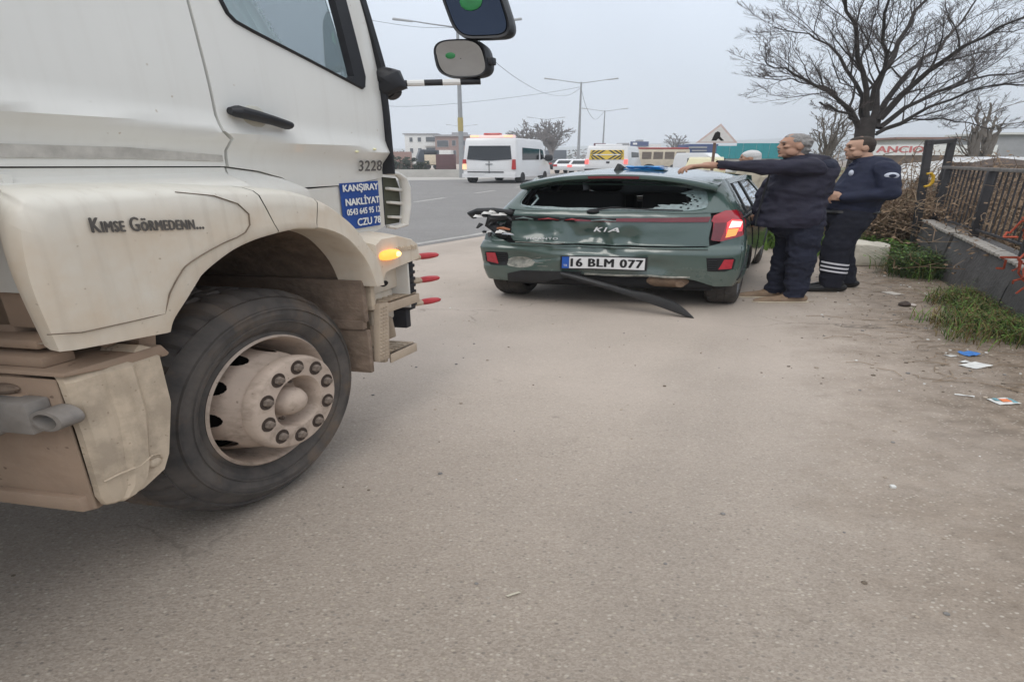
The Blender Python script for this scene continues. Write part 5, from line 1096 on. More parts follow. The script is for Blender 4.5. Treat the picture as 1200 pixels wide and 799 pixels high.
# weeds at the foot of the wall
def weeds(name, pts, n, hgt, seed, mats, spread=.16, blade=.010, broad=.0, label=None, cat=None):
    rr = random.Random(seed); x0, y0 = pts[0]; F = plain(x0, y0); mbs = [MB() for _ in mats]
    for i in range(n):
        px, py = rr.choice(pts); x, y = px-x0+rr.gauss(0, spread), py-y0+rr.gauss(0, spread*1.3); q = rr.choices(range(len(mats)), [m[1] for m in mats])[0]; h_ = hgt*rr.uniform(.35, 1.15); a = rr.uniform(0, 6.283); l = rr.uniform(.15, .8)*h_; w = blade*rr.uniform(.6, 1.5)
        ca, sa = math.cos(a), math.sin(a); P = lambda t: Vector((x+ca*l*t*t, y+sa*l*t*t, h_*(t-.25*t*t*t)))
        if rr.random() < broad:
            for t in (.45, .7, 1.0):
                c = P(t); b = rr.uniform(0, 6.283); u = Vector((math.cos(b), math.sin(b), rr.uniform(-.2, .6))).normalized(); v = u.cross(Vector((0, 0, 1))).normalized(); s = w*rr.uniform(2.2, 4.0)
                mbs[q].add([c, c+u*s+v*s*.5, c+u*s*2.1, c+u*s-v*s*.5], [(0, 1, 2, 3)])
            mbs[q].tube([P(0), P(.5), P(1)], [w*.25, w*.2, w*.1], 3, caps=False)
        else:
            s = Vector((-sa, ca, 0))*w; pp = [P(0), P(.4), P(.75), P(1)]
            mbs[q].add([pp[0]-s, pp[0]+s, pp[1]+s*.9, pp[1]-s*.9, pp[2]+s*.6, pp[2]-s*.6, pp[3]], [(0, 1, 2, 3), (3, 2, 4, 5), (5, 4, 6)])
    big = MB()
    for q, m in enumerate(mbs): big.add(m.v, m.f, q)
    o = solid(name, big, [m[0] for m in mats], F, flat=True); props(o, label, cat, None, 'stuff'); return o
wall_pt = lambda s, o: ((WF.o+WF.f*s+WF.l*o).x, (WF.o+WF.f*s+WF.l*o).y)
GM = [(M_grass, 3), (M_grass2, 3), (M_weedbrown, 1)]
weeds('weeds', [wall_pt(s, -.07) for s in (2.5, 2.6, 2.75, 2.9, 3.0, 3.2, 3.4, 3.6, 3.8, 4.0)]*2+[wall_pt(s, -.20) for s in (2.65, 2.72, 3.05, 3.3, 3.6, 3.7, 3.9)]+[wall_pt(s, -.34) for s in (3.45, 3.7, 4.0)], 3600, .21, 1, [(M_grass, 2.4), (M_grass2, 2.2), (M_weedbrown, 3.6)], .065, .0026, .30, 'green and withered brown weeds at the foot of the wall, nearest the camera', 'weeds')
weeds('weeds', [wall_pt(s, -.16) for s in (.95, 1.1, 1.2, 1.3)]+[wall_pt(s, -.05) for s in (.9, 1.0, 1.15, 1.25)], 1800, .38, 2, [(M_grass2, 4), (M_grass, 1), (M_weedbrown, .7)], .10, .005, .8, 'dark green leafy weed clump where two wall sections meet', 'weeds')
weeds('weeds', [(3.10, 8.15), (3.25, 8.3), (3.35, 8.05), (3.42, 8.2), (3.5, 7.9), (3.3, 7.85), (3.42, 7.75)], 900, .34, 3, [(M_grass2, 2), (M_grass, 2), (M_weedbrown, .5)], .10, .009, .7, 'leafy green weeds around the gate post foot', 'weeds')
weeds('grass', [(2.75, 9.2), (2.95, 8.9), (3.1, 8.7), (3.2, 8.5), (2.6, 9.6), (2.4, 10.2), (3.0, 9.4), (2.7, 10.4), (2.2, 11.0), (2.5, 11.6), (2.0, 12.0), (3.3, 9.0)], 2600, .42, 4, [(M_grass, 6), (M_grass2, 1)], .16, .010, .15, 'bright green grass tuft strip behind the pale stone', 'grass')
weeds('weeds', [wall_pt(s, .45) for s in (1.6, 1.9, 2.2, 2.5)], 260, .42, 5, [(M_leafpale, 3), (M_grass, 3), (M_grass2, 2)], .10, .013, .95, 'pale leaved green plants growing behind the railing', 'weeds')
# pale stone blocks behind the policeman
def rock(x, y, r, seed, mt, name, label, cat, group=None, flatz=.0):
    F = plain(x, y); mb = MB(); mb.ball((0, 0, r[2]*.82), r, 14, 9, e=.42)
    mb.v = [(v[0]*(1+.30*nse(v[0]*6, v[2]*6, seed)), v[1]*(1+.18*nse(v[1]*5, v[2]*5, seed+3)), max(-.01, v[2]*(1+.22*nse(v[0]*6, v[2]*6, seed+5)))) for v in mb.v]
    return props(solid(name, mb, mt, F, sharp=22), label, cat, group)
rock(3.04, 7.72, (.165, .22, .19), 3, M_sack, 'pale_stone', 'big pale stone block lying behind the policeman, right of his legs', 'stone')
rock(2.98, 8.15, (.14, .16, .20), 9, M_sack, 'pale_stone', 'smaller pale stone propped behind the bigger block', 'stone')
# orange-red straps snagged on the railing
SF = Frame(*(WF.o+WF.f*2.95).xy, R(194.1)); rr = random.Random(5); mb = MB()
for k in range(22):
    p = Vector((rr.uniform(.02, .6), rr.uniform(-.05, .06), rr.uniform(.50, 1.08))); path = [p]
    for _ in range(5): p = p+Vector((rr.gauss(.0, .05), rr.gauss(0, .025), rr.gauss(-.02, .045))); path.append(p)
    for a_, b_ in zip(path, path[1:]):
        u = (b_-a_).normalized(); w_ = u.cross(Vector((0, 1, .2))).normalized()*.011; mb.add([a_-w_, a_+w_, b_+w_, b_-w_], [(0, 1, 2, 3)])
    mb.tube(path, [.007]*len(path), 4)
o = props(solid('plastic_strap', mb, M_orange, SF, flat=True), 'tangle of torn orange-red plastic straps snagged on the railing', 'plastic strap')
# ---- litter
def flat_scrap(name, px, py, w, l, rot, mt, label, cat, crumple=.012, seed=1, n=7, lift=0.0):
    g = ground_pt(px, py); F = plain(g[0], g[1]); mb = MB(); rows = []
    for i in range(n):
        row = []
        for j in range(n):
            u, v = (i/(n-1)-.5)*w*(1+.12*nse(j, seed)), (j/(n-1)-.5)*l*(1+.12*nse(i, seed+4)); row.append((u*math.cos(rot)-v*math.sin(rot), u*math.sin(rot)+v*math.cos(rot), .004+crumple*abs(nse(u*22, v*22, seed))+lift*(i/(n-1))))
        rows.append(row)
    mb.grid(rows); return props(solid(name, mb, mt, F), label, cat)
def ground_pt(px, py):
    y = (399.5-py)/600; c, s = math.cos(PITCH), math.sin(PITCH); dz = -s+y*c; t = -EYE/dz; return ((px-600)/1050*t, (c+y*s)*t)
M_litw = mat('litter_white', (.66, .66, .63), .7, .12, 25); M_litb = mat('litter_blue', (.035, .17, .48), .45, .25, 25)
M_lito = mat('litter_orange_print', (.75, .22, .08), .6, .2, 25); M_litt = mat('litter_teal_print', (.16, .34, .38), .6, .3, 25); M_litd = mat('litter_brown', (.06, .042, .034), .8, .3, 25)
flat_scrap('wrapper', 1136, 416, .070, .085, .2, M_litb, 'crumpled blue wrapper in the dirt beside the weeds', 'wrapper', .03, 3, lift=.012)
flat_scrap('paper_scrap', 1114, 417, .045, .05, .3, M_litw, 'small white scrap just left of the blue wrapper', 'paper scrap', .012, 5)
flat_scrap('paper_sheet', 1143, 429, .115, .09, .5, M_litw, 'flat off-white paper sheet below the blue wrapper', 'paper sheet', .008, 7, lift=.006)
flat_scrap('paper_scrap', 1130, 424.5, .05, .03, .5, M_litw, 'torn white strip between blue wrapper and paper sheet', 'paper scrap', .012, 8)
pk = flat_scrap('snack_packet', 1176, 471, .085, .085, .1, M_litw, 'white snack packet with orange and teal print near the right edge', 'packet', .006, 9, lift=.004)
g0 = ground_pt(1176, 471); PKF = plain(*g0)
for (u0, u1, v0, v1, m_, nm) in ((-.012, .022, -.016, .022, M_lito, 'orange_print'), (.022, .037, -.03, .03, M_litt, 'teal_print'), (-.030, -.014, .0, .032, M_litt, 'teal_print')):
    mb = MB(); mb.box(u0, u1, v0, v1, .010, .0135); solid(nm, mb, m_, PKF, pk)
g0 = ground_pt(1062, 358.5); SHF = plain(*g0); shoe = thing('lost_shoe', SHF, 'dark squashed shoe-like rag with a pale end on the dirt', 'rag')
mb = MB(); mb.ball((-.012, 0, .02), (.035, .05, .026), 14, 8); mb.v = [(v[0]*(1+.3*nse(v[0]*30, v[1]*30)), v[1], max(0, v[2]*(1+.4*nse(v[1]*30, v[0]*25)))) for v in mb.v]; solid('upper', mb, M_litd, SHF, shoe)
mb = MB(); mb.ball((.032, -.01, .014), (.022, .035, .016), 12, 6); solid('toe', mb, mat('pale_rag', (.46, .41, .37), .8, .15, 20), SHF, shoe)
flat_scrap('cardboard_scrap', 1046, 344, .085, .16, .2, mat('pale_card', (.46, .42, .37), .85, .12, 12), 'pale flat cardboard scrap lying near the stone, beyond the dark rag', 'cardboard', .01, 12)
flat_scrap('twig_paper', 1130, 464, .012, .07, 1.0, M_litw, 'curled thin white strip left of the snack packet', 'paper strip', .012, 13)
flat_scrap('cigarette_stub', 601.5, 697, .010, .034, -.95, mat('stub_paper', (.62, .58, .46), .7, .1, 30), 'cream cigarette stub on the asphalt in the lower middle', 'cigarette stub', .0, 14, lift=.004)
rock(*ground_pt(1046, 571), (.0075, .010, .007), 2, M_litw, 'white_pebble', 'lone white pebble on bare asphalt, right of the middle', 'pebble')
# pebbles and crumbs scattered along the verge: too many to count
rr = random.Random(11); mbs = [MB(), MB(), MB(), MB()]
for i in range(1500):
    s = rr.uniform(-1.0, 5.2); o_ = -abs(rr.gauss(.25, .45))-.02; p = WF.o+WF.f*s+WF.l*o_; r = rr.choice((.002, .003, .003, .004, .005, .006, .009))*rr.uniform(.7, 1.2); q = rr.choices(range(4), (4, 3, 3, 1.2))[0]
    mbs[q].ball((p.x, p.y, r*.35), (r, r*rr.uniform(.8, 1.8), r*.6), 6, 4)
for i in range(260):
    p = Vector((rr.uniform(-1.3, 2.4), rr.uniform(1.3, 7.5), 0)); r = rr.choice((.003, .004, .006))*rr.uniform(.7, 1.3); q = rr.choices(range(4), (4, 3, 3, .6))[0]; mbs[q].ball((p.x, p.y, r*.35), (r, r*1.3, r*.6), 6, 4)
big = MB()
for q, m in enumerate(mbs): big.add(m.v, m.f, q)
props(solid('gravel', big, [mat('pebble_tan', (.36, .30, .24), .9, .3, 40), mat('pebble_grey', (.20, .19, .18), .9, .3, 40), mat('soil_crumb', (.15, .12, .09), .9, .3, 40), M_litw], WORLD), 'loose pebbles, soil crumbs and paper bits scattered along the verge', 'gravel', None, 'stuff')
# dead stalks lying over the dirt
mb = MB()
for i in range(160):
    s = rr.uniform(.3, 5.0); o_ = -abs(rr.gauss(.2, .4))-.02; p = WF.o+WF.f*s+WF.l*o_; a = rr.uniform(0, 6.28); l = rr.uniform(.03, .12); p = Vector((p.x, p.y, .006)); mb.tube([p, p+Vector((l*math.cos(a), l*math.sin(a), .006)), p+Vector((l*1.9*math.cos(a+.3), l*1.9*math.sin(a+.3), 0))], .0022, 3)
props(solid('straw', mb, M_twig2, WORLD, flat=True), 'dead stalks and straw strewn over the dirt by the wall', 'straw', None, 'stuff')
# ---------------------------------------------------------------- background
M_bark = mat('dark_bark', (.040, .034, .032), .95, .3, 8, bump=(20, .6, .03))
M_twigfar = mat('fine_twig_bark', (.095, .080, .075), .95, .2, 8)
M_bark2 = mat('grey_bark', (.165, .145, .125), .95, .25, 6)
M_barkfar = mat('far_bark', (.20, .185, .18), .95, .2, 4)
M_vanwhite = mat('van_white', (.74, .74, .74), .35, .03, 2, coat=.5)
M_darkglass = mat('dark_glass', (.015, .018, .022), .08, .1, 4, spec=.7)
M_tyre = mat('far_tyre', (.03, .03, .03), .85, .2, 8)
M_tail = mat('tail_red', (.45, .03, .03), .3, .1, 8, coat=.6)
M_tailon = mat('tail_red_lit', (.8, .1, .1), .3, .05, 8, emit=((1, .16, .14), .9))
M_amberon = mat('amber_lit', (1, .6, .35), .3, .05, 8, emit=((1, .62, .36), .55))
M_pinkon = mat('beacon_lit', (.85, .62, .58), .3, .05, 8, emit=((1, .62, .55), .25))
M_steel = mat('lamp_steel', (.30, .31, .32), .6, .1, 5)
M_grey = mat('grey_plaster', (.33, .33, .34), .9, .1, 2)
M_plaster = mat('white_plaster', (.68, .68, .66), .9, .05, 1.5)
M_brick = mat('dull_red_plaster', (.29, .19, .165), .9, .12, 2)
M_pane = mat('window_pane', (.06, .07, .08), .15, .2, 2, spec=.6)
M_teal = mat('teal_sheet', (.015, .265, .30), .6, .06, 2)
M_navy = mat('navy_board', (.035, .06, .17), .6, .1, 3)
M_cream = mat('cream_paint', (.60, .52, .40), .6, .1, 3)
M_concp = mat('barrier_concrete', (.40, .385, .355), .9, .1, 2)
M_shrub = mat('dark_shrub', (.055, .07, .055), .85, .4, 3)

def tree(name, x, y, limbs, mt, label, seed, trunk, group=None, levels=3, tw=1.0, r_min=.0045, dens=1.0):
    """limbs: lists of points (x, y, z) from the ground plan; each grows side branches and twigs"""
    rr = random.Random(seed); F = plain(x, y); t = thing(name, F, label, 'tree', group); mt_, mc, mf = MB(), MB(), MB()
    mt_.tube([p[:3] for p in trunk], [p[3] for p in trunk], 12); solid('trunk', mt_, mt, F, t)
    def grow(path, r0, r1, lev):
        k = len(path); L_ = sum((path[i+1]-path[i]).length for i in range(k-1))
        rad = [max(r_min, lerp(r0, r1, (i/(k-1))**.8)) for i in range(k)]
        (mc if lev < 2 else mf).tube(path, rad, 7 if lev == 0 else (5 if lev == 1 else 3), caps=False)
        if lev >= levels: return
        n = max(2, int((10 if lev == 0 else (9 if lev == 1 else 8))*dens*(1 if lev else min(1.4, L_/2.2))))
        for i in range(n):
            f = lerp(.16 if lev == 0 else .15, .98, (i+rr.random()*.7)/n); q = f*(k-1); j = min(int(q), k-2); p = path[j].lerp(path[j+1], q-j); d = (path[j+1]-path[j]).normalized()
            perp = Vector((rr.gauss(0, 1), rr.gauss(0, 1), rr.gauss(.25, .8))); perp = (perp-d*perp.dot(d)).normalized(); a = rr.uniform(.35, .85)
            dd = (d*math.cos(a)+perp*math.sin(a)).normalized(); l = L_*lerp(.50, .20, f)*rr.uniform(.55, 1.25)*(1.15 if lev else 1); m = 5; pp = [p]; cur = p
            for s in range(m):
                dd = (dd+Vector((rr.gauss(0, .16), rr.gauss(0, .16), rr.gauss(.06, .13)))).normalized(); cur = cur+dd*l/m; pp.append(cur)
            rb = max(r_min, lerp(r0, r1, f)*rr.uniform(.32, .52)); grow(pp, rb, max(r_min*.7, rb*.22), lev+1)
    for pts, r0, r1 in limbs:
        sp = [Vector(q) for q in spline([tuple(p) for p in pts], 12)]
        sp = [p+Vector((rr.gauss(0, .03), rr.gauss(0, .03), rr.gauss(0, .03)))*(1 if i else 0)*tw for i, p in enumerate(sp)]; grow(sp, r0, r1, 0)
    solid('limbs', mc, mt, F, t); c = solid('crown', mf, M_twigfar if mt is M_bark else mt, F, t, flat=True); return t
# big bare tree beyond the policeman
TY = 16.0; tx = at(1012, 160, TY).x
def rel(px, py, dy=0.0):
    p = at(px, py, TY+dy); return (p.x-tx, dy, p.z)
tr0 = rel(1012, 175); limb = [
    ([rel(1008, 152), rel(985, 120, -.2), rel(950, 95, -.6), rel(918, 80, -1.0), rel(892, 72, -1.2)], .060, .009),
    ([rel(1006, 150), rel(985, 118, .2), rel(958, 100, .7), rel(925, 94, 1.0), rel(896, 92, 1.1)], .045, .008),
    ([rel(1014, 146), rel(1004, 100, .3), rel(978, 60, .7), rel(942, 38, 1.2), rel(908, 32, 1.6)], .052, .009),
    ([rel(1016, 146), rel(1012, 90, -.2), rel(1000, 40, -.5), rel(985, -10, -.8), rel(962, -60, -1)], .062, .012),
    ([rel(1022, 146), rel(1034, 90, .3), rel(1058, 40, .8), rel(1090, -10, 1.1), rel(1130, -60, 1.4)], .072, .012),
    ([rel(1018, 130), rel(1036, 70, -.4), rel(1040, 10, -.9), rel(1052, -50, -1.2)], .052, .01),
    ([rel(1030, 140), rel(1070, 100, -.3), rel(1120, 62, -.8), rel(1175, 30, -1.3), rel(1235, 5, -1.8)], .074, .012),
    ([rel(1030, 150), rel(1075, 120, .3), rel(1130, 96, .7), rel(1190, 84, 1.0), rel(1260, 66, 1.2)], .062, .01),
    ([rel(1028, 156), rel(1070, 135, -.2), rel(1125, 112, -.4), rel(1185, 100, -.6), rel(1250, 96, -.7)], .05, .01),
    ([rel(1026, 150), rel(1060, 88, .6), rel(1100, 55, 1.2), rel(1150, -5, 1.8)], .07, .012),
    ([rel(1026, 158), rel(1066, 142, .2), rel(1110, 140, .4), rel(1160, 150, .5), rel(1200, 148, .5)], .035, .006),
    ([rel(1004, 145), rel(992, 132, -.2), rel(975, 128, -.3), rel(963, 120, -.3)], .04, .02)]
tree('bare_tree', tx, TY, limb, M_bark, 'big dark leafless tree spreading over the railing at upper right', 3, [(0, 0, -.05, .27), (.01, 0, .8, .20), (-.01, 0, tr0[2]*.8, .170), rel(1012, 168)+(.165,), rel(1014, 150)+(.16,), rel(1018, 138)+(.12,)], levels=3, dens=1.02, r_min=.0030)
def small_tree(px, base, top, half, Y, mt, label, seed, name='bare_tree', group=None, nl=7, r=.12, dens=1.0, levels=2, rmin=.012):
    p0 = at(px, base, Y); zt = at(px, top, Y).z; sc = Y/1050*.94; w = half*sc; h_ = zt; rr = random.Random(seed*7+1); limbs = []
    for i in range(nl):
        f = (i+.5)/nl*2-1; x = f*w*rr.uniform(.75, 1.1); z = h_*(1-.35*abs(f)**1.6)*rr.uniform(.85, 1.02); dy = rr.uniform(-.6, .6)*w
        limbs.append(([(0, 0, h_*.22), (x*.25, dy*.3, h_*.45), (x*.65, dy*.7, h_*.5+.25*z), (x, dy, z)], r*.55, r*.12))
    return tree(name, p0.x, Y, limbs, mt, label, seed, [(0, 0, -.05, r*1.3), (0, 0, h_*.15, r), (0, 0, h_*.32, r*.8)], group, levels=levels, r_min=rmin, dens=dens*.62)
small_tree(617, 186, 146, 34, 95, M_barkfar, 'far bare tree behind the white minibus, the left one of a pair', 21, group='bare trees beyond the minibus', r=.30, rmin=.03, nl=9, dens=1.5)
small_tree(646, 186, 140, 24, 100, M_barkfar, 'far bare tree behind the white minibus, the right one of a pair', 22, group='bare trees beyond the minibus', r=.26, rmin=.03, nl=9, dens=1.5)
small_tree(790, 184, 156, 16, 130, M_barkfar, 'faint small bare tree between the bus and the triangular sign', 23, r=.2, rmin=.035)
small_tree(968, 186, 118, 34, 26, M_bark2, 'pale thin bare tree left of the big dark tree', 24, r=.10, rmin=.006, nl=8, levels=3, dens=.9)
small_tree(1138, 190, 116, 20, 19, M_bark2, 'grey ivy clad trunk with cut limbs, left of two beyond the railing', 25, group='pollarded trunks beyond the railing', r=.16, rmin=.008, nl=5, dens=.7)
small_tree(1153, 190, 118, 18, 19.5, M_bark2, 'grey ivy clad trunk with cut limbs, right of two beyond the railing', 26, group='pollarded trunks beyond the railing', r=.16, rmin=.008, nl=5, dens=.7)
# ---- lamp posts
def lamp(px, top, Y, half, label, proto=None):
    p = at(px, top, Y); loc = Vector((p.x*ST, Y, 0))
    if proto: 
        return copy_tree(proto, loc, label)
    F = plain(p.x, Y); t = thing('street_lamp', F, label, 'street lamp', 'double armed street lamps along the highway')
    H_ = p.z; mb = MB(); mb.tube([(0, 0, 0), (0, 0, H_*.5), (0, 0, H_)], [.13, .10, .06], 10); solid('pole', mb, M_steel, F, t)
    for s in (1, -1):
        mb = MB(); mb.tube([(0, 0, H_-.15), (s*1.2, 0, H_+.10), (s*2.1, 0, H_+.32)], [.05, .04, .035], 6); solid('arm', mb, M_steel, F, t)
        mb = MB(); mb.tube([(s*1.9, 0, H_+.26), (s*2.75, 0, H_+.42)], [.07, .09], 6); solid('lamp_head', mb, mat('lamp_head', (.42, .43, .44), .5, .05, 4), F, t)
    return t
lp = lamp(536, 30, 44, 60, 'nearest tall double armed street lamp, its pole below the truck mirror')
mb = MB(); mb.tube([(0, 0, at(536, 154, 44).z), (0, 0, at(536, 138, 44).z)], .125, 10); solid('yellow_band', mb, mat('faded_yellow_band', (.42, .34, .14), .7, .1, 8), plain(at(536, 30, 44).x, 44), bpy.data.objects[lp.name])
yb = [c for c in lp.children if c.name.startswith('yellow_band')][0]
for px, top, Y, lab in ((681, 101, 74, 'tall double armed street lamp right of the minibus, second nearest'), (709, 128, 116, 'double armed street lamp just above the chevron marked van'), (640, 136, 140, 'thin double armed street lamp rising between the two far bare trees'), (541, 142, 170, 'farthest small double armed street lamp, beside the nearest lamp pole')):
    c = lamp(px, top, Y, 0, lab, lp)
    for k in list(c.children):
        if k.name.startswith('yellow_band'): bpy.data.objects.remove(k)
def cable(pts, label, r=.018, sag=0.0):
    P = [at(*p) for p in pts]; o = P[0]; F = plain(o.x, o.y, o.z); sp = spline([tuple(p-o) for p in P], 24); mb = MB(); mb.tube(sp, r, 4); props(solid('overhead_cable', mb, M_black, F), label, 'cable', 'overhead cables')
cable([(380, 14, 44), (440, 25, 44), (490, 32, 44), (536, 33, 44)], 'overhead cable running from the truck roof to the nearest lamp', .014)
cable([(400, 120, 60), (476, 125, 64), (560, 119, 70), (640, 109, 74), (681, 102, 74)], 'overhead cable crossing the sky above the minibus', .018)
cable([(560, 45, 40), (575, 68, 46), (610, 95, 56), (640, 110, 66), (665, 112, 72), (681, 103, 74)], 'sagging cable dropping from the mirror towards the second lamp', .014)
cable([(681, 104, 74), (688, 128, 84), (698, 140, 100), (709, 130, 116)], 'short sagging cable between the second and third lamp', .018)
# ---- vehicles on the road
def van(px0, px1, base, Y, head, H_, L_, label, kind, name):
    """rear-left and rear-right spots on the road fix the width; heading in degrees"""
    a, b = at(px0, base, Y), at(px1, base, Y); w = b.x-a.x; F = Frame((a.x+b.x)/2, Y, R(head)); t = thing(name, F, label, kind); hw = w/2
    prof = [(.03, .38), (0, .55), (.0, 1.0), (.04, 1.45), (.14, H_*.93), (.24, H_), (L_-1.6, H_), (L_-1.25, H_*.95), (L_-.75, 1.45), (L_-.1, 1.05), (L_, .8), (L_, .38)]
    rows = []
    for y, k, dz in ((-hw, .93, -.10), (-hw*.985, .975, -.04), (-hw*.93, 1, 0), (hw*.93, 1, 0), (hw*.985, .975, -.04), (hw, .93, -.10)):
        rows.append([(lerp(L_/2, x, k if z > .5 else .985), y*(1-.06*sstep(1.2, H_, z)), z+dz*(1 if z > 1.2 else 0)) for x, z in prof])
    mb = MB(); mb.grid(rows, close_v=True); n = len(prof); mb.f += [tuple(range(n)), tuple(range(len(mb.v)-n, len(mb.v)))]; mb.m += [0, 0]
    bd = solid('body', mb, M_vanwhite, F, t, sharp=40); return t, F, hw, bd
def wheel_far(F, t, x, y, r=.34, w=.24):
    mb = MB(); mb.lathe([(0, -w/2), (r*.62, -w/2), (r*.65, -w/2-.01), (r*.95, -w/2), (r, -w*.3), (r, w*.3), (r*.95, w/2), (0, w/2)], (x, y, r), 'y', 20); return solid('wheel', mb, M_tyre, F, t)
def vpanel(F, par, name, pts, y, mt, thick=.03):
    mb = MB(); mb.prism(pts, y-thick/2, y+thick/2); return solid(name, mb, mt, F, par)
def rpanel(F, par, name, pts, x, mt, thick=.03, lean=0.0, zl=1.0):
    mb = MB(); mb.prism(pts, x-thick/2, x+thick/2, 'x'); mb.v = [(v[0]+lean*max(0, v[2]-zl), v[1], v[2]) for v in mb.v]; return solid(name, mb, mt, F, par)
# white minibus
t, F, hw, bd = van(541, 606, 215, 34.4, 14.5, 2.72, 5.9, 'white minibus with orange lit roof bar and dark rear window on the road', 'minibus', 'minibus')
rpanel(F, t, 'rear_window', [(-hw*.82, 1.46), (-.1, 1.38), (.1, 1.38), (hw*.82, 1.46), (hw*.76, 2.26), (-hw*.76, 2.26)], .030, M_darkglass, .06, .095, 1.46)
vpanel(F, t, 'side_window', [(1.0, 1.42), (3.7, 1.42), (3.75, 2.12), (1.05, 2.16)], -hw*.965, M_darkglass, .05); vpanel(F, t, 'cab_window', [(3.95, 1.42), (4.75, 1.42), (4.35, 2.05), (3.95, 2.12)], -hw*.965, M_darkglass, .05)
vpanel(F, t, 'side_window', [(1.0, 1.42), (3.7, 1.42), (3.75, 2.12), (1.05, 2.16)], hw*.965, M_darkglass, .05)
mb = MB(); mb.ball((4.55, -hw-.20, 1.55), (.14, .16, .22), 10, 8, e=.6); mb.tube([(4.6, -hw+.05, 1.5), (4.58, -hw-.15, 1.5)], .05, 6); solid('wing_mirror', mb, M_black, F, t)
rpanel(F, t, 'tail_lamp', [(hw*.84, .85), (hw*.99, .85), (hw*.98, 1.18), (hw*.85, 1.18)], -.01, M_amberon, .08); rpanel(F, t, 'tail_lamp', [(hw*.85, 1.20), (hw*.98, 1.20), (hw*.97, 1.45), (hw*.86, 1.45)], -.01, M_tail, .08); rpanel(F, t, 'tail_lamp', [(-hw*.99, .85), (-hw*.84, .85), (-hw*.86, 1.45), (-hw*.97, 1.45)], -.01, M_tail, .08)
rpanel(F, t, 'bumper', [(-hw*.98, .36), (hw*.98, .36), (hw*.98, .60), (-hw*.98, .60)], -.05, M_vanwhite, .14); rpanel(F, t, 'step_bar', [(-.55, .66), (hw*.80, .66), (hw*.80, .72), (-.55, .72)], -.02, M_black, .06)
rpanel(F, t, 'number_plate', [(.15, .52), (.75, .52), (.75, .64), (.15, .64)], -.13, M_plate, .03); rpanel(F, t, 'emblem', [(-.13, 1.15), (.13, 1.15), (.13, 1.20), (-.13, 1.20)], -.01, M_steel, .05); rpanel(F, t, 'door_split', [(-.01, .62), (.01, .62), (.01, 1.36), (-.01, 1.36)], -.008, M_seam, .03)
mb = MB(); mb.prism([(.35, 2.74), (.75, 2.74), (.72, 2.90), (.38, 2.90)], -hw*.80, hw*.80); rb = solid('roof_bar', mb, M_pinkon, F, t, bevel=.03)
mb = MB(); mb.prism([(.34, 2.91), (.76, 2.91), (.70, 3.02), (.40, 3.02)], -.30, .30); solid('beacon', mb, M_tail, F, rb, bevel=.03)
for s, m_ in ((.62, M_amberon), (-.62, M_amberon)):
    mb = MB(); mb.box(.32, .36, s*hw-.16, s*hw+.16, 2.78, 2.88); solid('amber_flasher', mb, m_, F, rb)
for x in (.95, 4.75):
    for s in (1, -1): wheel_far(F, t, x, s*(hw-.10))
# chevron marked van
t, F, hw, bd = van(684, 735, 206.5, 47.5, 15, 2.55, 5.4, 'white service van with yellow and black chevron board across its back', 'van', 'chevron_van')
cb = rpanel(F, t, 'chevron_board', [(-hw*.80, 1.42), (hw*.80, 1.42), (hw*.76, 2.20), (-hw*.76, 2.20)], .030, mat('chevron_yellow', (.72, .50, .06), .5, .05, 5), .06, .112, 1.42)
for s in (1, -1):
    for k in range(4):
        for up in (1, -1):
            y0 = .06+.26*k; zc2 = 1.81; pts = [(s*y0, zc2+up*.37), (s*(y0+.13), zc2+up*.37), (s*(y0+.13+.34), zc2+up*.03), (s*(y0+.34), zc2+up*.03)]
            pts = [(max(-hw*.76, min(hw*.76, a)), b) for a, b in pts]; rpanel(F, cb, 'chevron_stripe', pts, .0, M_black, .03, .112, 1.42)
rpanel(F, cb, 'legend_strip', [(-hw*.62, 1.78), (hw*.62, 1.78), (hw*.62, 1.86), (-hw*.62, 1.86)], -.02, M_vanwhite, .02, .112, 1.42)
for s in (1, -1): rpanel(F, t, 'tail_lamp', [(min(s*hw*.82, s*hw*.98), 1.05), (max(s*hw*.82, s*hw*.98), 1.05), (max(s*hw*.82, s*hw*.98), 1.42), (min(s*hw*.82, s*hw*.98), 1.42)], .0, M_tailon, .1)
rpanel(F, t, 'door_lock', [(-.16, 1.12), (.0, 1.12), (.0, 1.26), (-.16, 1.26)], .0, M_black, .06); rpanel(F, t, 'bumper', [(-hw*.98, .40), (hw*.98, .40), (hw*.98, .66), (-hw*.98, .66)], -.05, M_black, .12)
vpanel(F, t, 'side_window', [(1.2, 1.40), (4.2, 1.40), (3.9, 2.02), (1.25, 2.05)], -hw*.96, M_darkglass, .05)
mb = MB(); mb.prism([(.35, 2.56), (.7, 2.56), (.68, 2.70), (.38, 2.70)], -hw*.6, hw*.6); solid('roof_bar', mb, M_vanwhite, F, t, bevel=.03)
for x in (.95, 4.3):
    for s in (1, -1): wheel_far(F, t, x, s*(hw-.10))
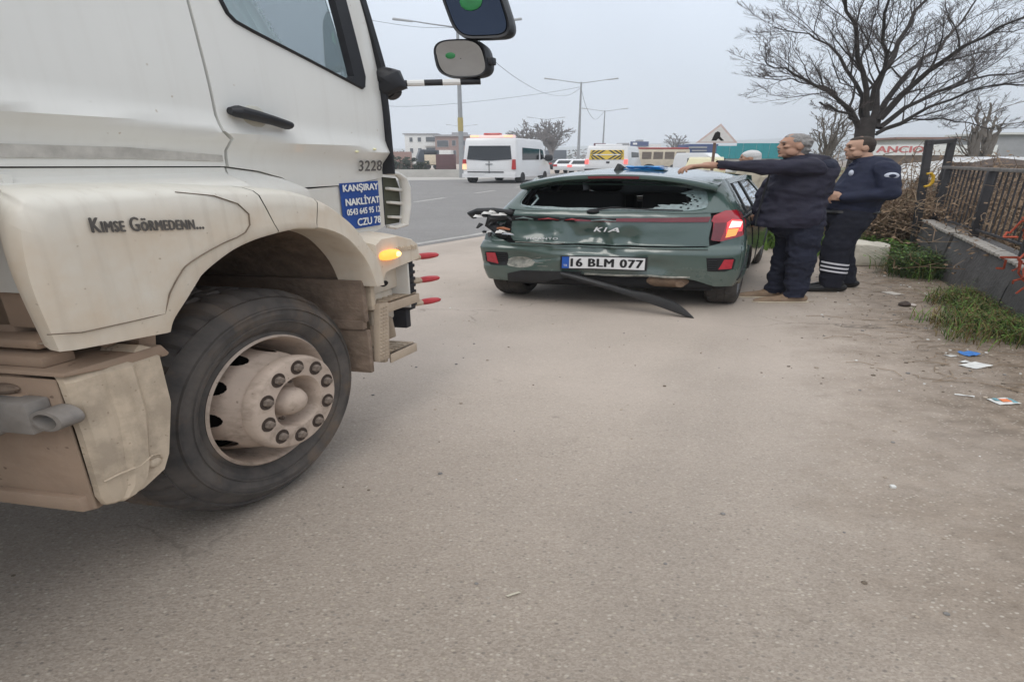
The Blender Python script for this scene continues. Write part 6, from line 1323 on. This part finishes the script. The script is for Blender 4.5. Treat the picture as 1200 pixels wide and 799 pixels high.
# cars further along: one body form, different paint
def small_car(px, base, Y, head, mt, label, name='car', lit=False, tall=1.0):
    p = at(px, base, Y); F = Frame(p.x, Y, R(head)); t = thing(name, F, label, 'car'); hw = .86; prof = [(.02, .35), (0, .75), (.10, .95), (.45, 1.30*tall), (.8, 1.44*tall), (2.0, 1.45*tall), (2.9, .98), (3.9, .88), (4.1, .65), (4.1, .30)]
    mb = MB(); mb.grid([[(x, y*(1-.16*sstep(.95, 1.45, z)), z) for x, z in prof] for y in (-hw, -hw*.96, hw*.96, hw)], close_v=True); n = len(prof); mb.f += [tuple(range(n)), tuple(range(len(mb.v)-n, len(mb.v)))]; mb.m += [0, 0]
    solid('body', mb, mt, F, t, sharp=40, bevel=.03)
    rpanel(F, t, 'rear_window', [(-hw*.78, 1.0), (hw*.78, 1.0), (hw*.70, 1.32*tall), (-hw*.70, 1.32*tall)], .16, M_darkglass, .06, .9, 1.0)
    for s in (1, -1):
        vpanel(F, t, 'side_window', [(.55, 1.0), (2.7, 1.0), (2.0, 1.36*tall), (.85, 1.36*tall)], s*hw*.90, M_darkglass, .06); y0, y1 = sorted((s*hw*.70, s*hw*.99)); rpanel(F, t, 'tail_lamp', [(y0, .72), (y1, .72), (y1, .92), (y0, .92)], .0, M_tailon if lit else M_tail, .08)
        for x in (.75, 3.3): wheel_far(F, t, x, s*(hw-.1), .31, .2)
    return t
small_car(664, 204, 57, 15, M_vanwhite, 'white car partly hidden behind the minibus front'); small_car(682, 205, 53, 15, M_vanwhite, 'white car with glowing red lights left of the chevron van', lit=True)
small_car(655, 199, 78, 15, mat('dark_car', (.03, .035, .04), .3, .1, 3, coat=.5), 'small dark car far down the road behind the white cars')
small_car(825, 208, 40, 12, mat('yellow_taxi_paint', (.62, .57, .36), .4, .05, 3, coat=.5), 'pale yellow car seen over the green car roof, below the warning sign', tall=1.12)
t, F, hw, bd = van(785, 802, 205, 52, 150, 2.0, 3.9, 'small white van with dark window just past the resting hand', 'van', 'small_van')
vpanel(F, t, 'side_window', [(2.3, 1.15), (3.2, 1.15), (2.9, 1.6), (2.3, 1.6)], hw*.97, M_darkglass, .06); vpanel(F, t, 'side_window', [(2.3, 1.15), (3.2, 1.15), (2.9, 1.6), (2.3, 1.6)], -hw*.97, M_darkglass, .06)
mb = MB(); mb.prism([(L_, 1.1) for L_ in (3.2,)]+[(3.5, 1.1), (3.1, 1.6), (2.95, 1.6)], -hw*.8, hw*.8); solid('front_window', mb, M_darkglass, F, t)
for x in (.7, 3.1):
    for s in (1, -1): wheel_far(F, t, x, s*(hw-.1))
# bus, broadside
bx0, bx1 = at(742, 200, 66), at(802, 200, 66); BFm = Frame(bx0.x, 66, R(84)); t = thing('bus', BFm, 'cream coach seen broadside with a red roof edge, beyond the chevron van', 'bus'); BL = (bx1.x-bx0.x)
mb = MB(); mb.box(0, BL, -1.2, 1.2, .45, 2.55); solid('body', mb, M_cream, BFm, t, bevel=.12); mb = MB(); mb.box(.1, BL-.1, -1.18, 1.18, 2.56, 2.74); solid('roof_edge', mb, mat('dull_red', (.42, .09, .08), .6, .1, 3), BFm, t, bevel=.05)
for k in range(4):
    mb = MB(); mb.box(.25+k*(BL-.4)/4, .25+(k+.82)*(BL-.4)/4, -1.23, -1.19, 1.45, 2.25); solid('window', mb, mat('brown_glass', (.16, .125, .10), .2, .2, 3), BFm, t)
for x in (.8, BL-.9): wheel_far(BFm, t, x, -1.1, .45, .3)
# ---- median barrier, shrubs, house and yard on the far left
def block(name, px0, px1, base, top, Y, depth, mt, label, cat, group=None):
    a, b = at(px0, base, Y), at(px1, top, Y); F = plain(a.x, Y, 0); mb = MB(); mb.box(0, b.x-a.x, 0, depth, 0, max(.2, b.z)); return props(solid(name, mb, mt, F, bevel=.02), label, cat, group), F, b.x-a.x, b.z
a, b = at(430, 207, 46), at(556, 207, 46); F = plain(a.x, 46); mb = MB(); mb.prism([(-.05, 0), (.35, 0), (.25, .25), (.20, .62), (.10, .62), (.05, .25)], 0, b.x-a.x, 'x'); props(solid('median_barrier', mb, M_concp, F, bevel=.02), 'long low concrete barrier across the road, left of the minibus', 'barrier')
mb = MB(); far_e = [(-20, 30.5), (-9, 36.6), (-4.72, 38.5), (-1.5, 41), (-.5, 45.9), (-20, 45.9)]
mb.add([(x, y, .012) for x, y in far_e], [tuple(range(6))]); props(solid('shoulder', mb, mat('pale_shoulder', (.43, .41, .375), .9, .08, 1.2), WORLD), kind='structure')
def leafball(name, px0, px1, base, top, Y, mt, label, cat, n=700, seed=1, size=.10, group=None, kind=None):
    a, b = at(px0, base, Y), at(px1, top, Y); w, h_ = b.x-a.x, b.z; F = plain((a.x+b.x)/2, Y); rr = random.Random(seed); mb = MB(); ms = MB()
    for i in range(9):
        x = rr.uniform(-.35, .35)*w; ms.tube([(x*.4, rr.uniform(-.2, .2), 0), (x, rr.uniform(-.4, .4), h_*rr.uniform(.6, .95))], [.03, .01], 4)
    cl = [(rr.uniform(-.45, .45)*w, rr.uniform(-.3, .3)*w*.5, h_*rr.uniform(.12, .86), rr.uniform(.16, .30)*min(w, h_*1.2)) for _ in range(16)]
    for i in range(n):
        cx_, cy_, cz_, r_ = rr.choice(cl); u = Vector((rr.gauss(0, 1), rr.gauss(0, 1), rr.gauss(0, 1))).normalized(); c = Vector((cx_, cy_, cz_))+u*r_*rr.uniform(.5, 1.05); c.z = max(.02, c.z); q = Vector((rr.gauss(0, 1), rr.gauss(0, 1), rr.gauss(0, 1))).normalized(); s = size*rr.uniform(.5, 1.3); v = q.orthogonal().normalized(); mb.add([c-q*s, c+v*s*.6, c+q*s, c-v*s*.6], [(0, 1, 2, 3)])
    t = thing(name, F, label, cat, group); solid('stems', ms, M_bark2, F, t, flat=True); l = solid('leaves', mb, mt, F, t, flat=True); l['kind'] = 'stuff'; return t
leafball('shrub', 452, 478, 201, 182, 52, M_shrub, 'dark shrub behind the barrier, half hidden by the truck front', 'shrub', 500, 4, .12, 'dark shrubs behind the barrier')
leafball('shrub', 470, 493, 201, 184, 53, M_shrub, 'dark shrub behind the barrier, below the white house', 'shrub', 500, 5, .12, 'dark shrubs behind the barrier')
leafball('shrub', 486, 500, 201, 188, 52.5, M_shrub, 'low dark shrub behind the barrier, below the cream box body', 'shrub', 300, 6, .12, 'dark shrubs behind the barrier')
mb = MB(); p, q = at(512, 201, 60), at(546, 196, 75); mb.add([(p.x, 60, .03), (q.x, 60, .03), (q.x+.6, 80, .03), (p.x+1.2, 80, .03)], [(0, 1, 2, 3)]); props(solid('lawn', mb, M_grass, WORLD), kind='structure')
h, F, w, z = block('white_house', 476, 511, 190, 157.5, 165, 8, M_plaster, 'white two storey house with flat roof, far left beyond the barrier', 'house')
for i, (u0, u1, v0, v1) in enumerate(((.14, .26, .74, .90), (.40, .53, .74, .90), (.66, .97, .74, .92), (.14, .26, .36, .54), (.40, .53, .36, .54), (.66, .97, .34, .56))):
    mb = MB(); mb.box(u0*w, u1*w, -.12, .05, v0*z, v1*z); wd = solid('window', mb, M_plaster, F, h); mb = MB(); mb.box(u0*w+.06, u1*w-.06, -.14, -.125, v0*z+.08, v1*z-.08); solid('pane', mb, M_pane, F, wd)
mb = MB(); mb.box(-.3, w+.3, -.4, 8.2, z+.003, z+.25); solid('roof', mb, M_grey, F, h); mb = MB(); mb.box(.64*w, w, -.9, -.15, .60*z, .63*z); solid('balcony', mb, M_plaster, F, h)
h, F, w, z = block('red_house', 511, 549, 190, 160, 158, 8, M_brick, 'dull red and grey house beside the white one, behind the lamp pole', 'house')
for u0, u1, v0, v1 in ((.05, .40, .62, .86), (.5, .62, .66, .86), (.75, .9, .66, .86), (.05, .40, .24, .46), (.5, .62, .28, .5), (.75, .9, .28, .5)):
    mb = MB(); mb.box(u0*w, u1*w, -.12, .05, v0*z, v1*z); wd = solid('window', mb, M_grey, F, h); mb = MB(); mb.box(u0*w+.06, u1*w-.06, -.14, -.125, v0*z+.08, v1*z-.08); solid('pane', mb, M_pane, F, wd)
mb = MB(); mb.box(-.3, w+.3, -.5, 8.3, z+.003, z+.45); mb.box(.5*w, w*.95, .5, 4, z+.45, z+1.1); solid('roof', mb, M_grey, F, h)
# lorry with a cream box in the yard
a = at(489, 194, 76); F = Frame(a.x, 76, R(80)); t = thing('yard_lorry', F, 'dark cabbed lorry with a cream box body parked before the white house', 'lorry')
mb = MB(); mb.prism([(0, .6), (1.7, .6), (1.7, 2.6), (.25, 2.7), (0, 1.7)], -1.1, 1.1); solid('cab', mb, mat('dark_cab', (.05, .06, .075), .4, .1, 3), F, t, bevel=.08); mb = MB(); mb.box(.5, 1.5, -1.13, -1.09, 1.7, 2.4); solid('window', mb, M_darkglass, F, t); mb = MB(); mb.box(.5, 2.1, -1.3, -1.2, .7, 2.0); mb.box(.55, 2.05, -1.2, .8, .8, 1.95); solid('box_body', mb, M_cream, F, t, bevel=.04)
for x in (.6, 1.6): wheel_far(F, t, x, -1.0, .42, .3)
h, F, w, z = block('yard_fence', 511, 534, 193, 181, 70, .15, mat('maroon_sheet', (.115, .06, .065), .8, .15, 3), 'dark maroon sheet fence beside the grass, under the lamp pole', 'fence')
h, F, w, z = block('white_shed', 506, 528, 188, 176, 85, 4, M_plaster, 'low white roofed shed behind the maroon fence', 'shed')
h, F, w, z = block('red_wall', 455, 482, 190, 178, 95, .3, M_brick, 'low reddish wall left of the white house', 'wall')
h, F, w, z = block('grey_hall', 641, 664, 192, 176, 120, 10, mat('slate_sheet', (.10, .115, .135), .7, .08, 1), 'dark grey flat roofed hall right of the minibus', 'building')
mb = MB(); mb.box(.3*w, .7*w, -.1, .02, 0, z*.45); solid('door', mb, M_darkglass, F, h)
# ---- trading estate behind the car
h, F, w, z = block('white_hall', 735, 775, 190, 169, 150, 14, M_plaster, 'white hall carrying a navy sign board, above the bus', 'building')
mb = MB(); mb.box(-.35*w, .02*w, -.1, .6, z*.93, z*1.05); solid('canopy', mb, M_grey, F, h); mb = MB(); mb.box(.05*w, .60*w, -.5, -.15, z*.90, z*1.12); sg = solid('sign_board', mb, M_navy, F, h); mb = MB(); mb.box(.12*w, .25*w, -.56, -.51, z*.97, z*1.06); solid('sign_mark', mb, M_white, F, sg)
mb = MB(); mb.box(.3*w, .5*w, 2, 4, z*1.12, z*1.22); solid('roof_vent', mb, M_grey, F, h)
h, F, w, z = block('maroon_board', 695, 710, 190, 168, 110, .4, mat('maroon_board', (.13, .05, .07), .7, .1, 3), 'small maroon board right behind the chevron van roof', 'board')
h, F, w, z = block('navy_building', 805, 842, 192, 169, 90, 6, M_navy, 'navy fronted building with a pale strip, left of the warning sign', 'building')
mb = MB(); mb.box(.0, .62*w, -.12, -.02, z*.83, z*.90); mb.box(.12*w, .62*w, -.12, -.02, z*.70, z*.76); solid('pale_strip', mb, M_grey, F, h)
a = at(838, 190, 62); b = at(934, 168, 62); F = plain(a.x, 62); w = b.x-a.x; t = thing('teal_hoarding', F, 'long teal sheet hoarding on a pale wall behind the warning sign', 'hoarding'); z0, z1 = at(850, 185, 62).z, b.z
mb = MB(); mb.box(0, w, .1, .4, 0, z0); solid('wall', mb, M_concp, F, t)
for k in range(12):
    mb = MB(); mb.box(k*w/12+.01, (k+1)*w/12-.01, .0+.03*(k % 2), .08+.03*(k % 2), z0-.1, z1-(.28 if k < 3 else 0)); solid('panel', mb, M_teal, F, t)
# triangular warning sign on a brown post
a = at(839, 167, 22); F = plain(a.x, 22); t = thing('warning_sign', F, 'white triangular warning sign with a dark figure on a brown post', 'road sign'); C_ = at(840, 161, 22); zz = C_.z; dx = C_.x-a.x
tri = [(-.50, -.21), (.46, -.21), (.025, .50)]
def trs(s, y0, y1, mt, nm): 
    mb = MB(); mb.prism([(dx+u*s+.03, zz+v*s) for u, v in tri], y0, y1); return solid(nm, mb, mt, F, t, bevel=.0)
trs(1.0, -.02, .0, mat('faded_red', (.62, .50, .47), .6, .1, 9), 'border'); pl_ = trs(.82, -.026, -.0205, mat('sign_white', (.70, .69, .67), .5, .05, 9), 'plate')
mb = MB(); mb.prism([(dx-.12, zz-.13), (dx-.06, zz+.16), (dx+.0, zz+.22), (dx+.06, zz+.17), (dx+.07, zz+.02), (dx+.17, zz-.13), (dx+.10, zz-.135), (dx+.03, zz-.05), (dx-.01, zz-.13)], -.032, -.0265); solid('figure', mb, M_dark, F, pl_)
mb = MB(); mb.tube([(.0, .03, 0), (-.02, .03, zz-.1)], .035, 8); solid('post', mb, mat('rusty_post', (.16, .10, .075), .8, .2, 6), F, t)
# red lettered banner wall, white roofs and scrap beyond the railing
a = at(1015, 182, 30); b = at(1170, 170, 30); F = plain(a.x, 30); w = b.x-a.x; t = thing('banner_wall', F, 'long white banner with big red letters behind the brambles', 'banner'); z0, z1 = at(1050, 182, 30).z, b.z
mb = MB(); mb.box(0, w, .0, .2, z0, z1); solid('panel', mb, M_white, F, t); mb = MB(); mb.box(0, w, .02, .18, 0, z0-.002); solid('wall', mb, mat('stained_wall', (.15, .12, .10), .9, .25, 2), F, t); p0 = at(1027, 178, 30)
text_obj('lettering', 'ANCIO', lambda u, v, d: (p0.x-a.x+u, -.004+d, at(1027, 179, 30).z+v), (1082-1027)/1050*28.2, at(1027, 171.5, 30).z-at(1027, 179, 30).z, mat('banner_red', (.58, .19, .19), .6, .1, 9), F, t, bold=.06)
h, F, w, z = block('red_roofed_shed', 1048, 1116, 185, 163.5, 40, 5, M_plaster, 'shed with a reddish roof edge just above the banner', 'shed')
mb = MB(); mb.box(-.2, w+.2, -.3, 5.2, z+.003, z+.14); solid('roof', mb, M_brick, F, h)
h, F, w, z = block('white_roofed_shed', 1160, 1215, 180, 158, 60, 6, M_grey, 'grey shed with a bright white roof at the right edge', 'shed')
mb = MB(); mb.box(-.3, w+.3, -.4, 6.3, z+.003, z+.22); solid('roof', mb, M_plaster, F, h)
a = at(1192, 190, 17); F = Frame(a.x, 17, R(70)); t = thing('scrapped_car', F, 'scrapped white car shell with dark openings behind the railing', 'scrap car')
mb = MB(); mb.prism([(-1.8, .5), (1.8, .5), (1.9, .85), (1.1, 1.0), (.6, 1.5), (-.9, 1.55), (-1.7, 1.0)], -.75, .75); solid('shell', mb, M_vanwhite, F, t, bevel=.06); mb = MB(); mb.prism([(-1.2, 1.02), (.8, 1.02), (.5, 1.42), (-.8, 1.45)], -.78, .78); solid('opening', mb, M_darkglass, F, t); mb = MB(); mb.prism([(-2.4, .9), (-1.2, 1.0), (-.6, 1.5), (-2.0, 1.35)], -.7, .6); solid('bent_bonnet', mb, M_plaster, F, t)
for x in (-1.1, 1.2): wheel_far(F, t, x, -.66, .3, .2)
rock(*at(1168, 186, 15).xy, (.7, .6, .80), 7, mat('scrap_brown', (.10, .075, .062), .9, .4, 6), 'scrap_heap', 'brown scrap heap behind the railing, left of the scrapped car', 'scrap heap')
# far woods and hills close the horizon
def ridge(name, Y, x0, x1, n, hf, mt, dpt, kind, label=None, cat=None):
    mb = MB(); mb.grid([[(x0+(x1-x0)*i/n, Y+dpt*k, hf(i/n)*s) for i in range(n+1)] for k, s in ((0, 0), (.25, .8), (.5, 1), (1, .0))]); o = solid(name, mb, mt, WORLD, sharp=180); props(o, label, cat, None, kind)
ridge('hills', 1200, -1500, 1600, 90, lambda t: 16+40*math.exp(-((t-.66)/.13)**2)+16*math.exp(-((t-.35)/.1)**2)+7*nse(t*14, 2)+3*nse(t*40, 5), mat('hill_scrub', (.13, .15, .13), .95, .2, .01), 250, 'structure')
rr = random.Random(77); mbw = MB(); mbd = MB()
for i in range(900):
    x = rr.uniform(-130, 260); y = rr.uniform(215, 270); hgt = rr.uniform(2.2, 6.5)*(.55+.5*nse(x*.03, 4)+.3); w_ = rr.uniform(.8, 2.4)
    for k in range(11):
        u = Vector((rr.gauss(0, w_*.6), rr.gauss(0, w_*.5), hgt*rr.uniform(.15, 1))); q = Vector((rr.gauss(0, 1), rr.gauss(0, 1), rr.gauss(0, 1))).normalized(); s = rr.uniform(.3, .8); v = q.orthogonal().normalized(); (mbw if i % 3 else mbd).add([(x+u.x-q.x*s, y+u.y-q.y*s, max(0, u.z-q.z*s)), (x+u.x+v.x*s*.5, y+u.y+v.y*s*.5, max(0, u.z+v.z*s*.5)), (x+u.x+q.x*s, y+u.y+q.y*s, max(0, u.z+q.z*s)), (x+u.x-v.x*s*.5, y+u.y-v.y*s*.5, max(0, u.z-v.z*s*.5))], [(0, 1, 2, 3)])
mbw.add(mbd.v, mbd.f, 1); props(solid('woods', mbw, [mat('winter_wood', (.135, .115, .10), .9, .3, .5), mat('evergreen_wood', (.055, .07, .05), .9, .3, .5)], WORLD, flat=True), 'far line of winter trees and scrub along the horizon', 'woods', None, 'stuff')
# rough field on the right, beyond the railing
mb = MB(); mb.add([(4.0, 4.5, .006), (60, 4.5, .006), (90, 200, .006), (13.2, 60, .006), (4.6, 9.5, .006)], [(0, 1, 2, 3, 4)]); props(solid('field', mb, mat('rough_field', (.16, .145, .07), .95, .35, 1.4, bump=(9, .5, .05)), WORLD), kind='structure')

# ---- damp winter air
mb = MB(); mb.box(-1700, 1800, -60, 1560, -1.0, 75); hz = solid('haze', mb, None, WORLD, flat=True); hz.data.materials.clear()
M_haze = bpy.data.materials.new('haze_air'); M_haze.use_nodes = True; ht = M_haze.node_tree; ht.nodes.clear(); ho = ht.nodes.new('ShaderNodeOutputMaterial'); hv = ht.nodes.new('ShaderNodeVolumePrincipled')
hv.inputs['Color'].default_value = (.88, .94, 1, 1); hv.inputs['Density'].default_value = .0011; hv.inputs['Anisotropy'].default_value = 0; ht.links.new(hv.outputs[0], ho.inputs['Volume']); hz.data.materials.append(M_haze); hz['kind'] = 'stuff'
scene.cycles.volume_bounces = 1
